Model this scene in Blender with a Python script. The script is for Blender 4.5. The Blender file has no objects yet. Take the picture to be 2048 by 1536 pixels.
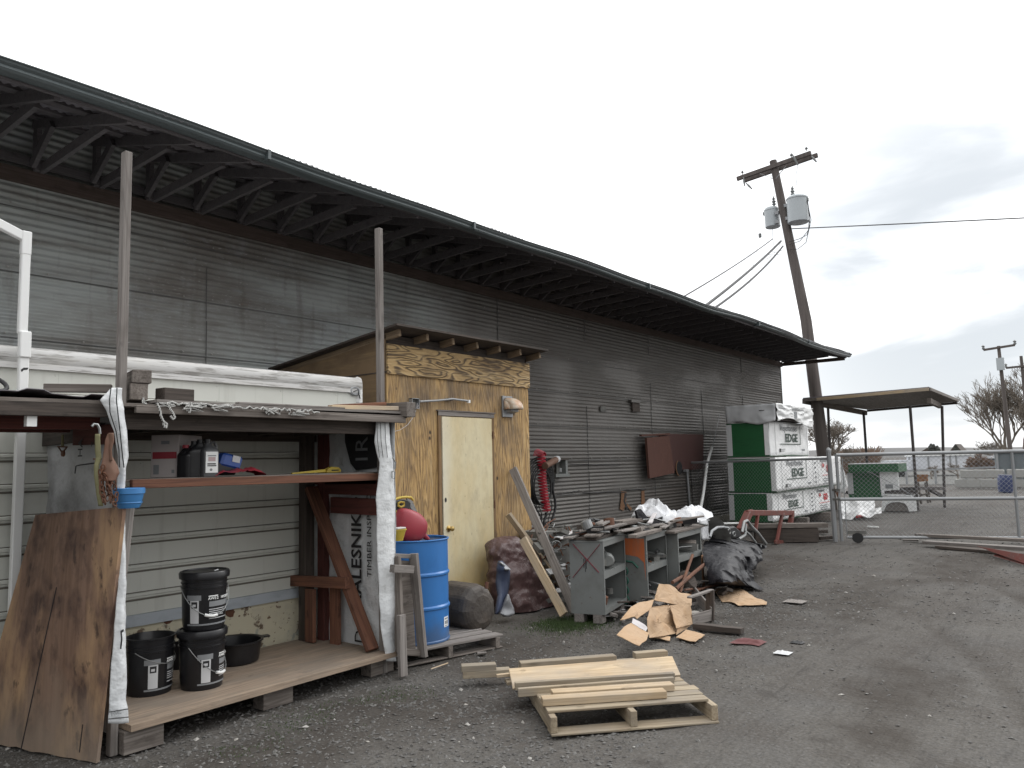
import bpy, math, random
from mathutils import Vector, Matrix, noise
from math import radians, sin, cos, pi
random.seed(7)
SC = bpy.context.scene
COL = SC.collection
# ------------------------------------------------------------------ camera
FPX, TH, PI_, RO, HC = 1560.0, 0.65922, 0.1023, 0.02466, 1.62
F0 = Vector((cos(TH), sin(TH), 0)); R0 = Vector((sin(TH), -cos(TH), 0)); ZZ = Vector((0, 0, 1))
CF = cos(PI_)*F0 + sin(PI_)*ZZ
CU0 = cos(PI_)*ZZ - sin(PI_)*F0
CR = R0*cos(RO) - CU0*sin(RO)
CU = CU0*cos(RO) + R0*sin(RO)
CP = Vector((0, 0, HC))
cam_data = bpy.data.cameras.new("camera")
cam = bpy.data.objects.new("camera", cam_data)
COL.objects.link(cam)
cam_data.sensor_width = 36.0
cam_data.lens = FPX/2048*36.0
cam_data.clip_start = 0.05
cam_data.clip_end = 3000
cam.matrix_world = Matrix(((CR.x, CU.x, -CF.x, 0), (CR.y, CU.y, -CF.y, 0), (CR.z, CU.z, -CF.z, HC), (0, 0, 0, 1)))
SC.camera = cam
# ------------------------------------------------------------------ world: overcast sky
SUN_EL, SUN_ROT = radians(34), radians(108)
SKY_LEVEL = 1.5
world = bpy.data.worlds.new("World"); SC.world = world; world.use_nodes = True
nt = world.node_tree; N = nt.nodes; L = nt.links; N.clear()
out = N.new('ShaderNodeOutputWorld'); bg = N.new('ShaderNodeBackground'); bg.inputs[1].default_value = 0.1
sky = N.new('ShaderNodeTexSky'); sky.sky_type = 'NISHITA'; sky.sun_disc = False
sky.sun_elevation = SUN_EL; sky.sun_rotation = SUN_ROT
tc = N.new('ShaderNodeTexCoord')
mp = N.new('ShaderNodeMapping'); mp.inputs['Scale'].default_value = (1.0, 1.0, 3.4); mp.inputs['Location'].default_value = (0.35, 0.1, 0.12)
L.new(tc.outputs['Generated'], mp.inputs['Vector'])
n1 = N.new('ShaderNodeTexNoise'); n1.inputs['Scale'].default_value = 2.6; n1.inputs['Detail'].default_value = 6; n1.inputs['Roughness'].default_value = 0.52; n1.inputs['Distortion'].default_value = 0.35
L.new(mp.outputs[0], n1.inputs['Vector'])
cr = N.new('ShaderNodeMapRange'); cr.interpolation_type = 'SMOOTHSTEP'
cr.inputs['From Min'].default_value = 0.40; cr.inputs['From Max'].default_value = 0.66
L.new(n1.outputs['Fac'], cr.inputs['Value'])
# the bank of thinner blue-grey cloud lies low over the yard, to the right of the far pole
vd = N.new('ShaderNodeVectorMath'); vd.operation = 'DOT_PRODUCT'
bank = (CF + CR*((1960-1024)/FPX) - CU*((560-768)/FPX)).normalized()
vd.inputs[1].default_value = bank
L.new(tc.outputs['Generated'], vd.inputs[0])
br = N.new('ShaderNodeMapRange'); br.interpolation_type = 'SMOOTHSTEP'
br.inputs['From Min'].default_value = 0.93; br.inputs['From Max'].default_value = 1.0
L.new(vd.outputs['Value'], br.inputs['Value'])
mm = N.new('ShaderNodeMath'); mm.operation = 'MULTIPLY'
L.new(cr.outputs[0], mm.inputs[0]); L.new(br.outputs[0], mm.inputs[1])
mx = N.new('ShaderNodeMix'); mx.data_type = 'RGBA'
# overcast luminance: brightest overhead and towards the veiled sun, dimmest low down behind the yard
sz = N.new('ShaderNodeSeparateXYZ'); L.new(tc.outputs['Generated'], sz.inputs[0])
cz = N.new('ShaderNodeMath'); cz.operation = 'MAXIMUM'; cz.inputs[1].default_value = 0.0; L.new(sz.outputs[2], cz.inputs[0])
lz = N.new('ShaderNodeMath'); lz.operation = 'MULTIPLY_ADD'; lz.inputs[1].default_value = 17.0; lz.inputs[2].default_value = 5.5; L.new(cz.outputs[0], lz.inputs[0])
gd = N.new('ShaderNodeVectorMath'); gd.operation = 'DOT_PRODUCT'; gd.inputs[1].default_value = Vector((0.95, 0.25, 0.25)).normalized(); L.new(tc.outputs['Generated'], gd.inputs[0])
gm = N.new('ShaderNodeMapRange'); gm.interpolation_type = 'SMOOTHSTEP'; gm.inputs['From Min'].default_value = -0.2; gm.inputs['From Max'].default_value = 0.75; gm.inputs['To Max'].default_value = 9.5; L.new(gd.outputs['Value'], gm.inputs['Value'])
ls_ = N.new('ShaderNodeMath'); ls_.operation = 'ADD'; L.new(lz.outputs[0], ls_.inputs[0]); L.new(gm.outputs[0], ls_.inputs[1])
lc = N.new('ShaderNodeCombineXYZ')
for i in range(3): L.new(ls_.outputs[0], lc.inputs[i])
L.new(lc.outputs[0], mx.inputs['A'])
mx.inputs['B'].default_value = (7.8, 8.3, 8.8, 1)
L.new(mm.outputs[0], mx.inputs['Factor'])
m2 = N.new('ShaderNodeMix'); m2.data_type = 'RGBA'; m2.inputs['Factor'].default_value = 0.94
L.new(sky.outputs[0], m2.inputs['A']); L.new(mx.outputs['Result'], m2.inputs['B'])
L.new(m2.outputs['Result'], bg.inputs[0]); L.new(bg.outputs[0], out.inputs[0])
# ------------------------------------------------------------------ sun behind the cloud
sd = bpy.data.lights.new("sun", 'SUN'); sd.energy = 0.5; sd.angle = radians(14); sd.color = (1, 0.98, 0.95)
so = bpy.data.objects.new("sun", sd); COL.objects.link(so)
so.rotation_euler = (radians(90)-SUN_EL, 0, pi-SUN_ROT)
SC.view_settings.view_transform = 'Standard'; SC.view_settings.look = 'None'
SC.view_settings.exposure = 0.0; SC.view_settings.gamma = 1.0; SC.view_settings.use_curve_mapping = False
SC.cycles.max_bounces = 6; SC.cycles.diffuse_bounces = 3

# ------------------------------------------------------------------ measuring helpers: where a sight line meets a real plane
def ray(x, y): return CF + CR*((x-1024)/FPX) - CU*((y-768)/FPX)
def G(x, y, z=0.0):
    d = ray(x, y); return CP + d*((z-HC)/d.z)
def Yp(x, y, Y):
    d = ray(x, y); return CP + d*(Y/d.y)
def Xp(x, y, X):
    d = ray(x, y); return CP + d*(X/d.x)

# ------------------------------------------------------------------ object helpers
WM = {}
def WMof(o): return WM[o.name] if o is not None else Matrix.Identity(4)
def put(o, parent, Mw):
    COL.objects.link(o)
    WM[o.name] = Mw.copy()
    if parent is not None:
        o.parent = parent
        o.matrix_basis = WMof(parent).inverted() @ Mw
    else:
        o.matrix_basis = Mw
    return o
def tag(o, label=None, cat=None, group=None, kind=None):
    if label: o['label'] = label
    if cat: o['category'] = cat
    if group: o['group'] = group
    if kind: o['kind'] = kind
    return o
def thing(name, label, cat, loc=(0, 0, 0), rz=0.0, group=None):
    o = bpy.data.objects.new(name, None); o.empty_display_size = 0.1
    put(o, None, Matrix.Translation(Vector(loc)) @ Matrix.Rotation(rz, 4, 'Z'))
    return tag(o, label, cat, group)
def copy_thing(root, loc, rz, label):
    r = root.copy(); COL.objects.link(r)
    Mw = Matrix.Translation(Vector(loc)) @ Matrix.Rotation(rz, 4, 'Z')
    r.matrix_basis = Mw; WM[r.name] = Mw; r['label'] = label
    for ch in [c for c in bpy.data.objects if c.parent == root]:
        c = ch.copy(); COL.objects.link(c); c.parent = r
        for g in [g for g in bpy.data.objects if g.parent == ch]:
            d = g.copy(); COL.objects.link(d); d.parent = c
    return r

class MB:
    def __init__(s): s.v = []; s.f = []
    def add(s, vs, fs):
        n = len(s.v); s.v += [Vector(v) for v in vs]; s.f += [[i+n for i in f] for f in fs]; return s
    def box(s, x0, x1, y0, y1, z0, z1):
        return s.add([(x0,y0,z0),(x1,y0,z0),(x1,y1,z0),(x0,y1,z0),(x0,y0,z1),(x1,y0,z1),(x1,y1,z1),(x0,y1,z1)],
                     [(0,3,2,1),(4,5,6,7),(0,1,5,4),(1,2,6,5),(2,3,7,6),(3,0,4,7)])
    def obox(s, c, a, b, d):
        c, a, b, d = map(Vector, (c, a, b, d))
        vs = [c-a-b-d, c+a-b-d, c+a+b-d, c-a+b-d, c-a-b+d, c+a-b+d, c+a+b+d, c-a+b+d]
        return s.add(vs, [(0,3,2,1),(4,5,6,7),(0,1,5,4),(1,2,6,5),(2,3,7,6),(3,0,4,7)])
    def beam(s, p0, p1, w, h, up=(0, 0, 1)):
        p0, p1 = Vector(p0), Vector(p1); x = (p1-p0); l = x.length; x.normalize()
        u = Vector(up)
        if abs(x.dot(u)) > 0.98: u = Vector((1, 0, 0))
        y = u.cross(x).normalized(); z = x.cross(y)
        return s.obox((p0+p1)/2, x*l/2, y*w/2, z*h/2)
    def tube(s, pts, r, n=8, closed=False, cap=True):
        pts = [Vector(p) for p in pts]; k = len(pts); rings = []
        rr = r if isinstance(r, (list, tuple)) else [r]*k
        prev = None; base = len(s.v)
        for i, p in enumerate(pts):
            if closed: t = pts[(i+1) % k]-pts[i-1]
            else: t = pts[min(i+1, k-1)]-pts[max(i-1, 0)]
            if t.length < 1e-9: t = Vector((0, 0, 1))
            t.normalize()
            if prev is None:
                a = Vector((0, 0, 1)) if abs(t.z) < 0.9 else Vector((1, 0, 0))
                u = t.cross(a).normalized()
            else:
                u = prev - t*prev.dot(t)
                u = u.normalized() if u.length > 1e-6 else t.orthogonal().normalized()
            prev = u; w = t.cross(u)
            for j in range(n):
                q = 2*pi*j/n; s.v.append(p+(u*cos(q)+w*sin(q))*rr[i])
        for i in range(k if closed else k-1):
            a = base+i*n; b = base+((i+1) % k)*n
            for j in range(n): s.f.append([a+j, a+(j+1) % n, b+(j+1) % n, b+j])
        if cap and not closed:
            s.f.append([base+j for j in range(n)][::-1]); s.f.append([base+(k-1)*n+j for j in range(n)])
        return s
    def lathe(s, prof, n=24, M=None, cap0=True, cap1=True, a0=0, a1=2*pi):
        base = len(s.v); full = abs(a1-a0-2*pi) < 1e-6; m = n if full else n+1
        for r, z in prof:
            for j in range(m):
                q = a0+(a1-a0)*j/n; v = Vector((r*cos(q), r*sin(q), z)); s.v.append(M @ v if M else v)
        for i in range(len(prof)-1):
            for j in range(n):
                j2 = (j+1) % m; a = base+i*m; b = base+(i+1)*m; s.f.append([a+j, a+j2, b+j2, b+j])
        if cap0 and full: s.f.append([base+j for j in range(n)][::-1])
        if cap1 and full: s.f.append([base+(len(prof)-1)*m+j for j in range(n)])
        return s
    def grid(s, fn, nu, nv):
        base = len(s.v)
        for i in range(nu+1):
            for j in range(nv+1): s.v.append(Vector(fn(i/nu, j/nv)))
        for i in range(nu):
            for j in range(nv):
                a = base+i*(nv+1)+j; s.f.append([a, a+nv+1, a+nv+2, a+1])
        return s
    def prism(s, pts, t):
        pts = [Vector(p) for p in pts]; t = Vector(t); k = len(pts)
        return s.add(pts+[p+t for p in pts], [list(range(k)), list(range(k, 2*k))[::-1]]+[[i, i+k, (i+1) % k+k, (i+1) % k] for i in range(k)])
    def build(s, name, mat, parent=None, smooth=False, bevel=0.0, local=False, solid=0.0, label=None, M=None):
        me = bpy.data.meshes.new(name)
        Mw = M if M is not None else (WMof(parent) if parent is not None else Matrix.Identity(4))
        if parent is None and M is None and not local and s.v:
            c = Vector((0, 0, 0))
            for v in s.v: c += v
            c /= len(s.v); c.z = min(v.z for v in s.v); Mw = Matrix.Translation(c)
        inv = Mw.inverted()
        me.from_pydata([tuple(v) if local else tuple(inv @ v) for v in s.v], [], s.f)
        me.materials.append(mat)
        if smooth:
            me.polygons.foreach_set('use_smooth', [True]*len(me.polygons))
        o = bpy.data.objects.new(name, me); put(o, parent, Mw)
        if smooth:
            try:
                me.set_sharp_from_angle(angle=radians(40))
            except Exception: pass
        if solid:
            m = o.modifiers.new('s', 'SOLIDIFY'); m.thickness = solid; m.offset = 0
        if bevel:
            m = o.modifiers.new('b', 'BEVEL'); m.width = bevel; m.segments = 1; m.limit_method = 'ANGLE'
        if label: o['label'] = label
        return o

def plank(name, p0, p1, w, h, mat, parent=None, up=(0, 0, 1), bevel=0.003, label=None, cat=None, group=None, rough=0.0, seed=0):
    """a timber: local X along its length so the grain follows it"""
    p0, p1 = Vector(p0), Vector(p1); x = p1-p0; l = x.length; x.normalize(); u = Vector(up)
    if abs(x.dot(u)) > 0.98: u = Vector((1, 0, 0))
    y = u.cross(x).normalized(); z = x.cross(y); c = (p0+p1)/2
    M = Matrix(((x.x, y.x, z.x, c.x), (x.y, y.y, z.y, c.y), (x.z, y.z, z.z, c.z), (0, 0, 0, 1)))
    b = MB()
    if rough:
        rnd = random.Random(seed); k = max(3, int(l/0.12))
        def off(i, j): return Vector((0, rnd.uniform(-rough, rough), rnd.uniform(-rough, rough)))
        vs = []; fs = []
        for i in range(k+1):
            xx = -l/2+l*i/k + (rnd.uniform(-rough, rough)*2 if i in (0, k) else 0)
            for (a, d) in ((-1, -1), (1, -1), (1, 1), (-1, 1)):
                vs.append(Vector((xx, a*w/2, d*h/2))+off(i, 0)*0.6)
        for i in range(k):
            for j in range(4):
                fs.append([i*4+j, (i+1)*4+j, (i+1)*4+(j+1) % 4, i*4+(j+1) % 4])
        fs.append([0, 1, 2, 3]); fs.append([k*4+3, k*4+2, k*4+1, k*4])
        b.add(vs, fs)
    else:
        b.box(-l/2, l/2, -w/2, w/2, -h/2, h/2)
    o = b.build(name, mat, parent, local=True, M=M, bevel=bevel)
    if cat or (label and parent is None): tag(o, label, cat, group)
    elif label: o['label'] = label
    return o

def fbm(p, sc=1.0, oc=3):
    p = Vector(p)*sc; a = 0; w = 1
    for _ in range(oc):
        a += noise.noise(p)*w; p = p*2.03+Vector((3.1, 1.7, 5.2)); w *= 0.5
    return a
def ridge(p, sc=1.0, oc=3):
    p = Vector(p)*sc; a = 0; w = 1
    for _ in range(oc):
        a += (1-abs(noise.noise(p))*2.2)*w; p = p*1.9+Vector((7.1, 2.7, 4.2)); w *= 0.5
    return a

def text(name, body, size, origin, xdir, ydir, mat, parent, bold=0.0, sx=1.0, depth=0.0008, align='LEFT'):
    cu = bpy.data.curves.new('t', 'FONT'); cu.body = body; cu.size = size; cu.extrude = depth; cu.offset = bold; cu.resolution_u = 2
    cu.align_x = align
    tmp = bpy.data.objects.new('t', cu); COL.objects.link(tmp)
    dg = bpy.context.evaluated_depsgraph_get(); dg.update()
    me = bpy.data.meshes.new_from_object(tmp.evaluated_get(dg)); me.name = name
    bpy.data.objects.remove(tmp); bpy.data.curves.remove(cu)
    me.materials.clear(); me.materials.append(mat)
    x = Vector(xdir).normalized(); y = Vector(ydir).normalized(); z = x.cross(y)
    M = Matrix(((x.x*sx, y.x, z.x, origin[0]), (x.y*sx, y.y, z.y, origin[1]), (x.z*sx, y.z, z.z, origin[2]), (0, 0, 0, 1)))
    o = bpy.data.objects.new(name, me); return put(o, parent, M)

# ------------------------------------------------------------------ materials
def lin(c): 
    return tuple(((u/255)/12.92 if u/255 <= 0.04045 else ((u/255+0.055)/1.055)**2.4) for u in c)
def mat(name, base, rough=0.8, metal=0.0, layers=(), bump=None, rnd=0.0, emit=None, rand_off=True, spec=0.5, damp=None):
    """layers: (kind, scale xyz, lo, hi, colour, factor[, detail]) each a stain, grain or wear mask mixed over the base"""
    m = bpy.data.materials.new(name); m.use_nodes = True; nt = m.node_tree; N = nt.nodes; L = nt.links
    b = N['Principled BSDF']; b.inputs['Roughness'].default_value = rough; b.inputs['Metallic'].default_value = metal
    b.inputs['Specular IOR Level'].default_value = spec
    tc = N.new('ShaderNodeTexCoord'); vec = tc.outputs['Object']
    oi = N.new('ShaderNodeObjectInfo')
    if rand_off:
        ad = N.new('ShaderNodeVectorMath'); ad.operation = 'MULTIPLY_ADD'
        cb = N.new('ShaderNodeCombineXYZ')
        for i in range(3): L.new(oi.outputs['Random'], cb.inputs[i])
        ad.inputs[1].default_value = (17, 11, 23); L.new(cb.outputs[0], ad.inputs[0]); L.new(vec, ad.inputs[2]); vec = ad.outputs[0]
    rgb = N.new('ShaderNodeRGB'); rgb.outputs[0].default_value = (*base, 1); col = rgb.outputs[0]
    def mask(kind, sc, lo, hi, det=4):
        mp = N.new('ShaderNodeMapping'); mp.inputs['Scale'].default_value = sc; L.new(vec, mp.inputs[0]); v = mp.outputs[0]
        if kind == 'noise':
            t = N.new('ShaderNodeTexNoise'); t.inputs['Scale'].default_value = 1; t.inputs['Detail'].default_value = det; t.inputs['Roughness'].default_value = 0.6; L.new(v, t.inputs['Vector']); o = t.outputs['Fac']
        elif kind == 'rings':
            t = N.new('ShaderNodeTexNoise'); t.inputs['Scale'].default_value = 1; t.inputs['Detail'].default_value = 1.6; t.inputs['Roughness'].default_value = 0.45; L.new(v, t.inputs['Vector'])
            q = N.new('ShaderNodeMath'); q.operation = 'MULTIPLY'; q.inputs[1].default_value = det; L.new(t.outputs['Fac'], q.inputs[0])
            r = N.new('ShaderNodeMath'); r.operation = 'SINE'; L.new(q.outputs[0], r.inputs[0])
            w = N.new('ShaderNodeMath'); w.operation = 'MULTIPLY_ADD'; w.inputs[1].default_value = 0.5; w.inputs[2].default_value = 0.5; L.new(r.outputs[0], w.inputs[0]); o = w.outputs[0]
        elif kind == 'voro':
            t = N.new('ShaderNodeTexVoronoi'); t.inputs['Scale'].default_value = 1; L.new(v, t.inputs['Vector']); o = t.outputs['Distance']
        elif kind == 'cell':
            t = N.new('ShaderNodeTexVoronoi'); t.inputs['Scale'].default_value = 1; L.new(v, t.inputs['Vector'])
            sp = N.new('ShaderNodeSeparateColor'); L.new(t.outputs['Color'], sp.inputs[0]); o = sp.outputs[0]
        elif kind == 'brick':
            sx = N.new('ShaderNodeSeparateXYZ'); L.new(v, sx.inputs[0]); cx = N.new('ShaderNodeCombineXYZ'); L.new(sx.outputs[0], cx.inputs[0]); L.new(sx.outputs[2], cx.inputs[1])
            t = N.new('ShaderNodeTexBrick'); t.inputs['Scale'].default_value = 1; t.inputs['Color1'].default_value = (0, 0, 0, 1); t.inputs['Color2'].default_value = (1, 1, 1, 1)
            t.inputs['Mortar'].default_value = (0.5, 0.5, 0.5, 1); t.inputs['Mortar Size'].default_value = 0.0; t.inputs['Brick Width'].default_value = det; t.inputs['Row Height'].default_value = 1.0
            L.new(cx.outputs[0], t.inputs['Vector']); o = t.outputs['Color']
        elif kind in ('gx', 'gy', 'gz'):
            sx = N.new('ShaderNodeSeparateXYZ'); L.new(tc.outputs['Object'], sx.inputs[0]); o = sx.outputs['xyz'.index(kind[1])]
            if det:   # ragged edge
                t = N.new('ShaderNodeTexNoise'); t.inputs['Scale'].default_value = 1; t.inputs['Detail'].default_value = 5; L.new(v, t.inputs['Vector'])
                q = N.new('ShaderNodeMath'); q.operation = 'MULTIPLY_ADD'; q.inputs[1].default_value = det; L.new(t.outputs['Fac'], q.inputs[0]); L.new(o, q.inputs[2]); o = q.outputs[0]
        elif kind == 'wave':
            t = N.new('ShaderNodeTexWave'); t.inputs['Scale'].default_value = 1; t.inputs['Distortion'].default_value = det; L.new(v, t.inputs['Vector']); o = t.outputs['Fac']
        r = N.new('ShaderNodeMapRange'); r.inputs['From Min'].default_value = lo; r.inputs['From Max'].default_value = hi; r.clamp = True; L.new(o, r.inputs['Value'])
        return r.outputs[0]
    for la in layers:
        kind, sc, lo, hi, c, fac = la[:6]; det = la[6] if len(la) > 6 else 4
        o = mask(kind, sc, lo, hi, det)
        q = N.new('ShaderNodeMath'); q.operation = 'MULTIPLY'; q.inputs[1].default_value = fac; L.new(o, q.inputs[0])
        x = N.new('ShaderNodeMix'); x.data_type = 'RGBA'; x.inputs['B'].default_value = (*c, 1); L.new(q.outputs[0], x.inputs['Factor']); L.new(col, x.inputs['A']); col = x.outputs['Result']
    if rnd:
        h = N.new('ShaderNodeHueSaturation'); q = N.new('ShaderNodeMath'); q.operation = 'MULTIPLY_ADD'; q.inputs[1].default_value = rnd*2; q.inputs[2].default_value = 1-rnd
        L.new(oi.outputs['Random'], q.inputs[0]); L.new(q.outputs[0], h.inputs['Value']); L.new(col, h.inputs['Color']); col = h.outputs[0]
    if damp:
        at = N.new('ShaderNodeAttribute'); at.attribute_name = 'damp'; x = N.new('ShaderNodeMix'); x.data_type = 'RGBA'; x.inputs['B'].default_value = (*damp, 1); L.new(at.outputs['Fac'], x.inputs['Factor']); L.new(col, x.inputs['A']); col = x.outputs['Result']
    L.new(col, b.inputs['Base Color'])
    if bump:
        hs = None
        for (kind, sc, st, *dd) in bump:
            o = mask(kind, sc, 0.0, 1.0, dd[0] if dd else 4)
            bp = N.new('ShaderNodeBump'); bp.inputs['Strength'].default_value = 1.0; bp.inputs['Distance'].default_value = st; L.new(o, bp.inputs['Height'])
            if hs: L.new(hs, bp.inputs['Normal'])
            hs = bp.outputs[0]
        L.new(hs, b.inputs['Normal'])
    return m

def wood(name, a, dark, knots=0.6, rough=0.85, rnd=0.12, grain=1.0, grey=None):
    la = [('noise', (1.2, 22, 22), 0.42, 0.7, dark, 0.5*grain, 5), ('noise', (2.0, 85, 85), 0.45, 0.66, dark, 0.75*grain, 4), ('noise', (6, 14, 14), 0.60, 0.70, tuple(x*0.55 for x in dark), 0.6, 5), ('rings', (0.5, 6, 6), 0.65, 1.0, dark, 0.4*grain, 60),
          ('noise', (2.5, 5, 5), 0.55, 0.8, dark, 0.5, 3)]
    if knots: la.append(('voro', (2.3, 9, 9), 0.17, 0.05, tuple(x*0.35 for x in dark), knots))
    if grey: la.append(('noise', (1.5, 4, 4), 0.42, 0.62, grey, 0.75, 5))
    return mat(name, a, rough, layers=la, rnd=rnd, bump=[('noise', (3, 60, 60), 0.0025, 3)])

PALE = wood('pale_pine', (0.56, 0.44, 0.29), (0.36, 0.26, 0.16), grey=(0.36, 0.31, 0.25))
PALLETW = wood('pallet_wood', (0.37, 0.31, 0.22), (0.20, 0.15, 0.10), grey=(0.23, 0.205, 0.17))
GREYW = wood('weathered_grey_wood', (0.21, 0.185, 0.165), (0.085, 0.07, 0.06))
GREYL = wood('weathered_light_wood', (0.25, 0.23, 0.215), (0.12, 0.105, 0.095))
DARKW = wood('dark_old_wood', (0.085, 0.068, 0.058), (0.03, 0.024, 0.02))
TRUSSW = wood('truss_timber', (0.13, 0.12, 0.125), (0.08, 0.075, 0.08), knots=0)
LEDGW = wood('ledger_timber', (0.12, 0.088, 0.078), (0.06, 0.045, 0.035), knots=0)
REDW = wood('red_brown_stained_wood', (0.20, 0.088, 0.052), (0.085, 0.038, 0.026))
REDD = wood('dark_red_board', (0.12, 0.035, 0.028), (0.06, 0.02, 0.016), knots=0.3)
FLOORW = wood('platform_plywood', (0.40, 0.31, 0.23), (0.20, 0.15, 0.11), knots=0.4, grey=(0.22, 0.185, 0.15))
GOLD, GDARK = (0.50, 0.32, 0.13), (0.14, 0.085, 0.04)
PLYV = mat('weathered_plywood_upright_grain', GOLD, 0.75, rand_off=False, layers=[
    ('rings', (5.5, 5.5, 0.75), 0.6, 1.0, GDARK, 0.5, 85), ('noise', (42, 42, 2.2), 0.42, 0.68, (0.20, 0.12, 0.055), 0.6, 5), ('noise', (64, 64, 6), 0.55, 0.64, (0.085, 0.05, 0.025), 0.85, 4), ('noise', (22, 22, 1.5), 0.55, 0.75, (0.62, 0.47, 0.27), 0.7, 4),
    ('noise', (2.2, 2.2, 1.1), 0.46, 0.66, (0.13, 0.092, 0.06), 0.88, 6), ('noise', (3, 3, 1.2), 0.52, 0.8, (0.52, 0.37, 0.19), 0.6, 5),
    ('voro', (5.2, 5.2, 4.2), 0.12, 0.06, (0.035, 0.02, 0.012), 0.95)],
    bump=[('rings', (5.5, 5.5, 0.75), 0.005, 85)])
PLYH = mat('weathered_plywood_level_grain', (0.44, 0.30, 0.14), 0.8, rand_off=False, layers=[
    ('rings', (1.6, 3.0, 8.5), 0.5, 1.0, (0.06, 0.040, 0.026), 0.92, 62), ('noise', (1.3, 1, 2.4), 0.46, 0.68, (0.085, 0.055, 0.035), 0.85, 6),
    ('noise', (1.6, 30, 40), 0.5, 0.75, (0.62, 0.47, 0.26), 0.6, 4)],
    bump=[('rings', (1.6, 3.0, 8.5), 0.007, 62)])
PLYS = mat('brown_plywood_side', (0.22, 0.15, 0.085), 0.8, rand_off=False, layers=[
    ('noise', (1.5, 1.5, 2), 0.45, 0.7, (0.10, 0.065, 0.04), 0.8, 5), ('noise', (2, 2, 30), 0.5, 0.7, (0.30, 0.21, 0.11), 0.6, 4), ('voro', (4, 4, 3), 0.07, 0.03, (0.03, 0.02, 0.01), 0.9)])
SHEETW = mat('water_stained_wood_sheet', (0.25, 0.155, 0.11), 0.55, rand_off=False, layers=[
    ('noise', (26, 26, 1.3), 0.40, 0.68, (0.12, 0.065, 0.04), 0.65, 5), ('noise', (6, 6, 4.0), 0.47, 0.66, (0.065, 0.036, 0.030), 0.9, 6),
    ('noise', (3.4, 3.4, 1.3), 0.52, 0.66, (0.42, 0.27, 0.155), 0.9, 5), ('noise', (11, 11, 6), 0.60, 0.68, (0.05, 0.028, 0.022), 0.8, 4), ('gz', (6, 6, 3), 0.75, 0.35, (0.30, 0.25, 0.20), 0.6, 0.55)],
    bump=[('noise', (40, 40, 2.5), 0.002, 3)])
DOORM = mat('yellowed_door_paint', (0.66, 0.585, 0.385), 0.55, rand_off=False, layers=[
    ('noise', (2.5, 2.5, 1.0), 0.42, 0.7, (0.62, 0.48, 0.24), 0.8, 4), ('noise', (16, 16, 9), 0.42, 0.75, (0.50, 0.42, 0.25), 0.55, 5),
    ('gx', (3, 3, 1), 0.30, 0.05, (0.72, 0.69, 0.57), 0.8, 0.25), ('gz', (4, 4, 4), 0.62, 0.22, (0.60, 0.38, 0.10), 0.6, 0.4), ('voro', (9, 9, 5), 0.055, 0.03, (0.20, 0.12, 0.05), 0.7), ('noise', (5, 5, 2.5), 0.56, 0.72, (0.40, 0.33, 0.21), 0.6, 6), ('noise', (30, 30, 8), 0.66, 0.72, (0.26, 0.20, 0.12), 0.6, 3)])
CORR = mat('galvanised_corrugated_sheet', (0.42, 0.445, 0.435), 0.5, 0.2, rand_off=False, layers=[
    ('brick', (1, 1, 1.64), 0.0, 1.0, (0.30, 0.32, 0.315), 0.8, 2.6), ('noise', (0.22, 1, 0.5), 0.47, 0.62, (0.17, 0.155, 0.14), 0.9, 6), ('noise', (0.7, 1, 6), 0.50, 0.66, (0.13, 0.11, 0.095), 0.6, 5),
    ('noise', (1.6, 1, 3.0), 0.56, 0.72, (0.36, 0.385, 0.40), 0.7, 6), ('noise', (6, 6, 1.0), 0.55, 0.75, (0.12, 0.10, 0.085), 0.55, 5),
    ('noise', (14, 14, 55), 0.60, 0.72, (0.44, 0.45, 0.44), 0.65, 3), ('noise', (3, 3, 4), 0.70, 0.78, (0.20, 0.10, 0.05), 0.6, 4),
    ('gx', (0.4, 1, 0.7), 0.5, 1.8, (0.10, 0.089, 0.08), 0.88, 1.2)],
    bump=[('noise', (4, 4, 6), 0.01, 4)])
ROOFM = mat('dark_corrugated_roofing', (0.20, 0.19, 0.21), 0.6, 0.1, layers=[('noise', (3, 3, 3), 0.45, 0.7, (0.14, 0.11, 0.10), 0.6)])
GUTT = mat('grey_green_gutter_paint', (0.085, 0.105, 0.11), 0.4, rand_off=False, layers=[('noise', (0.8, 8, 8), 0.45, 0.7, (0.12, 0.14, 0.145), 0.6, 5), ('noise', (4, 4, 4), 0.62, 0.75, (0.06, 0.06, 0.06), 0.6)])
CONC = mat('old_concrete', (0.36, 0.34, 0.28), 0.9, layers=[('noise', (3, 3, 3), 0.45, 0.7, (0.24, 0.22, 0.18), 0.7, 6)], bump=[('noise', (30, 30, 30), 0.004)])
TRAIL = mat('trailer_side_paint', (0.58, 0.59, 0.545), 0.45, rand_off=False, layers=[
    ('noise', (0.8, 1, 1.6), 0.5, 0.75, (0.42, 0.42, 0.38), 0.6, 5), ('noise', (9, 9, 0.8), 0.55, 0.75, (0.37, 0.365, 0.33), 0.45, 4), ('voro', (7, 7, 7), 0.03, 0.015, (0.22, 0.19, 0.15), 0.8)])
TRTOP = mat('scuffed_white_trailer_rail', (0.60, 0.60, 0.59), 0.4, rand_off=False, layers=[('noise', (5, 20, 75), 0.50, 0.60, (0.26, 0.25, 0.235), 0.85, 5), ('noise', (2, 8, 14), 0.5, 0.72, (0.62, 0.61, 0.58), 0.8, 5)])
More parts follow.
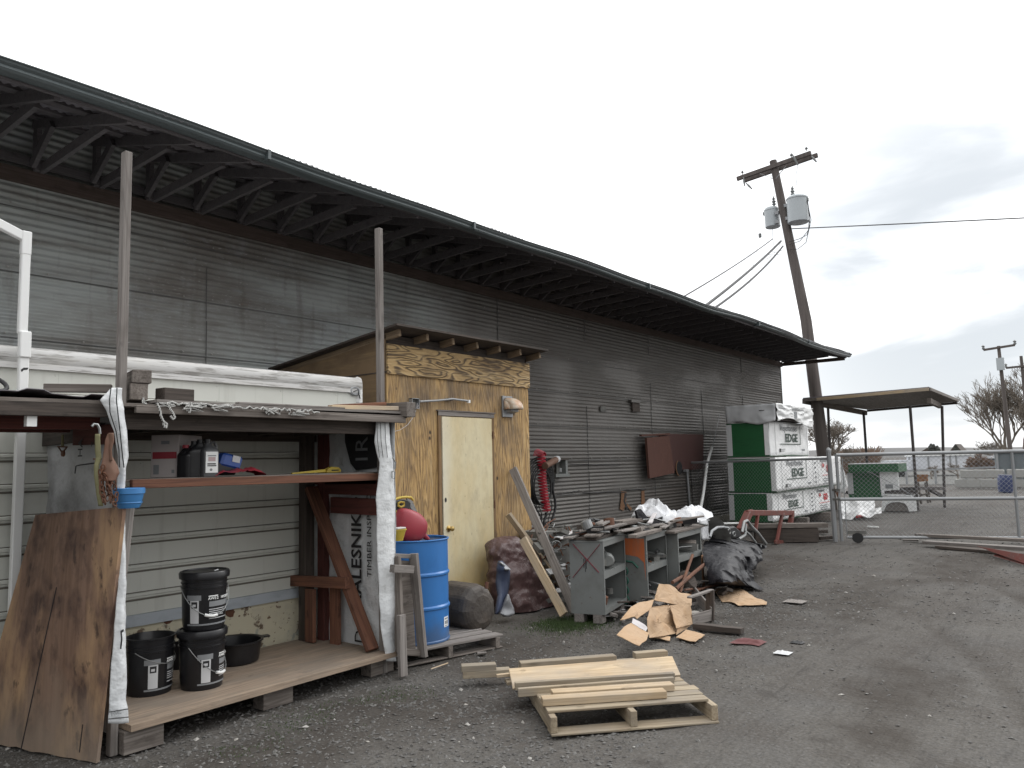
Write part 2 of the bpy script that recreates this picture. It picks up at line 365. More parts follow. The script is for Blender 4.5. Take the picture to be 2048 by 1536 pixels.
PEEL = mat('peeling_cream_paint', (0.56, 0.52, 0.39), 0.8, rand_off=False, layers=[
    ('noise', (3.5, 3, 3.5), 0.5, 0.68, (0.46, 0.43, 0.35), 0.8, 6), ('noise', (7, 7, 8), 0.58, 0.62, (0.10, 0.06, 0.04), 0.9, 6),
    ('noise', (24, 24, 30), 0.64, 0.68, (0.12, 0.06, 0.035), 0.9, 3), ('noise', (4, 4, 3), 0.62, 0.66, (0.30, 0.31, 0.27), 0.9, 6)], bump=[('noise', (20, 20, 20), 0.006)])
BLUEW = mat('pale_blue_skirt_paint', (0.42, 0.46, 0.50), 0.7, layers=[('noise', (4, 4, 9), 0.5, 0.7, (0.28, 0.31, 0.34), 0.7, 6)])
WHITE = mat('white_painted_metal', (0.80, 0.81, 0.80), 0.35, layers=[('noise', (6, 6, 2), 0.6, 0.8, (0.6, 0.6, 0.58), 0.6)])
WRAP = mat('white_lumber_wrap', (0.66, 0.68, 0.69), 0.5, layers=[
    ('noise', (2.6, 2.6, 2.6), 0.45, 0.75, (0.48, 0.50, 0.52), 0.7, 5), ('noise', (11, 11, 11), 0.60, 0.72, (0.28, 0.28, 0.27), 0.55, 5)], bump=[('noise', (9, 9, 9), 0.02, 3)])
WRAPD = mat('grimy_lumber_wrap', (0.46, 0.47, 0.48), 0.6, layers=[
    ('noise', (2.2, 2.2, 2.2), 0.45, 0.7, (0.17, 0.17, 0.17), 0.8, 5), ('noise', (8, 8, 8), 0.60, 0.72, (0.10, 0.10, 0.09), 0.6, 5)], bump=[('noise', (7, 7, 7), 0.02, 3)])
WRAPF = mat('white_bundle_wrap', (0.80, 0.81, 0.81), 0.4, layers=[('noise', (1.5, 1.5, 3), 0.5, 0.75, (0.68, 0.69, 0.70), 0.7, 4)], bump=[('noise', (4, 4, 5), 0.015, 3)])
GREENP = mat('green_painted_lumber_ends', (0.012, 0.10, 0.032), 0.55, layers=[('noise', (1, 4, 26), 0.5, 0.75, (0.008, 0.06, 0.022), 0.7, 3)])
INK = mat('black_print', (0.02, 0.02, 0.022), 0.6)
INKG = mat('green_print', (0.045, 0.075, 0.06), 0.6)
INKR = mat('red_print', (0.55, 0.06, 0.06), 0.6)
INKL = mat('pale_print', (0.55, 0.56, 0.57), 0.6)
INKY = mat('grey_print', (0.22, 0.23, 0.24), 0.6)
BLKP = mat('black_plastic', (0.010, 0.010, 0.012), 0.32, layers=[('noise', (9, 9, 9), 0.55, 0.8, (0.028, 0.028, 0.03), 0.6)])
BLKR = mat('black_rubber', (0.014, 0.014, 0.015), 0.55)
TARPB = mat('black_tarp', (0.010, 0.010, 0.013), 0.5, spec=0.3, layers=[('noise', (3, 3, 3), 0.5, 0.8, (0.035, 0.035, 0.04), 0.7)], bump=[('noise', (7, 7, 7), 0.03, 3)])
BLUED = mat('blue_drum_paint', (0.035, 0.17, 0.46), 0.33, rand_off=False, layers=[('noise', (5, 5, 3), 0.55, 0.8, (0.025, 0.12, 0.34), 0.7, 5), ('noise', (16, 16, 16), 0.70, 0.74, (0.25, 0.33, 0.42), 0.8, 3), ('noise', (5, 5, 9), 0.69, 0.73, (0.10, 0.06, 0.04), 0.6, 5), ('gz', (5, 5, 5), 0.42, 0.24, (0.075, 0.085, 0.10), 0.55, 0.4)])
BLUEP = mat('blue_plastic', (0.05, 0.20, 0.46), 0.4, layers=[('noise', (6, 6, 6), 0.5, 0.8, (0.03, 0.10, 0.26), 0.6)])
REDP = mat('faded_red_plastic', (0.30, 0.03, 0.045), 0.45, layers=[('noise', (6, 6, 6), 0.5, 0.75, (0.24, 0.03, 0.035), 0.7, 4)])
REDH = mat('red_air_hose', (0.34, 0.02, 0.035), 0.35)
YEL = mat('dirty_yellow_plastic', (0.50, 0.37, 0.05), 0.5, layers=[('noise', (8, 8, 8), 0.5, 0.75, (0.25, 0.18, 0.04), 0.7)])
STRAPY = mat('yellow_green_strap', (0.20, 0.19, 0.10), 0.8, layers=[('noise', (8, 8, 30), 0.5, 0.75, (0.16, 0.15, 0.06), 0.7)])
RUST = mat('rusty_steel', (0.12, 0.052, 0.030), 0.85, layers=[('noise', (10, 10, 10), 0.5, 0.7, (0.26, 0.11, 0.05), 0.6, 5), ('noise', (5, 5, 5), 0.5, 0.7, (0.05, 0.03, 0.024), 0.7)], bump=[('noise', (40, 40, 40), 0.003)])
RUSTB = mat('red_oxide_painted_board', (0.080, 0.036, 0.032), 0.8, rand_off=False, layers=[('noise', (4, 4, 4), 0.5, 0.75, (0.075, 0.035, 0.03), 0.7, 5), ('noise', (12, 12, 3), 0.62, 0.8, (0.12, 0.07, 0.06), 0.5, 5)])
RUSTO = mat('orange_rust_stain', (0.19, 0.10, 0.052), 0.85, layers=[('noise', (7, 7, 3), 0.45, 0.7, (0.13, 0.07, 0.035), 0.8, 6)])
TAN = mat('worn_tan_leather', (0.17, 0.095, 0.065), 0.75, layers=[('noise', (9, 9, 6), 0.5, 0.7, (0.15, 0.06, 0.035), 0.7, 5)])
STEEL = mat('dull_steel', (0.30, 0.31, 0.31), 0.42, 0.6, layers=[('noise', (6, 6, 6), 0.5, 0.75, (0.15, 0.14, 0.13), 0.7, 5)])
GALV = mat('galvanised_pipe', (0.29, 0.30, 0.31), 0.5, 0.35, layers=[('noise', (5, 5, 2), 0.5, 0.75, (0.24, 0.25, 0.25), 0.7)])
BRASS = mat('brass', (0.55, 0.40, 0.16), 0.3, 0.9)
CABG = mat('grey_cabinet_paint', (0.175, 0.185, 0.18), 0.55, layers=[('noise', (5, 5, 5), 0.5, 0.7, (0.14, 0.145, 0.135), 0.85, 6), ('noise', (15, 15, 15), 0.66, 0.72, (0.10, 0.055, 0.03), 0.85, 5), ('voro', (11, 11, 9), 0.06, 0.04, (0.05, 0.04, 0.03), 0.9)])
CABD = mat('dark_grimy_cabinet_inside', (0.16, 0.16, 0.15), 0.8, layers=[('noise', (5, 5, 5), 0.45, 0.7, (0.07, 0.065, 0.06), 0.8, 5)])
SPRO = mat('orange_spray_paint', (0.50, 0.13, 0.04), 0.7, layers=[('noise', (12, 12, 5), 0.5, 0.7, (0.34, 0.15, 0.09), 0.7, 5)])
SPRG = mat('green_spray_paint', (0.03, 0.12, 0.085), 0.7)
SPRR = mat('red_spray_paint', (0.22, 0.02, 0.035), 0.7)
CARD = mat('corrugated_cardboard', (0.43, 0.30, 0.19), 0.85, layers=[('noise', (9, 9, 9), 0.58, 0.66, (0.30, 0.19, 0.11), 0.6, 6), ('noise', (5, 5, 5), 0.45, 0.75, (0.40, 0.25, 0.13), 0.8, 5), ('noise', (3, 3, 3), 0.64, 0.76, (0.27, 0.17, 0.09), 0.7, 5)], bump=[('noise', (12, 12, 12), 0.004)])
PALEC = mat('pale_cardboard', (0.52, 0.50, 0.50), 0.8, layers=[('noise', (5, 5, 5), 0.5, 0.75, (0.42, 0.38, 0.38), 0.7, 5)])
SACK = mat('brown_shrink_wrapped_sack', (0.10, 0.060, 0.058), 0.33, layers=[('noise', (4, 4, 4), 0.45, 0.7, (0.075, 0.04, 0.04), 0.8, 5), ('noise', (14, 14, 14), 0.62, 0.72, (0.30, 0.22, 0.21), 0.6, 5)], bump=[('noise', (16, 16, 9), 0.02, 4)])
DENIM = mat('dark_blue_vinyl', (0.045, 0.06, 0.11), 0.5, layers=[('noise', (6, 6, 2), 0.5, 0.7, (0.11, 0.13, 0.18), 0.7, 5)])
GREYV = mat('grey_backing_cloth', (0.33, 0.34, 0.36), 0.7, layers=[('noise', (6, 6, 6), 0.5, 0.7, (0.22, 0.22, 0.23), 0.7, 5)])
TANKM = mat('sooty_brown_tank', (0.058, 0.049, 0.042), 0.6, layers=[('noise', (4, 4, 4), 0.5, 0.75, (0.13, 0.105, 0.085), 0.7, 5), ('noise', (14, 14, 14), 0.64, 0.72, (0.03, 0.022, 0.02), 0.8, 4)], bump=[('noise', (12, 12, 12), 0.012)])
POLEM = mat('creosoted_pole', (0.125, 0.108, 0.10), 0.9, layers=[('noise', (9, 9, 0.5), 0.42, 0.7, (0.06, 0.05, 0.046), 0.8, 5)], bump=[('noise', (14, 14, 0.8), 0.01)])
TRANSF = mat('transformer_grey_paint', (0.44, 0.48, 0.50), 0.4, layers=[('noise', (3, 3, 3), 0.5, 0.75, (0.36, 0.39, 0.41), 0.6)])
WIRE = mat('overhead_wire', (0.03, 0.03, 0.032), 0.6)
CERAM = mat('grey_ceramic', (0.16, 0.17, 0.17), 0.4)
GLASS = mat('smoky_window', (0.05, 0.06, 0.07), 0.12)
REDS = mat('rusty_red_painted_steel', (0.16, 0.045, 0.035), 0.65, layers=[('noise', (6, 6, 6), 0.5, 0.7, (0.10, 0.06, 0.05), 0.8, 5), ('noise', (12, 12, 12), 0.62, 0.7, (0.26, 0.20, 0.18), 0.6, 4)])
ROPEM = mat('black_and_white_braided_rope', (0.75, 0.75, 0.72), 0.8, layers=[('wave', (48, 48, 48), 0.45, 0.55, (0.03, 0.03, 0.03), 1.0, 1.5)])
BARK = mat('bare_bark', (0.17, 0.145, 0.12), 0.95)
BRUSH = mat('dry_brush', (0.17, 0.115, 0.085), 0.95)
STONEW = mat('pale_block_wall', (0.30, 0.30, 0.285), 0.9, layers=[('noise', (3, 3, 3), 0.5, 0.7, (0.28, 0.27, 0.25), 0.8, 5)])
BLUG = mat('pale_blue_grey_siding', (0.30, 0.34, 0.36), 0.6, layers=[('wave', (4, 0, 0), 0.5, 0.9, (0.22, 0.25, 0.27), 0.6, 0)])
RVW = mat('white_vehicle_body', (0.62, 0.64, 0.68), 0.4, layers=[('noise', (0.6, 0.6, 1.5), 0.5, 0.75, (0.50, 0.52, 0.56), 0.7)])
GROUND = mat('gravel_and_dirt', base=(0.107, 0.100, 0.091), damp=(0.043, 0.036, 0.030), rough=0.95, rand_off=False, spec=0.2, layers=[
    ('noise', (0.45, 0.45, 1), 0.46, 0.62, (0.064, 0.055, 0.048), 0.85, 6), ('noise', (1.3, 1.3, 1), 0.50, 0.7, (0.0994, 0.0965, 0.0931), 0.6, 6),
    ('noise', (45, 45, 45), 0.42, 0.68, (0.0490, 0.0469, 0.0448), 0.55, 4), ('cell', (60, 60, 60), 0.90, 0.93, (0.1437, 0.1395, 0.1332), 0.4), ('cell', (110, 110, 110), 0.88, 0.91, (0.1246, 0.1225, 0.1204), 0.5),
    ('noise', (0.35, 3.2, 1), 0.55, 0.72, (0.0494, 0.0444, 0.0406), 0.75, 5), ('noise', (0.9, 9, 1), 0.60, 0.74, (0.0416, 0.0387, 0.0366), 0.6, 4),
    ('noise', (3, 3, 3), 0.60, 0.70, (0.0472, 0.0422, 0.0380), 0.55, 6)],
    bump=[('voro', (38, 38, 38), 0.005), ('noise', (9, 9, 9), 0.02, 5), ('noise', (1.2, 10, 1), 0.03, 3)])
PEB = mat('crushed_gravel', (0.105, 0.102, 0.098), 0.9, layers=[('cell', (21, 21, 21), 0.2, 1.0, (0.17, 0.165, 0.155), 0.8), ('cell', (13, 13, 13), 0.6, 1.0, (0.06, 0.053, 0.048), 0.7)])
PEBW = mat('pale_stone', (0.36, 0.35, 0.33), 0.9, layers=[('cell', (9, 9, 9), 0.0, 1.0, (0.28, 0.26, 0.23), 0.7)])
GRASS = mat('short_grass', (0.040, 0.068, 0.018), 0.8)
HILLM = mat('distant_hill', (0.11, 0.11, 0.11), 1.0, layers=[('noise', (0.02, 0.02, 0.05), 0.45, 0.7, (0.15, 0.145, 0.14), 0.7)])
RAFT = wood('brown_rafter_wood', (0.27, 0.20, 0.13), (0.12, 0.085, 0.055))
STEELF = mat('weathered_screw_heads', (0.34, 0.33, 0.31), 0.5, 0.3)
RUSTH = mat('brown_rusted_hatch', (0.105, 0.046, 0.034), 0.85, layers=[('noise', (5, 5, 5), 0.45, 0.7, (0.09, 0.04, 0.03), 0.8, 5), ('noise', (14, 14, 6), 0.6, 0.75, (0.20, 0.11, 0.08), 0.5, 5)])
RIBSHADE = mat('rib_shade_line', (0.14, 0.13, 0.11), 0.8)  # flat dark tone for the painted shade lines along the trailer ribs
LAPM = mat('sheet_lap_shadow', (0.13, 0.13, 0.13), 0.8)
TARPW = mat('white_sheeting', (0.62, 0.63, 0.65), 0.45, layers=[('noise', (4, 4, 4), 0.5, 0.7, (0.46, 0.47, 0.50), 0.7, 5)], bump=[('noise', (8, 8, 8), 0.03, 3)])

# ================================================================== THE GROUND
RUTS = [((8.4, 1.55), (5.6, 0.55)), ((7.2, 0.55), (5.0, -0.25)), ((9.2, -0.2), (6.2, -1.2)), ((13.5, 2.6), (9.6, 0.6)), ((12.0, 0.4), (8.6, -1.2))]
def rut(x, y):
    h = 0.0
    for (a, b) in RUTS:
        dx, dy = b[0]-a[0], b[1]-a[1]; l = math.hypot(dx, dy); t = ((x-a[0])*dx+(y-a[1])*dy)/l; s = ((x-a[0])*dy-(y-a[1])*dx)/l+0.12*sin(t*0.9)
        if -0.6 < t < l+0.6 and abs(s) < 0.5:
            e = min(1, max(0, (t+0.6)/0.8))*min(1, max(0, (l+0.6-t)/0.8))
            h += e*(-0.022*math.exp(-(s/0.10)**2)*(0.75+0.25*sin(t*38))+0.012*math.exp(-((abs(s)-0.2)/0.07)**2)*(0.5+noise.noise((t*2, s, 0))))
    return h
def gz(x, y):
    d = math.hypot(x, y)
    k = min(1.0, max(0.0, 1.6-d/22))
    return (fbm((x, y, 0), 0.55, 3)*0.018 + fbm((x, y, 4), 3.1, 2)*0.010)*k - 0.012 + rut(x, y)
def axis(vals):
    o = []
    for a, b, st in vals:
        n = max(1, int(round((b-a)/st)))
        o += [a+(b-a)*i/n for i in range(n)]
    return o+[vals[-1][1]]
xs = axis([(-600, -40, 80), (-40, -4, 6), (-4, 0, 0.5), (0, 9, 0.07), (9, 16, 0.14), (16, 40, 1.2), (40, 100, 10), (100, 900, 80)])
ys = axis([(-600, -60, 90), (-60, -8, 6), (-8, -2, 0.4), (-2, 6.5, 0.07), (6.5, 9, 0.4), (9, 60, 4), (60, 800, 80)])
g = MB(); g.v = [Vector((x, y, gz(x, y))) for x in xs for y in ys]
ny = len(ys); g.f = [[i*ny+j, (i+1)*ny+j, (i+1)*ny+j+1, i*ny+j+1] for i in range(len(xs)-1) for j in range(ny-1)]
gr = g.build('ground', GROUND, None, smooth=True, M=Matrix.Identity(4)); tag(gr, kind='structure')
# damp earth: in the wheel ruts, in patches on the driven yard and along the foot of the sheds
at_ = gr.data.attributes.new('damp', 'FLOAT', 'POINT'); dv = []
for v in g.v:
    x, y = v.x, v.y; w = 0.0
    if -1 < x < 17 and -4 < y < 7:
        w = max(0.0, -rut(x, y)*34)
        for (cx, cy, rx, ry) in ((6.1, 1.35, 0.75, 0.28), (5.0, 1.25, 0.35, 0.16), (4.2, 0.7, 0.5, 0.2), (9.8, 2.6, 1.6, 0.5), (13.8, 1.9, 2.0, 0.6), (3.0, 4.0, 1.2, 0.5), (5.7, 4.3, 1.2, 0.5), (8.4, 3.2, 1.6, 0.45), (11.5, 4.6, 1.5, 0.8), (2.2, 3.2, 0.8, 0.6)):
            a = math.sqrt(((x-cx)/rx)**2+((y-cy)/ry)**2)+0.75*fbm((x, y, 2), 2.2, 3)
            w = max(w, min(1.0, max(0.0, 1.5-a))*0.85)
        w *= 0.75+0.35*noise.noise((x*7, y*7, 1))
    dv.append(min(1.0, max(0.0, w)))
at_.data.foreach_set('value', dv)
# loose crushed gravel: more of it along the sheds, thin on the driven yard
def pebbles(name, n, rmin, rmax, region, m, seed, dens=None):
    rnd = random.Random(seed); b = MB(); k = 0
    base = [Vector(p) for p in ((1, 0, 0), (0, 1, 0), (-1, 0, 0), (0, -1, 0), (0, 0, 0.75), (0, 0, -0.75))]
    fs = [(0, 1, 4), (1, 2, 4), (2, 3, 4), (3, 0, 4), (1, 0, 5), (2, 1, 5), (3, 2, 5), (0, 3, 5)]
    while k < n:
        x = rnd.uniform(region[0], region[1]); y = rnd.uniform(region[2], region[3])
        if dens and rnd.random() > dens(x, y): continue
        r = rmin+(rmax-rmin)*rnd.random()**2.4; a = rnd.random()*6.28; sx = rnd.uniform(0.7, 1.4); sy = rnd.uniform(0.5, 1.0); sz = rnd.uniform(0.4, 0.9)
        z = gz(x, y)+r*0.15
        vs = []
        for p in base:
            q = Vector((p.x*sx*r*rnd.uniform(0.7, 1.2), p.y*sy*r*rnd.uniform(0.7, 1.2), p.z*sz*r*rnd.uniform(0.7, 1.2)))
            vs.append((x+q.x*cos(a)-q.y*sin(a), y+q.x*sin(a)+q.y*cos(a), z+q.z+q.x*0.2))
        b.add(vs, fs); k += 1
    o = b.build(name, m, None, M=Matrix.Identity(4)); tag(o, kind='stuff'); return o
def dens(x, y):
    a = max(0.0, 1-abs((y-(3.6-0.05*(x-5)))/1.5))        # strip in front of the sheds
    b = 0.9 if (x < 4.4 and y > 2.3) else 0
    c = 0.05+0.25*max(0, fbm((x, y, 9), 0.5, 2))
    d = min(1.0, max(0, (y-2.6)*0.5)) if x > 7 else 0
    return min(1, 0.95*a*(1 if x < 9 else 0.4)+b+c*0.55+d*0.25)
pebbles('loose_gravel', 26000, 0.005, 0.019, (1.2, 10.5, -0.5, 5.9), PEB, 3, dens)
pebbles('far_gravel', 3500, 0.012, 0.03, (9, 17, -3, 7.5), PEB, 5, None)
pebbles('pale_stones', 240, 0.008, 0.026, (1.6, 13, -1.5, 5.8), PEBW, 8, dens)
# patch of short grass at the foot of the cabinets
rnd = random.Random(11); b = MB()
gc = G(1120, 1245)
for i in range(5200):
    u, w = rnd.gauss(0, 1), rnd.gauss(0, 1)
    x = gc.x+0.02+u*0.23; y = gc.y-0.10-w*0.17; h = rnd.uniform(0.010, 0.032); a = rnd.random()*6.28; z = gz(x, y)
    dx, dy = cos(a)*0.0035, sin(a)*0.0035; lx, ly = rnd.uniform(-0.02, 0.02), rnd.uniform(-0.02, 0.02)
    b.add([(x-dx, y-dy, z), (x+dx, y+dy, z), (x+lx, y+ly, z+h)], [(0, 1, 2)])
for i in range(1500):
    x = rnd.uniform(2.6, 4.4); y = 4.3+rnd.gauss(0, 0.16); h = rnd.uniform(0.006, 0.018); a = rnd.random()*6.28; z = gz(x, y)
    if fbm((x, y, 3), 2.0, 2) < 0.05: continue
    b.add([(x-cos(a)*0.003, y-sin(a)*0.003, z), (x+cos(a)*0.003, y+sin(a)*0.003, z), (x+0.01*rnd.random(), y, z+h)], [(0, 1, 2)])
tag(b.build('grass_patch', GRASS, None, M=Matrix.Identity(4)), kind='stuff')

# ================================================================== WAREHOUSE
WY, WX0, WX1, WZ = 7.9, -4.0, 23.4, 4.4
EY, EZ = 5.95, 4.42
wh = thing('warehouse', 'long corrugated metal warehouse with deep open-trussed eave and grey gutter', 'warehouse', (8, WY, 0))
PITCH = 0.0677
b = MB(); cols = int((WX1-WX0)/0.2); nz = int((5.0-0.22)/PITCH*6)
def wallp(u, v):
    x = WX0+(WX1-WX0)*u; z = 0.22+(5.0-0.22)*v
    row = int((z+0.17)/0.61); zz = (z+0.17) % 0.61
    colx = int((x+40)/2.6+(row % 2)*0.0)
    amp = 0.0085*(1.0-0.75*max(0.0, min(1.0, fbm((x*0.55, 0, z*1.1+colx*3.3), 1.0, 2)*3.2-0.05))*(1 if x > 7.5 else 0.5))
    y = WY - amp*sin(2*pi*z/PITCH) - 0.006*(1-zz/0.61)
    if x > 7: y -= 0.012*max(0, fbm((x*1.7, 1, z*2.5), 1.0, 2))
    return (x, y, z)
b.grid(wallp, cols, nz)
b.build('wall_cladding', CORR, wh, smooth=True)
MB().box(WX0, WX1-0.02, WY+0.02, WY+0.12, -0.1, 5.0).build('wall_core', DARKW, wh)
b = MB()
b.box(WX1-0.02, WX1+0.0, WY+0.0, WY+9, 0.0, 4.9); b.box(WX1-0.03, WX1+0.012, WY-0.014, WY+0.03, 0.2, 4.5)
b.build('corner_trim', CORR, wh)
MB().box(WX0, WX1-0.01, WY-0.05, WY+0.02, -0.1, 0.235).build('foundation', CONC, wh)
# seams: the dark overlap lines between sheets
b = MB(); rnd = random.Random(2)
for k in range(8):
    z = 0.61*k-0.17+0.61
    if z < 4.3: b.box(WX0, WX1-0.05, WY-0.0225, WY-0.012, z-0.004, z+0.003)
for k in range(11):
    x = WX0+2.6*k+0.85
    for r in range(7):
        if rnd.random() < 0.45: continue
        xx = x+rnd.uniform(-0.03, 0.03)
        if xx < WX1: b.box(xx, xx+0.004, WY-0.0205, WY-0.01, 0.25+0.61*r, 0.84+0.61*r)
b.build('sheet_laps', LAPM, wh)
b = MB(); rnd = random.Random(15)
for r in range(7):
    z = 0.61*(r+1)-0.17+0.03
    x = 1.0
    while x < WX1-0.2:
        if rnd.random() < 0.8: b.lathe([(0.011, 0), (0.007, 0.006), (0, 0.007)], 6, Matrix.Translation((x, WY-0.022, z+rnd.uniform(-0.008, 0.008))) @ Matrix.Rotation(pi/2, 4, 'X'), cap0=False, cap1=False)
        x += 0.34
o = b.build('fasteners', STEELF, wh); o['kind'] = 'stuff'
plank('ledger_beam', (WX0, WY-0.045, WZ-0.005), (WX1, WY-0.045, WZ-0.005), 0.05, 0.14, LEDGW, wh)
plank('wall_plate', (WX0, WY-0.04, WZ+0.15), (WX1, WY-0.04, WZ+0.15), 0.04, 0.09, TRUSSW, wh)
SL = 0.26
def roofz(y): return EZ+0.062+(y-EY)*SL
# roof sheets with waves running up the slope
b = MB(); nx = int((WX1+0.15-WX0)/PITCH*6)
def rfp(u, v):
    x = WX0+(WX1+0.15-WX0)*u; y = (EY-0.07)+(WY+6-EY)*v
    sag = 0.02*sin(x*0.9)+0.012*sin(x*2.3) if x > 13 else 0
    return (x, y+(0.03*noise.noise((int(x/0.66)*1.7, 0, 0)) if v == 0 else 0), roofz(y)+0.032+0.012*sin(2*pi*x/PITCH)+sag*(1-v))
b.grid(rfp, nx, 3)
b.build('roof', ROOFM, wh, smooth=True, solid=0.004)
# a board deck under the sheets: purlins
for y in (6.25, 6.75, 7.25, 7.72):
    plank('purlin', (WX0, y, roofz(y)+0.005), (WX1, y, roofz(y)+0.005), 0.09, 0.035, TRUSSW, wh)
# cantilevered trusses
x = 0.72; 
while x < WX1:
    t = MB()
    t.beam((x, EY+0.06, roofz(EY)-0.045), (x, WY+0.0, roofz(WY)-0.045), 0.04, 0.09)
    t.beam((x, WY-0.09, WZ+0.06), (x, WY-0.09, roofz(WY)-0.08), 0.045, 0.085, up=(0, 1, 0))
    t.beam((x+0.042, WY-0.1, WZ+0.09), (x+0.042, EY+0.55, roofz(EY+0.5)-0.07), 0.04, 0.09)
    t.beam((x-0.042, WY-0.12, WZ+0.1), (x-0.042, WY-0.52, roofz(WY-0.5)-0.08), 0.04, 0.085)
    t.build('truss', TRUSSW, wh)
    x += 0.54
plank('end_board', (WX1+0.03, EY+0.1, WZ+0.0), (WX1+0.03, WY, WZ+0.0), 0.035, 0.10, LEDGW, wh)
plank('barge_board', (WX1+0.02, EY-0.05, roofz(EY)-0.0), (WX1+0.02, WY+5.9, roofz(WY+5.9)-0.0), 0.03, 0.14, TRUSSW, wh)
plank('fascia_board', (WX0, EY+0.05, EZ+0.035), (WX1, EY+0.05, EZ+0.035), 0.03, 0.09, TRUSSW, wh)
# gutter: K profile swept along the eave, with slight waver and joints
b = MB()
prof = [(0.02, 0.145), (0.02, 0.0), (-0.02, -0.0), (-0.075, 0.012), (-0.088, 0.04), (-0.082, 0.075), (-0.10, 0.105), (-0.105, 0.135), (-0.118, 0.138), (-0.118, 0.148), (-0.09, 0.15), (-0.09, 0.142)]
nn = 90
def gp(u, v):
    x = WX0+(WX1+0.12-WX0)*u; i = v*(len(prof)-1); p = prof[int(round(i))]
    w = 0.012*sin(x*0.8)+0.008*sin(x*2.1+1)
    if x > 14: w += 0.03*sin((x-14)*0.75)
    return (x, EY+0.03+p[0], EZ+0.0+p[1]*0.56+w*(1 if x > 2 else 0.2))
b.grid(gp, nn, len(prof)-1)
b.build('gutter', GUTT, wh, solid=0.003)
for x in (4.05, 6.9, 11.3, 16.2, 19.6): MB().box(x, x+0.03, EY-0.095, EY+0.02, EZ-0.004, EZ+0.086).build('gutter_joint', GUTT, wh)
# two boxed-in holes and small openings on the cladding
def wallbox(name, x0, y0, x1, y1, m, d=0.02, off=0.02):
    a = Yp(x0, y0, WY-off-d); c = Yp(x1, y1, WY-off-d)
    return MB().box(min(a.x, c.x), max(a.x, c.x), WY-off-d, WY-off, min(a.z, c.z), max(a.z, c.z)).build(name, m, wh)
wallbox('vent_opening', 1265, 803, 1280, 824, DARKW, 0.03)
wallbox('vent_cap', 1263, 799, 1281, 806, CORR, 0.06)
wallbox('patch_plate', 1201, 812, 1213, 824, CABD, 0.012)
# rusted tear in the lowest sheets
def wp(*pts, off=0.03): return [Yp(x, y, WY-off) for x, y in pts]
MB().prism(wp((1243,982),(1253,984),(1252,1006),(1247,1022),(1240,1018),(1242,1000)), (0, 0.004, 0)).build('rust_streak', RUSTO, wh)
MB().prism(wp((1250,984),(1254,988),(1250,1002),(1258,1022),(1253,1018),(1247,1003), off=0.033), (0, 0.002, 0)).build('torn_slit', INK, wh)
MB().prism(wp((1283,982),(1289,981),(1290,1008),(1283,1012)), (0, 0.004, 0)).build('rust_streak', RUSTO, wh)
MB().prism(wp((1254,1006),(1264,1016),(1262,1022),(1254,1012)), (0, 0.004, 0)).build('rust_streak', RUSTO, wh)
b = MB()   # lifted lap edges, bent outwards
for (x0, y0, x1, y1) in ((1115, 988, 1158, 982), (1165, 985, 1250, 984), (1250, 980, 1291, 979), (1100, 927, 1240, 931)):
    p = Yp(x0, y0, WY-0.03); q = Yp(x1, y1, WY-0.03); k = 8; pts = [p.lerp(q, i/k)+Vector((0, -0.012*random.random(), 0.012*random.uniform(-1, 1))) for i in range(k+1)]
    b.tube(pts, 0.007, 4)
b.build('lifted_lap', INK, wh)
# red-brown boards fixed on the cladding
t = thing('wall_board', 'red-brown rectangular board on the corrugated wall with a round hole in its corner', 'board', Yp(1370, 950, WY-0.06))
P = [Yp(x, y, WY-0.05) for x, y in ((1320,867),(1407,869),(1407,938),(1370,940),(1320,944))]
MB().prism(P, (0, 0.02, 0)).build('panel', RUSTB, t)
c = Yp(1358, 936, WY-0.055); MB().lathe([(0.15, 0), (0.15, 0.01)], 22, Matrix.Translation(c) @ Matrix.Rotation(pi/2, 4, 'X')).build('round_hole', INK, t)
MB().lathe([(0.152, 0.004), (0.185, 0.014), (0.16, 0.018)], 12, Matrix.Translation(c) @ Matrix.Rotation(pi/2, 4, 'X'), a0=2.0, a1=4.5, cap0=False, cap1=False).build('peeled_rim', RUSTO, t, solid=0.004)
t = thing('wall_hatch', 'red-brown crooked hatch leaning forward on the corrugated wall, left of the holed board', 'hatch', Yp(1315, 950, WY-0.12))
P = [Yp(x, y, WY-0.10) for x, y in ((1285,876),(1330,872),(1341,946),(1291,957))]
P = [p+Vector((0, -0.10, 0)) for p in P]
MB().prism(P, (0, 0.05, 0)).build('panel', RUSTH, t)
plank('top_rail', Yp(1281, 871, WY-0.10), Yp(1338, 868, WY-0.10), 0.06, 0.04, RUSTH, t)
MB().beam(Yp(1286, 917, WY-0.13), Yp(1316, 917, WY-0.13), 0.004, 0.006).build('scratch', INK, t)
t = thing('conduit', 'grey electrical conduit running down the corrugated wall below the holed board', 'conduit', Yp(1383, 1040, WY-0.06))
MB().tube([Yp(1374, 941, WY-0.06), Yp(1379, 1000, WY-0.06), Yp(1383, 1062, WY-0.06)], 0.026, 10).build('pipe', GALV, t, smooth=True)
MB().tube([Yp(1381, 941, WY-0.05), Yp(1388, 1040, WY-0.05)], 0.010, 6).build('cable', BLKR, t)
MB().obox(Yp(1372, 941, WY-0.08), (0.07, 0, 0), (0, 0.04, 0), (0, 0, 0.025)).build('fitting', GALV, t)
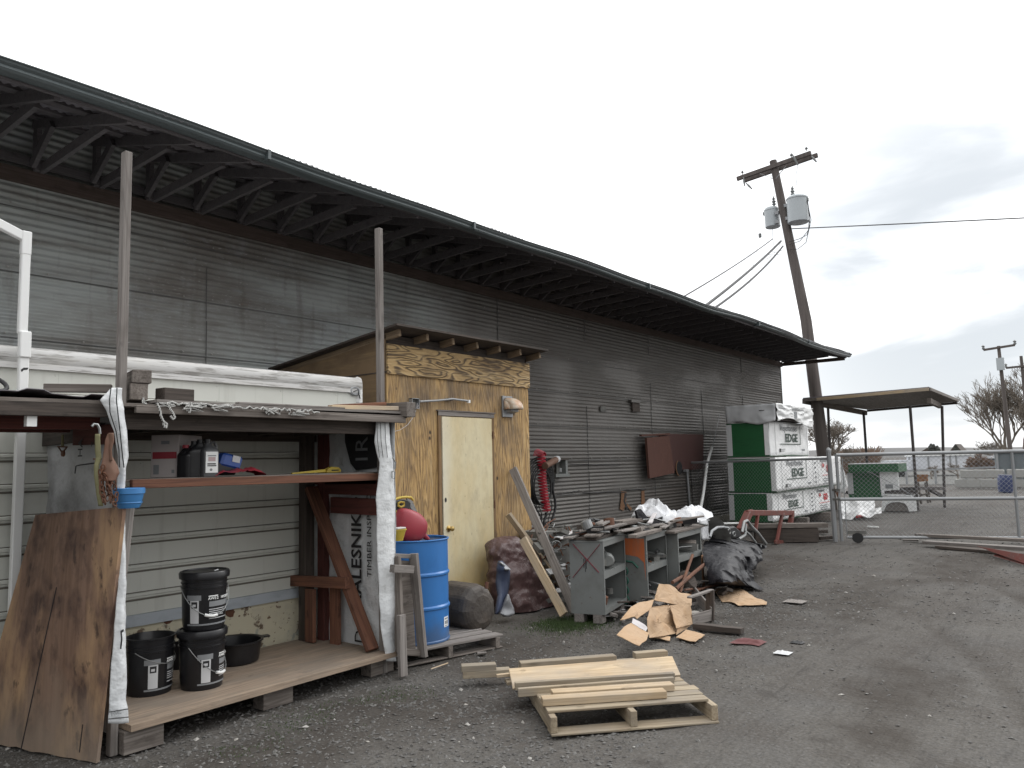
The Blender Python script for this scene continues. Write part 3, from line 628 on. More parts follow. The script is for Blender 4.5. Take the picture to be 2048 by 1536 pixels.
# long white pipe leaning on the wall
a = G(1394, 1062); a = Yp(1394, 1062, WY-0.9)
p = [Yp(1397, 1040, WY-0.75), Yp(1407, 985, WY-0.55), Yp(1414, 928, WY-0.38), Yp(1424, 894, WY-0.3)]
o = MB().tube(p, 0.032, 10).build('leaning_pipe', WHITE, None, smooth=True); tag(o, 'long white bent pipe leaning on the corrugated wall by the green lumber stack', 'pipe')
o = MB().tube([Yp(1425, 893, WY-0.3), Yp(1431, 868, WY-0.2), Yp(1439, 830, WY-0.06)], 0.006, 5).build('wire_rod', GALV, None); tag(o, 'thin wire rising from the tip of the white pipe up the wall', 'wire')

# ================================================================== PLYWOOD SHED
SY, SX0, SX1 = 5.95, 5.56, 8.03
sh = thing('plywood_shed', 'yellow-brown plywood lean-to shed with a sloping roof built against the warehouse', 'shed', (SX0, SY, 0))
def shroof(y): return 2.955-(y-SY)*0.115
MB().box(SX0, SX1-0.02, SY, SY+0.02, 0.10, 2.585).build('front_panel', PLYV, sh)
MB().box(SX0-0.004, SX1, SY-0.02, SY, 2.585, 2.90).build('upper_front_panel', PLYH, sh)
b = MB(); b.prism([(SX0, SY+0.02, 0.1), (SX0, WY-0.03, 0.1), (SX0, WY-0.03, shroof(WY)), (SX0, SY+0.02, shroof(SY))], (0.018, 0, 0)); b.build('side_panel', PLYS, sh)
b = MB(); b.prism([(SX1-0.04, SY+0.02, 0.1), (SX1-0.04, WY-0.03, 0.1), (SX1-0.04, WY-0.03, shroof(WY)), (SX1-0.04, SY+0.02, shroof(SY))], (0.018, 0, 0)); b.build('side_panel', PLYS, sh)
MB().box(SX0-0.006, SX0-0.001, SY+0.0, WY-0.05, 2.60, 2.612).build('side_seam', DARKW, sh)
b = MB(); b.prism([(SX0-0.10, SY-0.26, shroof(SY-0.26)+0.065), (SX0-0.10, WY-0.03, shroof(WY)+0.065), (SX1+0.09, WY-0.03, shroof(WY)+0.065), (SX1+0.09, SY-0.26, shroof(SY-0.26)+0.065)], (0, 0, 0.022)); b.build('roof', DARKW, sh)
for i in range(7):
    x = SX0+0.03+i*(SX1-SX0-0.0)/6
    plank('rafter', (x, SY-0.17, shroof(SY-0.17)+0.026), (x, WY-0.05, shroof(WY)+0.026), 0.04, 0.075, RAFT, sh)
MB().box(SX0+0.01, SX1-0.02, SY+0.02, SY+0.04, 2.85, 3.0).build('blocking', DARKW, sh)
MB().box(SX0+0.03, SX1-0.05, SY+0.02, SY+0.08, -0.02, 0.1).build('sill', GREYW, sh)
# door and frame
DX0, DX1, DZ0, DZ1 = 6.36, 7.225, 0.145, 2.165
door = MB().box(DX0, DX1, SY-0.03, SY-0.001, DZ0, DZ1); dm = Matrix.Translation((DX0, SY, DZ0))
door = MB().box(DX0, DX1, SY-0.03, SY-0.002, DZ0, DZ1).build('door', DOORM, sh, bevel=0.003, M=dm)
kc = Vector((DX0+0.075, SY-0.03, 0.93)); Mk = Matrix.Translation(kc) @ Matrix.Rotation(pi/2, 4, 'X')
MB().lathe([(0.034, 0), (0.034, 0.008), (0.012, 0.014), (0.012, 0.032), (0.024, 0.042), (0.029, 0.055), (0.024, 0.068), (0.004, 0.073)], 20, Mk).build('knob', BRASS, door, smooth=True)
kc = Vector((DX0+0.035, SY-0.0312, 1.245)); b = MB(); b.lathe([(0.016, 0), (0.016, 0.002)], 12, Matrix.Translation(kc) @ Matrix.Rotation(pi/2, 4, 'X') @ Matrix.Diagonal((1, 1.6, 1, 1))); b.build('lock_hole', INK, door)
p = [Vector((6.62, SY-0.034, 0.16)), Vector((6.605, SY-0.034, 0.30)), Vector((6.64, SY-0.034, 0.285)), Vector((6.70, SY-0.036, 0.195))]
MB().tube(p, 0.011, 6).build('hasp', RUST, door)
for s, (x0, x1) in (('a', (DX0-0.055, DX0-0.008)), ('b', (DX1+0.008, DX1+0.055))):
    plank('door_jamb', ((x0+x1)/2, SY-0.012, DZ0-0.03), ((x0+x1)/2, SY-0.012, DZ1+0.07), x1-x0, 0.022, wood('grimy_jamb_'+s, (0.27, 0.17, 0.08), (0.08, 0.05, 0.03), knots=0), sh, up=(0, 1, 0))
plank('door_header', (DX0-0.055, SY-0.014, DZ1+0.035), (DX1+0.055, SY-0.014, DZ1+0.035), 0.026, 0.05, GREYL, sh)
MB().box(DX0-0.07, DX1+0.07, SY-0.035, SY-0.0, DZ1+0.062, DZ1+0.075).build('drip_cap', GREYW, sh)
plank('threshold', (DX0-0.05, SY-0.03, 0.115), (DX1+0.05, SY-0.03, 0.115), 0.06, 0.04, DARKW, sh)
for z in (0.35, 1.15, 1.97): MB().tube([(DX1+0.012, SY-0.036, z-0.045), (DX1+0.012, SY-0.036, z+0.045)], 0.007, 6).build('hinge', RUST, sh)
# electric box, stub of conduit, loose wire
c = Yp(828, 807, SY-0.02)
eb = MB(); w = 0.055
eb.box(c.x-w, c.x+w, SY-0.045, SY-0.04, c.z-0.01+w-0.004, c.z-0.01+w); 
eb = MB()
for (x0, x1, z0, z1) in ((-w, -w+0.006, -w, w), (w-0.006, w, -w, w), (-w, w, -w, -w+0.006), (-w, w, w-0.006, w)): eb.box(c.x+x0, c.x+x1, SY-0.05, SY-0.002, c.z+z0, c.z+z1)
jb = eb.build('junction_box', GALV, sh)
MB().box(c.x-w+0.006, c.x+w-0.006, SY-0.008, SY-0.002, c.z-w+0.006, c.z+w-0.006).build('box_inside', CABD, jb)
MB().tube([Vector((c.x+0.03, SY-0.04, c.z)), Vector((c.x+0.0, SY-0.06, c.z-0.05)), Vector((c.x+0.035, SY-0.05, c.z-0.02)), Vector((c.x+0.05, SY-0.05, c.z-0.06))], 0.003, 5).build('wire_ends', PALEC, jb)
p = [Yp(839, 803, SY-0.04), Yp(875, 801, SY-0.045), Yp(905, 798, SY-0.045), Yp(937, 802, SY-0.04)]
MB().tube(p, 0.012, 8).build('conduit_stub', GALV, sh, smooth=True)
q = Yp(937, 803, SY-0.04); MB().obox(q, (0.016, 0, 0), (0, 0.016, 0), (0, 0, 0.018)).build('conduit_plug', WHITE, sh)
q = Yp(898, 799, SY-0.03); MB().obox(q, (0.05, 0, 0), (0, 0.02, 0), (0, 0, 0.01)).build('conduit_clip', DARKW, sh)
p = [Yp(833, 817, SY-0.03), Yp(828, 832, SY-0.03), Yp(815, 850, SY-0.03), Yp(800, 860, SY-0.03), Yp(784, 864, SY-0.03)]
MB().tube(p, 0.003, 5).build('loose_wire', PALEC, sh)
# hooded vent
hood = mat('rust_stained_white_hood', (0.62, 0.55, 0.45), 0.5, rand_off=False, layers=[('noise', (9, 9, 9), 0.42, 0.62, (0.44, 0.22, 0.10), 0.85, 3)])
c = Yp(1014, 815, SY-0.01)
vh = MB(); vh.box(c.x-0.10, c.x+0.10, SY-0.025, SY-0.002, c.z-0.12, c.z+0.14)
v0 = vh.build('vent_plate', GALV, sh, bevel=0.004)
b = MB()
def hp(u, v):
    a = -1.0+2.0*u; yy = v
    x = a*0.105; arch = 1-abs(a)**6
    ang = v*pi/2*1.05
    return (c.x+0.02+x, SY-0.03-0.17*sin(ang)*(0.55+0.45*arch), c.z+0.0+0.135*cos(ang)*(0.75+0.25*arch)-0.02)
b.grid(hp, 14, 8)
b.add([hp(0, i/8) for i in range(9)]+[(c.x-0.085, SY-0.03, c.z-0.03)], [list(range(10))]); b.add([hp(1, i/8) for i in range(9)]+[(c.x+0.125, SY-0.03, c.z-0.03)], [list(range(10))])
b.build('vent_hood', hood, v0, smooth=True, solid=0.004)
MB().obox((c.x+0.02, SY-0.07, c.z-0.045), (0.075, 0, 0), (0, 0.045, -0.01), (0, 0, 0.02)).build('vent_flap', GALV, v0)
MB().tube([Yp(1019, 868, SY-0.01)+Vector((-0.3, 0, 0.0)), Yp(1019, 868, SY-0.01)+Vector((-0.3, 0, 0.0))+Vector((0.01, 0, 0.01))], 0.004, 4).build('nail', RUST, sh)

# ================================================================== BOX TRAILER BEHIND THE OPEN SHELTER
TY, TX1, TZ = 5.75, 5.05, 2.50
tr = thing('box_trailer', 'white ribbed box trailer parked between the open shelter and the warehouse', 'trailer', (1, TY, 0))
b = MB()
zs = [0.60]
def trp(u, v): return (-3.5+(TX1-0.05+3.5)*u, TY, 0.6+1.78*v)
b.box(-3.5, TX1-0.03, TY, TY+1.9, 0.6, 2.38)
body = b.build('body', TRAIL, tr)
b = MB(); z = 0.74
while z < 2.36:
    b.box(-3.5, TX1-0.06, TY-0.016, TY-0.0005, z-0.013, z+0.013); b.box(-3.5, TX1-0.06, TY-0.008, TY-0.0004, z-0.03, z-0.0135); z += 0.203
b.build('side_rib', TRAIL, tr, bevel=0.004)
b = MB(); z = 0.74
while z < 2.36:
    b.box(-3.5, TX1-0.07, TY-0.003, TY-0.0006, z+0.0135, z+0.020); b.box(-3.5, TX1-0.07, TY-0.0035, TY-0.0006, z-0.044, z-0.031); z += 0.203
b.build('rib_shade_line', RIBSHADE, tr)  # shade above and below each rib, put in as thin dark strips
b = MB()
x = -3.2
while x < TX1-0.1:
    for kz in range(9):
        z = 0.68+kz*0.203
        b.lathe([(0.006, 0), (0.004, 0.003)], 6, Matrix.Translation((x, TY, z)) @ Matrix.Rotation(pi/2, 4, 'X'))
        b.lathe([(0.006, 0), (0.004, 0.003)], 6, Matrix.Translation((x, TY, z+0.09)) @ Matrix.Rotation(pi/2, 4, 'X'))
    b.box(x+0.02, x+0.023, TY-0.0015, TY-0.0002, 0.6, 2.38)
    x += 0.61
b.build('rivets_and_seams', TRAIL, tr)
b = MB()
tp = [(0.0, 0.0), (-0.012, 0.0), (-0.022, 0.012), (-0.024, 0.075), (-0.014, 0.10), (0.05, 0.115), (1.9, 0.125)]
b.grid(lambda u, v: (-3.5+(TX1-0.02+3.5)*u, TY+tp[int(round(v*6))][0], 2.375+tp[int(round(v*6))][1]), 1, 6)
b.add([(TX1-0.02, TY+p[0], 2.375+p[1]) for p in tp]+[(TX1-0.02, TY+1.9, 2.375)], [list(range(8))])
b.build('top_rail', TRTOP, tr, smooth=True)
MB().box(-3.5, TX1-0.03, TY-0.022, TY-0.001, 2.335, 2.374).build('rail_flange', TRTOP, tr)
b = MB(); b.lathe([(0.05, 0.6), (0.05, 2.44), (0.035, 2.485), (0.0, 2.50)], 12, Matrix.Translation((TX1-0.035, TY+0.03, 0)), a0=-pi, a1=0.3, cap0=False, cap1=False)
b.build('corner_post', TRTOP, tr, smooth=True)
lm = MB(); cc = Yp(709, 782, TY-0.01)
lm.lathe([(0.058, 0), (0.058, 0.008), (0.045, 0.016), (0.03, 0.010)], 18, Matrix.Translation(cc) @ Matrix.Rotation(pi/2, 4, 'X') @ Matrix.Diagonal((1.15, 0.8, 1, 1)))
ll = lm.build('marker_light_housing', GALV, tr, smooth=True)
MB().tube([cc+Vector((-0.03, -0.02, -0.01)), cc+Vector((0.02, -0.025, 0.012)), cc+Vector((0.035, -0.02, -0.02)), cc+Vector((0.06, -0.012, -0.07))], 0.005, 5).build('light_wire', INK, ll)
MB().box(-3.5, TX1-0.03, TY-0.012, TY+0.05, 0.515, 0.598).build('lower_rail', BLUEW, tr)
MB().box(-3.5, TX1-0.05, TY+0.012, TY+0.06, 0.05, 0.515).build('peeling_skirt', PEEL, tr)
b = MB()
for px, py, r in ((308, 1232, 0.05), (335, 1238, 0.035), (258, 1235, 0.05), (462, 1225, 0.04), (515, 1200, 0.04)):
    c = Yp(px, py, TY+0.011); pts = []
    for k in range(11):
        a = 2*pi*k/11; rr = r*(0.6+0.6*random.random()); pts.append(c+Vector((cos(a)*rr*1.2, 0, sin(a)*rr)))
    MB().prism(pts, (0, -0.0015, 0)).build('rust_hole', RUST, tr)

# ================================================================== DOWNSPOUT
t = thing('downspout', 'white square downspout with an elbow, at the left edge before the trailer', 'downspout', (1.9, 5.4, 0))
DY = 5.66
def dp(x, y): return Yp(x+8, y, DY)
a0, a1, a2, a3, a4, a5 = dp(-40, 432), dp(44, 475), dp(42, 668), dp(46, 690), dp(44, 790), dp(40, 1235)
MB().beam(a0, a1+Vector((0.01, 0, -0.008)), 0.04, 0.062).build('elbow_arm', WHITE, t, bevel=0.006)
vx = lambda p, z: Vector((a2.x, DY, z))
MB().beam(Vector((a1.x, DY, a1.z+0.035)), Vector((a1.x, DY, a2.z)), 0.055, 0.042, up=(0, 1, 0)).build('upper_pipe', WHITE, t, bevel=0.006)
MB().beam(Vector((a1.x, DY, a1.z+0.04)), Vector((a1.x, DY, a1.z-0.12)), 0.060, 0.047, up=(0, 1, 0)).build('elbow_sleeve', WHITE, t, bevel=0.006)
MB().beam(Vector((a1.x+0.012, DY-0.01, a2.z+0.015)), Vector((a1.x+0.014, DY-0.01, a2.z-0.16)), 0.068, 0.050, up=(0, 1, 0)).build('coupling', WHITE, t, bevel=0.006)
MB().beam(Vector((a1.x+0.014, DY, a2.z-0.14)), Vector((a1.x+0.014, DY, 0.25)), 0.058, 0.044, up=(0, 1, 0)).build('lower_pipe', WHITE, t, bevel=0.006)
c = Vector((a1.x+0.014, DY-0.023, a2.z-0.235)); MB().prism([c+Vector((-0.022, 0, -0.008)), c+Vector((-0.005, 0, 0.008)), c+Vector((0.024, 0, 0.010)), c+Vector((0.018, 0, -0.004)), c+Vector((-0.004, 0, -0.008)), c+Vector((-0.016, 0, -0.022))], (0, 0.001, 0)).build('torn_hole', INK, t)

# ================================================================== OPEN SHELTER (lean-to with shelf and platform)
LY = 4.7
ls = thing('open_shelter', 'open-fronted timber shelter with wrapped sides, a shelf and a plywood platform on blocks', 'shelter', (3.3, LY, 0))
AX, BX, PY = 2.27, 4.40, 4.76
plank('tall_post', (AX, PY, 0.0), (AX-0.005, PY, 3.62), 0.045, 0.056, GREYL, ls, up=(0, 1, 0))
plank('tall_post', (BX-0.01, PY, 0.0), (BX-0.03, PY, 3.61), 0.045, 0.056, GREYL, ls, up=(0, 1, 0))
plank('back_post', (4.30, 5.62, 0.1), (4.30, 5.62, 1.95), 0.10, 0.09, DARKW, ls, up=(0, 1, 0))
plank('back_post', (4.40, 5.50, 0.1), (4.40, 5.50, 1.95), 0.09, 0.09, REDD, ls, up=(0, 1, 0))
plank('back_post', (2.33, 5.62, 0.1), (2.33, 5.62, 1.95), 0.10, 0.09, DARKW, ls, up=(0, 1, 0))
# roof deck: two plywood layers over a front beam
MB().box(2.18, 4.52, 4.60, 5.72, 2.015, 2.035).build('roof_deck', GREYW, ls)
b = MB(); rnd = random.Random(4)
b.prism([(2.40, 4.58, 2.046), (3.2, 4.60, 2.042), (4.1, 4.60, 2.05), (4.50, 4.62, 2.052), (4.5, 5.6, 2.06), (2.5, 5.6, 2.05)], (0, 0, 0.018)); b.build('roof_sheet', GREYL, ls)
plank('front_beam', (2.26, 4.73, 1.945), (4.44, 4.73, 1.945), 0.045, 0.12, DARKW, ls)
plank('fascia_strip', (2.28, 4.605, 2.0), (4.50, 4.605, 1.998), 0.03, 0.045, GREYW, ls)
plank('back_beam', (2.26, 5.66, 1.93), (4.44, 5.66, 1.93), 0.045, 0.14, DARKW, ls)
for x in (2.75, 3.25, 3.75, 4.2): plank('roof_joist', (x, 4.76, 1.955), (x, 5.66, 1.955), 0.045, 0.10, DARKW, ls)
plank('roof_end_block', (4.53, 4.56, 2.085), (4.47, 5.3, 2.095), 0.11, 0.12, GREYW, ls)
# shelf with a red-brown front rail
MB().box(2.32, 4.40, 4.78, 5.30, 1.565, 1.585).build('shelf_board', GREYW, ls)
plank('shelf_rail', (2.34, 4.755, 1.555), (4.36, 4.755, 1.545), 0.04, 0.055, REDW, ls)
plank('shelf_cleat', (4.385, 4.80, 1.53), (4.385, 5.60, 1.53), 0.05, 0.09, REDD, ls)
plank('side_board', (4.375, 4.74, 1.47), (4.375, 5.55, 1.485), 0.03, 0.16, REDD, ls)
plank('side_board', (4.375, 4.80, 1.30), (4.375, 5.38, 1.31), 0.03, 0.135, REDD, ls)
c0 = Xp(622, 975, 4.30); c1 = Xp(745, 1300, 4.30)
plank('diagonal_brace', c0, c1, 0.045, 0.11, REDW, ls, up=(1, 0, 0))
plank('low_rail', Xp(582, 1161, 4.25), Xp(695, 1166, 4.25), 0.045, 0.09, REDW, ls, up=(0, 0, 1))
plank('low_upright', Xp(621, 1178, 4.24), Xp(621, 1284, 4.24), 0.11, 0.035, REDW, ls, up=(1, 0, 0))
plank('low_upright', Xp(670, 1172, 4.33), Xp(671, 1297, 4.33), 0.11, 0.035, REDW, ls, up=(1, 0, 0))
# platform on blocks
MB().box(2.32, 4.50, 4.64, 5.70, 0.135, 0.172).build('platform', FLOORW, ls)
for x, y in ((2.42, 4.74), (3.38, 4.78), (4.36, 4.80)):
    plank('support_block', (x-0.12, y, 0.065), (x+0.12, y, 0.065), 0.12, 0.13, GREYW, ls)
    plank('support_block', (x-0.12, y+0.8, 0.065), (x+0.12, y+0.8, 0.065), 0.12, 0.13, DARKW, ls)
plank('platform_joist', (2.35, 5.2, 0.10), (4.45, 5.2, 0.10), 0.09, 0.07, DARKW, ls)
# the wrap nailed over both sides
def crump(p, a=0.012, f=4.0): return a*ridge(p, f, 3)
b = MB()
def rw(u, v):
    y = 4.70+1.02*u; z = 0.16+1.86*v; return (4.425-crump((0, y, z), 0.010, 2.6), y, z)
b.grid(rw, 44, 70); rwp = b.build('side_wrap', WRAP, ls, smooth=True, solid=0.003)
b = MB()
def lw(u, v):
    y = 4.74+1.22*u; z = 0.75+1.24*v; return (2.245+crump((0, y, z), 0.016, 2.2), y, z-0.10*u*(v > 0.9))
b.grid(lw, 44, 50); lwp = b.build('side_wrap', WRAPD, ls, smooth=True, solid=0.003)
MB().box(2.255, 2.268, 4.74, 5.96, 0.12, 0.76).build('side_skirt', WRAPD, ls)
# front strips folded round the posts; outlines follow how the wrap hangs
def strip(name, rows, Y, m, par, nu=5, amp=0.010, ret=0.10):
    b = MB(); pts = []
    for (xl, xr, y) in rows: pts.append((Yp(xl, y, Y), Yp(xr, y, Y)))
    def fn(u, v):
        t = v*(len(pts)-1); i = min(int(t), len(pts)-2); f = t-i
        l = pts[i][0].lerp(pts[i+1][0], f); r = pts[i][1].lerp(pts[i+1][1], f); p = l.lerp(r, u)
        return p+Vector((0.3*amp*noise.noise(p*9), -amp*(ridge(p, 5.5, 2)-0.7)-0.02*sin(u*pi), 0))
    b.grid(fn, nu*3, (len(rows)-1)*7)
    return b.build(name, m, par, smooth=True, solid=0.003)
st = strip('front_wrap', [(222,245,776),(199,245,800),(212,247,822),(228,253,862),(236,256,912),(236,251,936),(234,250,1010),(236,250,1090),(236,252,1165),(228,251,1260),(222,252,1340),(218,252,1400),(216,260,1446)], 4.58, WRAP, ls, 4)
sr = strip('front_wrap', [(752,778,842),(748,780,885),(758,786,925),(752,789,1000),(754,789,1090),(757,790,1180),(762,790,1260),(772,792,1322)], 4.665, WRAP, ls, 5)
MB().grid(lambda u, v: (4.435+0.012*ridge((u, 0, v*3), 2, 2), 4.67+0.25*u, 0.12+1.9*v), 8, 40).build('outer_wrap', WRAP, ls, smooth=True, solid=0.003)
# printed stripes on the left strip
def stripline(pts, r, Y, m, par, name='printed_line'):
    MB().tube([Yp(x, y, Y) for x, y in pts], r, 4).build(name, m, par)
stripline([(222,776),(219,800),(220,825),(232,862),(238,900),(239,935)], 0.0035, 4.54, INK, st)
stripline([(234,776),(233,802),(240,862),(245,912),(248,935)], 0.0035, 4.54, INK, st)
stripline([(218,1424),(256,1418)], 0.003, 4.54, INK, st); stripline([(217,1438),(257,1434)], 0.003, 4.54, INK, st)
text('printed_words', 'FSC', 0.035, Yp(222, 1433, 4.54), (1, 0, 0.06), (0, 0, 1), INKY, st)
text('printed_words', 'kalesnikoff', 0.02, Yp(229, 842, 4.54), (0.25, 0, -1), (1, 0, 0.25), INKY, st)
MB().prism([Yp(x, y, 4.54) for x, y in ((241,1262),(247,1258),(248,1262),(244,1266),(245,1280),(243,1298),(240,1298),(242,1278))], (0, 0.002, 0)).build('printed_mark', INK, st)
for xo in (758, 765, 774):
    stripline([(xo-4, 846), (xo-3, 880), (xo+1, 915)], 0.003, 4.632, INK, sr)
b = MB(); b.tube([Yp(785, 915, 4.63), Yp(791, 925, 4.63), Yp(790, 938, 4.63)], 0.006, 6); b.build('wire_clip', STEEL, sr)
b = MB(); b.tube([Yp(784, 942, 4.63), Yp(790, 944, 4.63), Yp(789, 958, 4.63), Yp(784, 956, 4.63)], 0.005, 6, closed=True); b.build('wire_clip', STEEL, sr)
# lettering on the inside of the right wrap, reading upwards
TXx = 4.388
o0 = Xp(737, 1228, TXx)
ln = 'KALESNIKOFF'
text('lettering', ln, 0.172, (TXx, 5.02, 0.475), (0, 0, 1), (0, 1, 0), INK, rwp, bold=0.003)
text('lettering', 'TIMBER INSPIRED', 0.075, (TXx, 4.895, 0.73), (0, 0, 1), (0, 1, 0), INK, rwp, sx=1.2)
text('lettering', 'D', 0.15, (TXx, 5.0, 0.19), (0, 0, 1), (0, 1, 0), INK, rwp)
MB().prism([(TXx+0.004, y, z) for y, z in ((4.80, 2.0), (5.22, 2.0), (5.22, 1.84), (5.15, 1.66), (5.08, 1.60), (4.80, 1.62))], (-0.002, 0, 0)).build('printed_emblem', INK, rwp)
text('emblem_letter', 'R', 0.22, (TXx-0.002, 4.93, 1.745), (0, 0, 1), (0, 1, 0), INKY, rwp)
text('emblem_letter', 'I', 0.22, (TXx-0.002, 4.93, 1.665), (0, 0, 1), (0, 1, 0), INKY, rwp)
MB().prism([(TXx-0.002, y, z) for y, z in ((4.93, 1.90), (4.93, 1.995), (5.05, 1.985))], (-0.001, 0, 0)).build('emblem_triangle', INKY, rwp)
# on the left side wrap
text('lettering', 'HA', 0.085, Xp(164, 915, 2.205), (0, 0, 1), (0, 1, 0), INK, lwp)
text('lettering', 'r-', 0.06, Xp(182, 893, 2.205), (0, -1, 0), (0, 0, 1), INK, lwp)
MB().tube([Xp(x, y, 2.21) for x, y in ((150, 947), (152, 932), (160, 930), (190, 926))], 0.004, 4).build('printed_line', INK, lwp)
# brown inner framing seen above the left wrap
plank('inner_rail', Xp(205, 862, 2.235), Xp(75, 880, 2.235), 0.03, 0.10, DARKW, ls)
plank('inner_rail', Xp(236, 868, 2.23), Xp(150, 872, 2.23), 0.03, 0.12, REDD, ls)

# ---------------- roof of the neighbouring lean-to on the left
lr = thing('side_roof', 'low dark plank roof with a ragged metal edge running out of the picture at the left', 'roof', (0.6, 4.8, 1.9))
b = MB(); rnd = random.Random(5)
pts = []
MB().prism([(-1.6, 4.62, 1.985), (2.19, 4.62, 2.025), (2.19, 5.4, 2.045), (-1.6, 5.6, 2.02)], (0, 0, 0.02)).build('roof_board', GREYW, lr)
b = MB(); k = 44; vs = []
def edge(u, v):
    x = -1.6+3.75*u; return (x, 4.60+0.7*v, 2.052+0.01*sin(x*5)+(0.018 if (int(x*9) % 3 == 0 and v == 0) else 0)+0.006*noise.noise((x*8, v, 0))+0.012*u)
b.grid(edge, 90, 3); b.build('roof_metal', ROOFM, lr, solid=0.004)
plank('fascia', (-1.6, 4.63, 1.95), (2.16, 4.63, 1.985), 0.03, 0.075, DARKW, lr)
plank('under_beam', (-1.6, 4.9, 1.90), (2.2, 4.9, 1.94), 0.06, 0.10, REDD, lr)
plank('under_beam', (-1.6, 5.3, 1.90), (2.2, 5.3, 1.94), 0.06, 0.10, REDD, lr)
MB().tube([Xp(15, 862, 2.0), Xp(60, 862, 2.0)], 0.012, 6).build('pipe_bracket', INK, lr)
MB().obox(Yp(61, 842, 4.66), (0.025, 0, 0), (0, 0.02, 0), (0, 0, 0.03)).build('white_tab', WHITE, lr)
0 and plank('cover_board', (1.93, 4.72, 2.085), (2.27, 4.80, 2.115), 0.30, 0.02, GREYW, lr)
# black coil of hose lying on it
t = MB()
for k, (cx, r, ti) in enumerate(((1.52, 0.10, 0.5), (1.50, 0.085, 0.9), (1.60, 0.08, -0.3), (1.46, 0.09, 0.2))):
    pts = [Vector((cx+r*cos(a)*1.0, 4.85+r*sin(a)*0.5+ti*0.02, 2.085+0.045+r*0.62*sin(a+ti)*0.9)) for a in [2*pi*i/22 for i in range(22)]]
    t.tube(pts, 0.012, 7, closed=True)
tag(t.build('hose_coil', BLKR, None, smooth=True), 'black hose coiled on the low roof at the left edge', 'hose')
# timbers on the shelter roof
def roofpiece(name, p0, p1, w, h, m, label): return plank(name, p0, p1, w, h, m, None, label=label, cat='timber', group='timbers lying on the shelter roof')
Z1 = 2.066
roofpiece('timber_block', (2.35, 4.70, Z1+0.05), (2.48, 5.3, Z1+0.05), 0.10, 0.10, GREYW, 'grey timber block set crosswise on the shelter roof, directly right of the left tall post')
roofpiece('timber_block', (2.36, 4.69, Z1+0.143), (2.50, 5.2, Z1+0.143), 0.11, 0.08, GREYW, 'topmost grey timber of the small pile on the shelter roof beside the left tall post')
roofpiece('timber_block', (2.49, 4.72, Z1+0.0415), (2.70, 4.74, Z1+0.0415), 0.10, 0.083, DARKW, 'short dark timber lying lengthwise on the shelter roof, behind the frayed rope')
roofpiece('timber_block', (1.95, 5.05, Z1+0.075), (2.26, 4.86, Z1+0.075), 0.05, 0.05, GREYW, 'thin grey stick lying on the low roof just left of the left tall post')
roofpiece('loose_board', (3.78, 4.66, Z1+0.012), (4.44, 4.635, Z1+0.028), 0.05, 0.034, PALE, 'long pale wedge-shaped board on the right end of the shelter roof')
roofpiece('loose_board', (3.9, 4.80, Z1+0.03), (4.40, 4.75, Z1+0.07), 0.09, 0.03, REDW, 'reddish board lying behind the pale board on the shelter roof')
roofpiece('loose_board', (3.0, 4.67, Z1+0.008), (3.9, 4.655, Z1+0.008), 0.05, 0.015, GREYL, 'thin grey strip of wood along the front edge of the shelter roof')
# rope wound along the roof edge
rp = thing('braided_rope', 'frayed black and white braided rope draped along the front edge of the shelter roof', 'rope', (3.0, 4.58, 2.05))
rnd = random.Random(9)
pts = []
x = 2.46
while x < 3.62:
    pts.append(Vector((x, 4.575+0.01*rnd.uniform(-1, 1), 2.045-0.010*(x-2.4)+0.010*rnd.uniform(-1, 1)))); x += 0.025
MB().tube(pts, 0.0065, 6).build('main_line', ROPEM, rp)
def tangle(cx, z, n, r, nm):
    pts = []
    for i in range(n):
        pts.append(Vector((cx+rnd.uniform(-r, r)*1.8, 4.565+rnd.uniform(-0.012, 0.012), z+rnd.uniform(-r, r)*0.55)))
    MB().tube(pts, 0.0055, 6).build(nm, ROPEM, rp)
tangle(2.46, 2.03, 9, 0.028, 'knot'); tangle(2.64, 2.025, 16, 0.05, 'knot'); tangle(2.83, 2.03, 12, 0.05, 'knot'); tangle(3.2, 2.02, 16, 0.04, 'knot'); tangle(3.42, 2.02, 18, 0.05, 'knot')
def hang(px): MB().tube([Yp(x, y, 4.56) for x, y in px], 0.007, 6).build('loose_end', ROPEM, rp)
hang([(314,806),(320,820),(322,832),(327,843),(334,848),(332,856),(329,854),(327,846)])
hang([(335,806),(340,818),(346,826),(350,836),(346,839),(341,832)]); hang([(286,795),(287,806),(293,808)]); hang([(383,806),(381,814),(379,826)])

# ================================================================== THINGS ON THE SHELF
SZ = 1.587
def sp(x, Y): return Yp(x, 945, Y).x
# printed carton with a red band, corner towards the yard
cA, cB, cC = Yp(301, 945, 5.12), Yp(357, 948, 4.98), Yp(403, 945, 5.14)
t = thing('printed_carton', 'pale cardboard carton with a red band at the left end of the shelf', 'carton', (cB.x, cB.y, SZ))
H = 0.285
cM = mat('grey_white_carton', (0.46, 0.42, 0.41), 0.8, layers=[('noise', (6, 6, 6), 0.5, 0.75, (0.37, 0.34, 0.33), 0.7)])
A, B_, C_ = (Vector((p.x, p.y, SZ)) for p in (cA, cB, cC)); D_ = A+C_-B_
MB().prism([A, B_, C_, D_], (0, 0, H)).build('box', cM, t, bevel=0.003)
nA = (B_-A).cross(ZZ).normalized(); nA = nA if nA.y < 0 else -nA
def onA(u0, u1, z0, z1, m, nm, A=A, B=B_, n=nA):
    P = [A.lerp(B, u0)+Vector((0, 0, z0*H)), A.lerp(B, u1)+Vector((0, 0, z0*H)), A.lerp(B, u1)+Vector((0, 0, z1*H)), A.lerp(B, u0)+Vector((0, 0, z1*H))]
    return MB().prism([p+n*0.0005 for p in P], n*0.0012).build(nm, m, t)
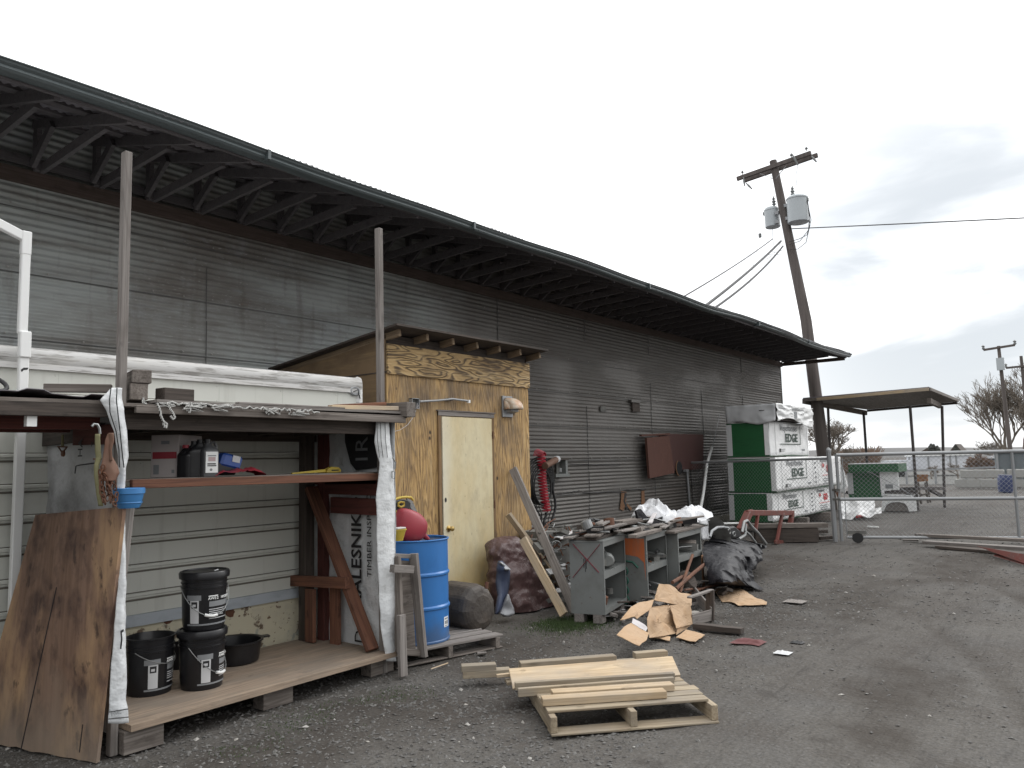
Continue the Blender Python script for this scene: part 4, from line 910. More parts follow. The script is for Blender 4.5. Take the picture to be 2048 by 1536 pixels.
onA(0.06, 0.92, 0.44, 0.60, REDP, 'red_band'); onA(0.36, 0.66, 0.78, 0.86, INKY, 'printed_words'); onA(0.1, 0.3, 0.08, 0.30, INKY, 'printed_words'); onA(0.75, 0.85, 0.10, 0.18, INKY, 'printed_words')
# oil bottles
def jug(label, x, Y, w, d, h, body, capm, labm=None, rz=0.0, hexcap=False):
    p = Yp(x, 946, Y)
    t = thing('oil_jug', label, 'bottle', (p.x, p.y, SZ), rz, 'oil bottles on the shelf')
    prof = []
    b = MB(); n = 20
    def sec(u, v):
        a = 2*pi*u; k = 1 if v < 0.72 else max(0.28, 1-((v-0.72)/0.22)**1.6*0.75) if v < 0.94 else 0.28
        e = 4.5; c, s = cos(a), sin(a); r = 1/((abs(c)**e+abs(s)**e)**(1/e))
        ox = (-0.10*w if v > 0.9 else 0)
        return (r*c*w/2*k+ox, r*s*d/2*k, h*v*0.93)
    b.grid(lambda u, v: sec(u, v), 24, 22)
    b.build('body', body, t, smooth=True, local=True, M=WMof(t))
    c = MB(); c.lathe([(0.0, h*0.90), (0.021, h*0.90), (0.021, h), (0.0, h)], 14, Matrix.Translation((-0.10*w, 0, 0)), cap0=False, cap1=False)
    c.build('cap', capm, t, local=True, M=WMof(t))
    hd = MB(); hd.tube([(0.05*w, 0, h*0.86), (0.28*w, 0, h*0.93), (0.42*w, 0, h*0.84), (0.43*w, 0, h*0.66)], 0.010, 7); hd.build('handle', body, t, smooth=True, local=True, M=WMof(t))
    if labm:
        q = MB(); q.box(-w*0.36, w*0.36, -d/2-0.003, -d/2-0.001, h*0.10, h*0.66); lb = q.build('label', labm, t, local=True, M=WMof(t), bevel=0.0)
        return t, lb
    return t, None
greyj = mat('grey_oil_jug_plastic', (0.07, 0.072, 0.075), 0.4)
jug('black oil bottle with a red cap, standing in front of the carton', 372, 4.95, 0.085, 0.10, 0.215, BLKP, REDP, None, 0.5)
jug('black oil bottle between the red-capped bottle and the grey jug, nearer the red cap', 387, 4.93, 0.07, 0.16, 0.24, BLKP, BLKP, None, 1.2)
jug('black oil bottle directly left of the grey jug with the white label', 399, 4.90, 0.07, 0.16, 0.25, BLKP, BLKP, None, 1.2)
t, lb = jug('dark grey oil jug with a white label on the shelf', 417, 4.86, 0.115, 0.10, 0.25, greyj, BLKP, WHITE, -0.15)
W_ = WMof(t); 
for (x0, x1, z0, z1, m) in ((-0.028, 0.028, 0.135, 0.142, INKY), (-0.024, 0.024, 0.102, 0.13, mat('pink_label_panel', (0.48, 0.36, 0.36), 0.6)), (-0.030, 0.026, 0.08, 0.088, INK), (-0.030, 0.030, 0.068, 0.075, INK)):
    MB().box(x0, x1, -0.0545, -0.0535, z0, z1).build('label_print', m, lb, local=True, M=W_)
MB().lathe([(0.009, 0), (0.009, 0.001), (0.0, 0.001)], 14, Matrix.Translation((-0.005, -0.0532, 0.045)) @ Matrix.Rotation(pi/2, 4, 'X')).build('label_print', INKY, lb, local=True, M=W_)
p = Yp(457, 944, 4.95)
t = thing('blue_packet', 'blue packet with a pale label lying tilted on the shelf right of the grey jug', 'packet', (p.x, p.y, SZ), 0.25)
BLK = mat('blue_printed_bag', (0.02, 0.07, 0.30), 0.35)
b = MB(); b.obox((0, 0, 0.10), (0.095, 0, -0.018), (0, 0.04, 0.0), (0.020, 0, 0.045)); b.build('packet', BLK, t, local=True, M=WMof(t), bevel=0.015)
MB().obox((0.03, -0.0425, 0.115), (0.036, 0, -0.006), (0, 0.001, 0), (0.006, 0, 0.022)).build('label', INKL, t, local=True, M=WMof(t))
b = MB(); b.obox((-0.05, 0.02, 0.05), (0.10, 0, 0), (0, 0.05, 0.0), (0, 0, 0.045)); b.build('under_packet', INK, t, local=True, M=WMof(t), bevel=0.012)
p = Yp(474, 946, 4.86)
b = MB()
def rg(u, v):
    x = -0.20+0.40*u; y = -0.07+0.14*v; h = 0.022+0.035*u*(1-abs(2*v-1)**2)+0.02*max(0, ridge((x*9, y*9, 0), 1, 2)-0.6); h *= (1-abs(2*u-1)**6)
    return (p.x+x, p.y+y, SZ+max(0.002, h)-0.02*(u > 0.97))
b.grid(rg, 22, 10); tag(b.build('red_bag', REDP, None, smooth=True), 'crumpled orange-red bag lying flat under the blue packet on the shelf', 'bag')
p = Yp(655, 946, 4.95)
t = thing('yellow_saw', 'yellow-handled tool with a dark slot lying at the right end of the shelf', 'tool', (p.x, p.y, SZ), 0.1)
b = MB(); P = [(-0.02, 0, 0.0), (0.06, 0, -0.0), (0.13, 0, 0.0), (0.135, 0, 0.022), (0.11, 0, 0.042), (0.03, 0, 0.047), (-0.01, 0, 0.034)]
b.prism([(x, -0.02, z) for x, _, z in P], (0, 0.04, 0)); b.build('handle', YEL, t, local=True, M=WMof(t), bevel=0.005)
MB().box(0.025, 0.10, -0.0215, -0.0202, 0.014, 0.024).build('grip_slot', INK, t, local=True, M=WMof(t))
MB().prism([(-0.02, 0.0, 0.03), (-0.02, 0.0, 0.006), (-0.36, 0.0, 0.0), (-0.36, 0.0, 0.008)], (0, 0.012, 0)).build('blade', YEL, t, local=True, M=WMof(t))

# ================================================================== BUCKETS AND PANS ON THE PLATFORM
def bucket(label, loc, rz, lid):
    t = thing('oil_bucket', label, 'bucket', (0, 0, 0), 0, 'black oil buckets on the platform')
    I = Matrix.Identity(4)
    b = MB(); pr = [(0.132, 0.0), (0.134, 0.02), (0.139, 0.06), (0.146, 0.275), (0.153, 0.277), (0.153, 0.285), (0.146, 0.287), (0.146, 0.305), (0.152, 0.307), (0.152, 0.314), (0.147, 0.316), (0.149, 0.355), (0.156, 0.358), (0.156, 0.366), (0.148, 0.368)]
    if not lid: pr += [(0.143, 0.36), (0.128, 0.02), (0.0, 0.02)]
    b.lathe(pr, 40, cap1=lid); b.build('pail', BLKP, t, smooth=True, local=True, M=I)
    if lid:
        MB().lathe([(0.150, 0.335), (0.163, 0.338), (0.166, 0.372), (0.158, 0.384), (0.146, 0.386), (0.143, 0.378), (0.0, 0.378)], 40, cap0=False, cap1=False).build('lid', BLKP, t, smooth=True, local=True, M=I)
        MB().tube([(0.03, -0.09, 0.384), (0.06, -0.08, 0.388), (0.065, -0.06, 0.384)], 0.004, 5).build('lid_tab', INKL, t, local=True, M=I)
    # wire bail and grip
    hp = [Vector((0.160*cos(a)*(1 if True else 0), -0.0-0.155*sin(a)*0.98, 0.285-0.19*sin(a))) for a in [pi*i/18 for i in range(19)]] if lid else \
         [Vector((0.160*cos(a), -0.155*sin(a), 0.285-0.09*sin(a))) for a in [pi*i/18 for i in range(19)]]
    MB().tube(hp, 0.0028, 6).build('wire_handle', STEEL, t, local=True, M=I)
    if lid: MB().tube([hp[8], hp[9]+Vector((0, -0.002, 0)), hp[10], hp[11]], 0.010, 8).build('grip', WHITE, t, smooth=True, local=True, M=I)
    # printed label wrapped round the pail: curved sheets just off the wall
    def curved(nm, a0, a1, z0, z1, m, off=0.0012):
        q = MB(); q.grid(lambda u, v: ((0.1395+(z0+(z1-z0)*v-0.06)/0.215*0.007+off)*cos(a0+(a1-a0)*u), (0.1395+(z0+(z1-z0)*v-0.06)/0.215*0.007+off)*sin(a0+(a1-a0)*u), z0+(z1-z0)*v), 12, 2)
        return q.build(nm, m, t, smooth=True, local=True, M=I)
    A = radians
    curved('label_panel', A(-150), A(-126), 0.05, 0.20, INKL); curved('label_band', A(-160), A(-120), 0.20, 0.235, INKY); curved('label_band', A(-160), A(10), 0.035, 0.046, INKY)
    curved('label_band', A(-100), A(-35), 0.155, 0.19, INKY)
    curved('emblem_disc', A(-146), A(-130), 0.15, 0.192, INK, 0.0018); curved('emblem_disc', A(-143), A(-134), 0.160, 0.176, INKL, 0.0022)
    for k, (a0, a1, z) in enumerate(((-100, -30, 0.135), (-100, -38, 0.122), (-100, -52, 0.109), (-100, -56, 0.096), (-100, -40, 0.075))):
        curved('label_text_line', A(a0), A(a1), z, z+0.005, INKL, 0.002)
    curved('label_text_line', A(-102), A(-76), 0.222, 0.229, WHITE, 0.002)
    curved('maker_plate', A(-38), A(-12), 0.228, 0.246, WHITE, 0.002)
    # product name, letter by letter round the curve
    word = 'AW-32 HYDRAULIC OIL'; a = A(-103)
    for ch in word:
        if ch != ' ':
            r = 0.1480
            o = text('label_letter', ch, 0.024, (r*cos(a), r*sin(a), 0.202), (-sin(a), cos(a), 0), (0, 0, 1), WHITE, t, bold=0.0006)
        a += (0.0165 if ch not in 'I-' else 0.010)/0.148*1.0
    t.matrix_basis = Matrix.Translation(loc) @ Matrix.Rotation(rz, 4, 'Z'); WM[t.name] = t.matrix_basis.copy()
    return t
b1 = G(299, 1384, 0.172); b2 = G(403, 1372, 0.172); 
bucket('open black oil bucket without a lid, leftmost on the platform beside the white wrapped post', b1+Vector((0, 0, 0.001)), radians(28), False)
bucket('lidded black oil bucket standing on the platform underneath another bucket', b2+Vector((0, 0, 0.001)), radians(28), True)
bucket('lidded black oil bucket with a hanging wire handle, on top of the other bucket', b2+Vector((0.01, 0.0, 0.388)), radians(-8), True)
p = G(478, 1322, 0.172)
t = thing('drain_pan', 'round black oil drain pan on the platform behind the stacked buckets', 'pan', p)
MB().lathe([(0.15, 0.0), (0.17, 0.01), (0.19, 0.15), (0.205, 0.155), (0.205, 0.165), (0.185, 0.16), (0.165, 0.02), (0.0, 0.02)], 32, Matrix.Translation(p+Vector((-0.03, 0, 0.001))), cap1=False).build('pan', BLKP, t, smooth=True)
MB().obox(p+Vector((0.19, -0.04, 0.155)), (0.04, -0.01, 0), (0.01, 0.03, 0), (0, 0, 0.006)).build('pour_spout', BLKP, t)
p = G(366, 1335, 0.172)
t = thing('small_pail', 'small black pail half hidden between the open bucket and the stacked buckets', 'pail', p)
MB().lathe([(0.10, 0.0), (0.115, 0.2), (0.12, 0.2), (0.12, 0.21), (0.105, 0.205), (0.095, 0.01), (0.0, 0.01)], 28, Matrix.Translation(p+Vector((0.0, 0.04, 0.001))), cap1=False).build('pail', BLKP, t, smooth=True)
MB().tube([p+Vector((0.115*cos(a), 0.04+0.06*sin(a), 0.20+0.05*sin(a))) for a in [pi*i/10 for i in range(11)]], 0.003, 5).build('wire_handle', STEEL, t)

# ================================================================== THINGS HUNG ON THE LEFT POST
b = MB()
c = G(188, 905, 1.3)
fY = 4.55
t = thing('blue_funnel', 'cut-off blue plastic funnel cup fixed to the front of the left wrapped post', 'funnel', Yp(262, 1000, fY))
c = Yp(262, 976, fY-0.02); h = 0.115
def arc(R_, z): return (R_, z)
Mx = Matrix.Translation((c.x, c.y+0.02, c.z-h))
MB().lathe([(0.0, 0.0), (0.055, 0.0), (0.066, 0.02), (0.078, 0.08), (0.085, 0.083), (0.085, 0.113), (0.078, 0.116), (0.070, 0.08), (0.05, 0.012), (0.0, 0.012)], 28, Mx, cap0=False, cap1=False).build('cup', BLUEP, t, smooth=True)
MB().lathe([(0.070, 0.028), (0.0735, 0.030), (0.072, 0.036)], 28, Mx, cap0=False, cap1=False).build('rim_band', BLUEP, t, smooth=True)
# split post end under the funnel
plank('post_stub', Yp(258, 1010, 4.64), Yp(240, 1168, 4.64), 0.06, 0.03, GREYL, ls, up=(0, 1, 0))
# yellow tie-down strap with a steel hook
t = thing('tie_down_strap', 'faded yellow-green strap with a bent steel hook hanging against the left wrapped side', 'strap', Yp(192, 950, 4.56))
MB().tube([Yp(x, y, 4.525) for x, y in ((184,853),(188,848),(195,849),(199,857),(200,868))], 0.007, 7).build('hook', STEEL, t, smooth=True)
b = MB()
rows = [(190,200,868),(190,201,900),(192,203,915),(188,198,932),(188,199,950),(192,204,985),(197,206,1012)]
strp = strip('webbing', rows, 4.53, STRAPY, t, 3, 0.004)
MB().obox(Yp(195, 918, 4.54), (0.022, 0, 0), (0, 0.006, 0), (0, 0, 0.004)).build('buckle', RUST, t)
# tan leather sling with chain
t = thing('leather_sling', 'folded tan leather sling hanging from a nail on the left post', 'sling', Yp(218, 900, 4.53))
strip('leather', [(214,224,868),(210,222,882),(207,219,905),(204,228,922),(200,236,936),(203,238,946),(206,230,962)], 4.495, TAN, t, 4, 0.012)
strip('leather_fold', [(216,226,866),(219,226,884),(218,221,900),(218,222,922)], 4.475, TAN, t, 3, 0.008)
t = MB(); rnd = random.Random(12)
def link(c, ax, r=0.013, w=0.0042):
    u = Vector(ax).normalized(); s_ = u.orthogonal().normalized(); s_.rotate(Matrix.Rotation(rnd.random()*3.1, 3, u))
    t.tube([c+u*cos(a)*r*1.35+s_*sin(a)*r*0.8 for a in [2*pi*i/10 for i in range(10)]], w, 5, closed=True)
for path in ([(222,925),(226,950),(230,975),(233,990),(229,1008),(236,1014)], [(214,930),(213,960),(216,985),(214,1008)], [(206,935),(204,965),(208,990),(206,1010)], [(210,950),(220,970),(222,1000),(220,1012)], [(200,945),(204,985),(212,1012)], [(226,930),(218,975),(226,1006)]):
    P = [Yp(x, y, 4.49+rnd.uniform(-0.02, 0.015)) for x, y in path]
    for i in range(len(P)-1):
        d = P[i+1]-P[i]; n = max(1, int(d.length/0.024))
        for k in range(n): link(P[i]+d*(k/n), d)
tag(t.build('rusty_chain', RUST, None, smooth=True), 'bunched rusty chain hanging below the tan sling on the left post', 'chain')
t = thing('pulley_hook', 'small dark triangular hook hanging inside the low roof left of the yellow strap', 'hook', Xp(125, 905, 2.17))
MB().tube([Xp(x, y, 2.15) for x, y in ((116, 893), (134, 894), (125, 906))], 0.006, 6, closed=True).build('ring', RUST, t)
MB().tube([Xp(125, 870, 2.15), Xp(125, 893, 2.15)], 0.008, 6).build('cord', STRAPY, t)
MB().lathe([(0.0, 0), (0.02, 0), (0.02, 0.012), (0, 0.012)], 10, Matrix.Translation(Xp(124, 907, 2.14)) @ Matrix.Rotation(pi/2, 4, 'Y'), cap0=False, cap1=False).build('wheel', RUST, t)

# ================================================================== BIG STAINED WOOD SHEET LEANING ON THE SHELTER'S LEFT SIDE
BR_, BL_ = G(196, 1525), G(-52, 1478)
TR_, TL_ = Xp(250, 1013, 2.195), Xp(74, 1030, 2.09)
BR_ = BR_+Vector((0, 0, 0.0)); n_ = (TR_-BR_).cross(BL_-BR_).normalized(); n_ = n_ if n_.x < 0 else -n_
b = MB(); nu, nv = 16, 20; rnd = random.Random(3)
def shp(u, v):
    p = BL_.lerp(BR_, u).lerp(TL_.lerp(TR_, u), v)
    if v == 0: p = p+(TL_-BL_)*0.012*noise.noise((u*9, 0, 0))
    return p+n_*0.012*sin(u*3.0)*sin(v*2.5)
b.grid(shp, nu, nv)
sheet = b.build('leaning_wood_sheet', SHEETW, None, solid=0.022); tag(sheet, 'large water-stained brown wood sheet leaning on the left side of the open shelter', 'wood sheet')
b = MB(); b.tube([shp(0.42-0.1*(1-v)*0+0.06*v, v)+n_*0.0125 for v in (0.0, 0.15, 0.3, 0.45, 0.6, 0.68)], 0.0035, 4); b.build('long_crack', INK, sheet)
b = MB(); b.tube([shp(0.87, v)+n_*0.0125 for v in (0.03, 0.08, 0.14)], 0.003, 4); b.build('short_crack', INK, sheet)
# small litter by the platform
for i, (x, y, s, lab) in enumerate(((262, 1483, 0.05, 'folded tan cardboard scrap on the ground by the leaning wood sheet'), (965, 1310, 0.07, 'grey flake of board on the gravel before the blue drum'))):
    c = G(x, y); o = MB().prism([c+Vector((cos(a)*s*(1+0.3*(k % 2)), sin(a)*s*0.8, 0.008+0.006*k)) for k, a in enumerate([0.3, 1.6, 3.2, 4.6])], (0, 0, 0.006)).build('scrap', CARD if i == 0 else GREYL, None); tag(o, lab, 'scrap')

# ================================================================== BLUE DRUM AND WHAT STANDS ROUND IT
DC = Vector((4.99, 5.0, 0.125)); DH, DR = 0.86, 0.295
t = thing('pallet', 'low weathered pallet on the ground underneath the blue drum', 'pallet', (5.1, 4.95, 0), radians(-8))
for i in range(6): plank('deck_board', (5.0, 5.0, 0.0), (5.0, 5.0, 0.0)+Vector((0.01, 0, 0)), 0.1, 0.02, GREYL) if False else None
ca, sa = cos(radians(-14)), sin(radians(-14))
def pl(x, y, z): return Vector((5.12+x*ca-y*sa, 5.02+x*sa+y*ca, z))
for y in (-0.36, -0.2, -0.04, 0.12, 0.28): plank('deck_board', pl(-0.52, y, 0.112), pl(0.56, y, 0.108), 0.115, 0.02, GREYL, t)
for x in (-0.48, 0.0, 0.50): plank('stringer', pl(x, -0.42, 0.05), pl(x, 0.36, 0.05), 0.045, 0.095, GREYW, t)
plank('bottom_board', pl(-0.52, -0.36, 0.006), pl(0.56, -0.36, 0.006), 0.10, 0.012, GREYW, t)
t = thing('blue_drum', 'blue steel drum with a small white label, standing on a low pallet', 'drum', DC)
M0 = Matrix.Translation(DC)
def dr(z): return DR
MB().lathe([(DR-0.01, 0), (DR+0.004, 0.0), (DR+0.004, 0.014), (DR-0.003, 0.02), (DR-0.003, 0.27), (DR+0.008, 0.283), (DR+0.008, 0.297), (DR-0.003, 0.31), (DR-0.003, 0.55), (DR+0.008, 0.563), (DR+0.008, 0.577), (DR-0.003, 0.59), (DR-0.003, 0.85), (DR+0.003, 0.856)], 56, M0, cap1=False).build('shell', BLUED, t, smooth=True)
MB().tube([(DC.x+(DR+0.002)*cos(a), DC.y+(DR+0.002)*sin(a), DC.z+DH) for a in [2*pi*i/56 for i in range(56)]], 0.007, 8, closed=True).build('top_rim', BLUED, t, smooth=True)
dlid = MB().lathe([(DR-0.005, DH-0.012), (DR-0.02, DH-0.018), (0, DH-0.018)], 40, M0, cap0=False, cap1=False).build('lid', mat('dark_blue_lid', (0.025, 0.05, 0.10), 0.4), t)
MB().lathe([(0.03, DH-0.018), (0.03, DH-0.004), (0.0, DH-0.004)], 14, Matrix.Translation(DC+Vector((-0.10, -0.17, 0)))).build('bung', STEEL, t)
q = MB(); aL = radians(-79)
q.grid(lambda u, v: (DC.x+(DR-0.001)*cos(aL+0.30*u), DC.y+(DR-0.001)*sin(aL+0.30*u), DC.z+0.115+0.085*v), 8, 1); lb = q.build('label', WHITE, t, smooth=True)
for (u0, u1, z0, z1) in ((0.04, 0.26, 0.178, 0.190), (0.05, 0.13, 0.14, 0.165), (0.15, 0.25, 0.135, 0.168), (0.05, 0.22, 0.122, 0.128)):
    q = MB(); q.grid(lambda u, v: (DC.x+(DR+0.0)*cos(aL+u0+(u1-u0)*u), DC.y+(DR+0.0)*sin(aL+u0+(u1-u0)*u), DC.z+z0+(z1-z0)*v), 4, 1); q.build('label_print', INKY, lb)
top = DC.z+DH-0.016
# red plastic gas can lying on the drum
c = Yp(822, 1072, 4.95); c.z = top+0.135
t = thing('red_can', 'faded red plastic fuel can resting on the blue drum', 'fuel can', (c.x, c.y, top))
b = MB()
def canp(u, v):
    a = 2*pi*u; ph = pi*v; e = 2.6
    cx, sx = cos(a), sin(a); r = 1/((abs(cx)**e+abs(sx)**e)**(1/e))
    q = sin(ph)**0.55
    x = r*cx*q*0.165; y = r*sx*q*0.10; z = -cos(ph)*0.135
    z += -0.35*x*(1 if z > 0 else 0)*min(1, abs(z)/0.1)
    return (c.x+x, c.y+y, c.z+z)
b.grid(canp, 36, 22); b.build('body', REDP, t, smooth=True)
MB().tube([c+Vector((0.13, -0.02, -0.09)), c+Vector((0.17, -0.03, -0.12)), c+Vector((0.19, -0.03, -0.128))], [0.03, 0.018, 0.012], 10).build('spout', REDP, t, smooth=True)
P = [Yp(x, y, 4.84) for x, y in ((800, 1038), (806, 1044), (808, 1054))]
# chainsaw-like yellow and black tool
t = thing('yellow_black_tool', 'yellow and black tool with a looped handle propped above the red can on the drum', 'tool', Yp(806, 1010, 5.0))
Yt = 5.02
MB().tube([Yp(x, y, Yt-0.05) for x, y in ((786,1003),(792,998),(802,995),(812,994),(822,995),(826,1000))], 0.011, 8).build('yellow_hoop', YEL, t, smooth=True)
MB().prism([Yp(x, y, Yt) for x, y in ((788,1008),(795,1001),(806,998),(816,1000),(823,1006),(820,1018),(812,1022),(800,1024),(790,1022))], (0, 0.06, 0)).build('motor_block', INK, t, bevel=0.008)
MB().tube([Yp(x, y, Yt-0.02) for x, y in ((797,1006),(802,1004),(808,1005),(808,1011),(802,1014),(797,1012))], 0.010, 6, closed=True).build('trigger_grip', YEL, t, smooth=True)
MB().prism([Yp(x, y, Yt-0.03) for x, y in ((788,1022),(800,1021),(814,1018),(815,1022),(801,1029),(790,1030))], (0, 0.05, 0)).build('yellow_base', YEL, t, bevel=0.004)
MB().prism([Yp(x, y, Yt-0.02) for x, y in ((787,1028),(793,1030),(790,1038),(786,1040))], (0, 0.05, 0)).build('yellow_foot', YEL, t)
# perforated steel bar leaning from the drum to the shed
t = thing('perforated_bar', 'grey perforated steel bar leaning from the drum top against the shed beside the red can', 'bar', Yp(850, 1080, 5.1))
p0, p1 = Yp(853, 1081, 5.22), Yp(818, 999, 5.6)
n_ = (p1-p0).normalized(); s_ = n_.cross(Vector((0, -1, 0))).normalized()
MB().obox((p0+p1)/2, (p1-p0)/2, s_*0.042, Vector((0, 0.012, 0))).build('bar', mat('dark_grey_steel', (0.085, 0.085, 0.085), 0.5, 0.3), t, bevel=0.004)
for i in range(9):
    q = p0.lerp(p1, 0.08+i*0.105)+Vector((0, -0.0125, 0)); 
    for sg in (-1, 1): MB().obox(q+s_*0.028*sg, n_*0.010, s_*0.004, (0, 0.0007, 0)).build('slot', INK, t)
# yellow scoop cup at the drum's left rim
c = Yp(797, 1068, 4.72); t = thing('yellow_cup', 'small yellow cup hooked at the left rim of the blue drum', 'cup', (c.x, c.y, c.z-0.06))
MB().lathe([(0.0, -0.055), (0.035, -0.055), (0.062, 0.03), (0.068, 0.032), (0.068, 0.04), (0.058, 0.036), (0.03, -0.045), (0, -0.045)], 20, Matrix.Translation(c), cap0=False, cap1=False).build('cup', YEL, t, smooth=True)
MB().box(c.x-0.055, c.x+0.04, c.y-0.05, c.y+0.02, c.z+0.041, c.z+0.055).build('folded_cloth', PALEC, t, bevel=0.004)
b = MB(); q = Yp(872, 1081, 5.0); q.z = top+0.002
# wooden frame leaning against the drum
t = thing('slatted_panel', 'grey weathered framed wooden panel leaning against the left side of the blue drum', 'frame', Yp(830, 1320, 4.66))
fy = 4.60
plank('side_rail', Yp(846, 1314, fy), Yp(827, 1107, fy+0.06), 0.035, 0.085, GREYL, t, up=(0, 1, 0))
plank('side_rail', Yp(800, 1305, fy+0.01), Yp(792, 1112, fy+0.07), 0.035, 0.085, GREYW, t, up=(0, 1, 0))
plank('top_rail', Yp(782, 1111, fy+0.10), Yp(830, 1113, fy+0.10), 0.035, 0.06, GREYL, t, up=(0, 1, 0))
plank('cross_rail', Yp(784, 1137, fy-0.04), Yp(824, 1139, fy-0.04), 0.06, 0.055, GREYL, t, up=(0, 1, 0))
MB().prism([Yp(x, y, fy+0.10) for x, y in ((789,1120),(822,1122),(832,1310),(799,1312))], (0, 0.012, 0)).build('panel', GREYW, t)
plank('bottom_rail', Yp(796, 1303, fy+0.03), Yp(842, 1306, fy+0.03), 0.05, 0.05, GREYW, t, up=(0, 1, 0))
o = plank('upright_board', Yp(806, 1352, 4.52), Yp(802, 1228, 4.56), 0.075, 0.035, GREYL, None, up=(0, 1, 0), label='short grey board standing upright at the right end of the shelter platform', cat='board', rough=0.003, seed=3)
# lying sooty tank behind the pallet
t = thing('sooty_tank', 'brown soot-stained cylindrical tank lying beside the blue drum, below the door', 'tank', (5.55, 4.95, 0.1))
axv = Vector((-0.10, -1, 0.0)).normalized(); cc = Vector((5.68, 4.98, 0.285)); RT = 0.215
Mt = Matrix.Translation(cc) @ axv.to_track_quat('Z', 'Y').to_matrix().to_4x4()
b = MB(); b.lathe([(0.0, -0.34), (0.13, -0.335), (0.19, -0.31), (RT, -0.26), (RT, 0.08), (RT-0.012, 0.13), (0.175, 0.165), (0.12, 0.185), (0.0, 0.19)], 11, Mt @ Matrix.Rotation(0.3, 4, 'Z') @ Matrix.Diagonal((1.0, 1.08, 1, 1)), cap0=False, cap1=False)
b.build('shell', TANKM, t, bevel=0.014)
MB().tube([cc+Vector((0.02, -0.2, RT-0.03)), cc+Vector((0.03, -0.2, RT+0.03))], 0.018, 8).build('filler', RUST, t)

# ================================================================== SACK, VINYL AND LEANING LUMBER BY THE DOOR
s0 = G(1028, 1226); 
t = MB()
cx, cy = 7.28, 5.50
W0 = Yp(992, 1080, 5.6); W1 = Yp(1105, 1225, 5.2)
def sack(u, v):
    # u round, v up; tall bag slumped to the right at its foot
    a = 2*pi*u; h = v
    cl = (1-max(0.0, (h-0.80)/0.20)**2.2)**0.5 if h < 0.999 else 0.0; wx = 0.40*(1-0.40*h**1.3)*cl*(0.9+0.1*min(1, h*8))
    wy = 0.24*(1-0.30*h)*cl
    e = 3.0; c, s = cos(a), sin(a); r = 1/((abs(c)**e+abs(s)**e)**(1/e))
    x = cx-0.16*h**1.1-0.02+r*c*wx; y = cy+0.18*h+r*s*wy; z = 0.80*h
    p = Vector((x, y, z)); k = 0.045*(ridge(p, 2.6, 4)-0.7)+0.010*noise.noise(p*18)
    return (x+c*k, y+s*k, max(0.0, z+k*0.2))
t.grid(sack, 64, 46)
so_ = t.build('wrapped_sack', SACK, None, smooth=True); tag(so_, 'big dark purple-brown shrink-wrapped sack slumped against the shed right of the door', 'sack')
t = thing('vinyl_offcut', 'folded dark blue vinyl offcut with grey back, between the door and brown sack', 'vinyl sheet', G(1000, 1228))
def lo(pts, m, nm, Y, th=0.008): return MB().prism([Yp(x, y, Y+dy) for x, y, dy in pts], (0, th, 0)).build(nm, m, t)
b = MB(); rows = [(996,1004,1122,0), (993,1018,1136,0), (993,1020,1146,0), (991,1019,1165,-0.02), (995,1016,1190,-0.04), (991,1008,1214,-0.03), (989,996,1228,-0.02)]
def vy(u, v):
    tt = v*(len(rows)-1); i = min(int(tt), len(rows)-2); f = tt-i
    xl = rows[i][0]*(1-f)+rows[i+1][0]*f; xr = rows[i][1]*(1-f)+rows[i+1][1]*f; y = rows[i][2]*(1-f)+rows[i+1][2]*f
    return Yp(xl+(xr-xl)*u, y, 5.22-0.05*sin(u*pi)-0.02*sin(v*9))
b.grid(vy, 8, 30); b.build('vinyl', DENIM, t, smooth=True, solid=0.006)
rows = [(1007,1010,1188,0), (1001,1014,1202,0), (994,1020,1216,0), (992,1022,1226,0), (1000,1012,1232,0)]
b = MB(); b.grid(vy, 8, 20); o = b.build('grey_back', GREYV, t, smooth=True, solid=0.006)
for v in o.data.vertices: v.co.y -= 0.05
rows = [(994,999,1124,0), (998,1010,1132,0), (1003,1018,1140,0)]
b = MB(); b.grid(vy, 6, 8); o = b.build('turned_hem', GREYV, t, smooth=True, solid=0.006)
for v in o.data.vertices: v.co.y -= 0.03
g_ = 'lumber leaning beside the brown sack'
def lean(a, Ya, b_, Yb, w, h, m, lab): return plank('leaning_lumber', Yp(*a, Ya), Yp(*b_, Yb), w, h, m, None, up=(0, 1, 0.2), label=lab, cat='lumber', group=g_, rough=0.002, seed=len(lab))
lean((1150, 1222), 4.72, (1026, 938), 5.90, 0.04, 0.10, GREYL, 'longest of the leaning lengths of lumber, greyish, its tip high on the plywood wall')
lean((1146, 1204), 5.22, (1016, 1028), 5.75, 0.04, 0.09, PALE, 'pale lumber whose tip rests on the plywood just above the brown sack')
lean((1128, 1229), 4.68, (1046, 1078), 5.30, 0.04, 0.09, PALE, 'shortest leaning lumber, in front of the brown sack, with a splintered upper end')

# ================================================================== HOSES ON THE WALL
HY = 7.55
nail = Yp(1082, 895, HY)
t = thing('red_coil_hose', 'bright red coiled air hose hanging from the corrugated wall beside the shed', 'air hose', Yp(1085, 1010, HY-0.1))
b = MB(); P = [Yp(x, y, HY-0.12) for x, y in ((1082, 906), (1083, 930), (1084, 960), (1087, 985), (1090, 1005), (1093, 1022))]
def along(P, s):
    L_ = [(P[i+1]-P[i]).length for i in range(len(P)-1)]; T = sum(L_)*s
    for i, l in enumerate(L_):
        if T <= l or i == len(L_)-1: return P[i].lerp(P[i+1], T/l if l else 0)
        T -= l
pts = []; turns = 38
for i in range(turns*14+1):
    s = i/(turns*14); a = 2*pi*s*turns; c = along(P, s); r = 0.075*(0.75+0.25*min(1, s*10))
    pts.append(c+Vector((r*cos(a), r*0.8*sin(a), 0.014*sin(a*0.5+1))))
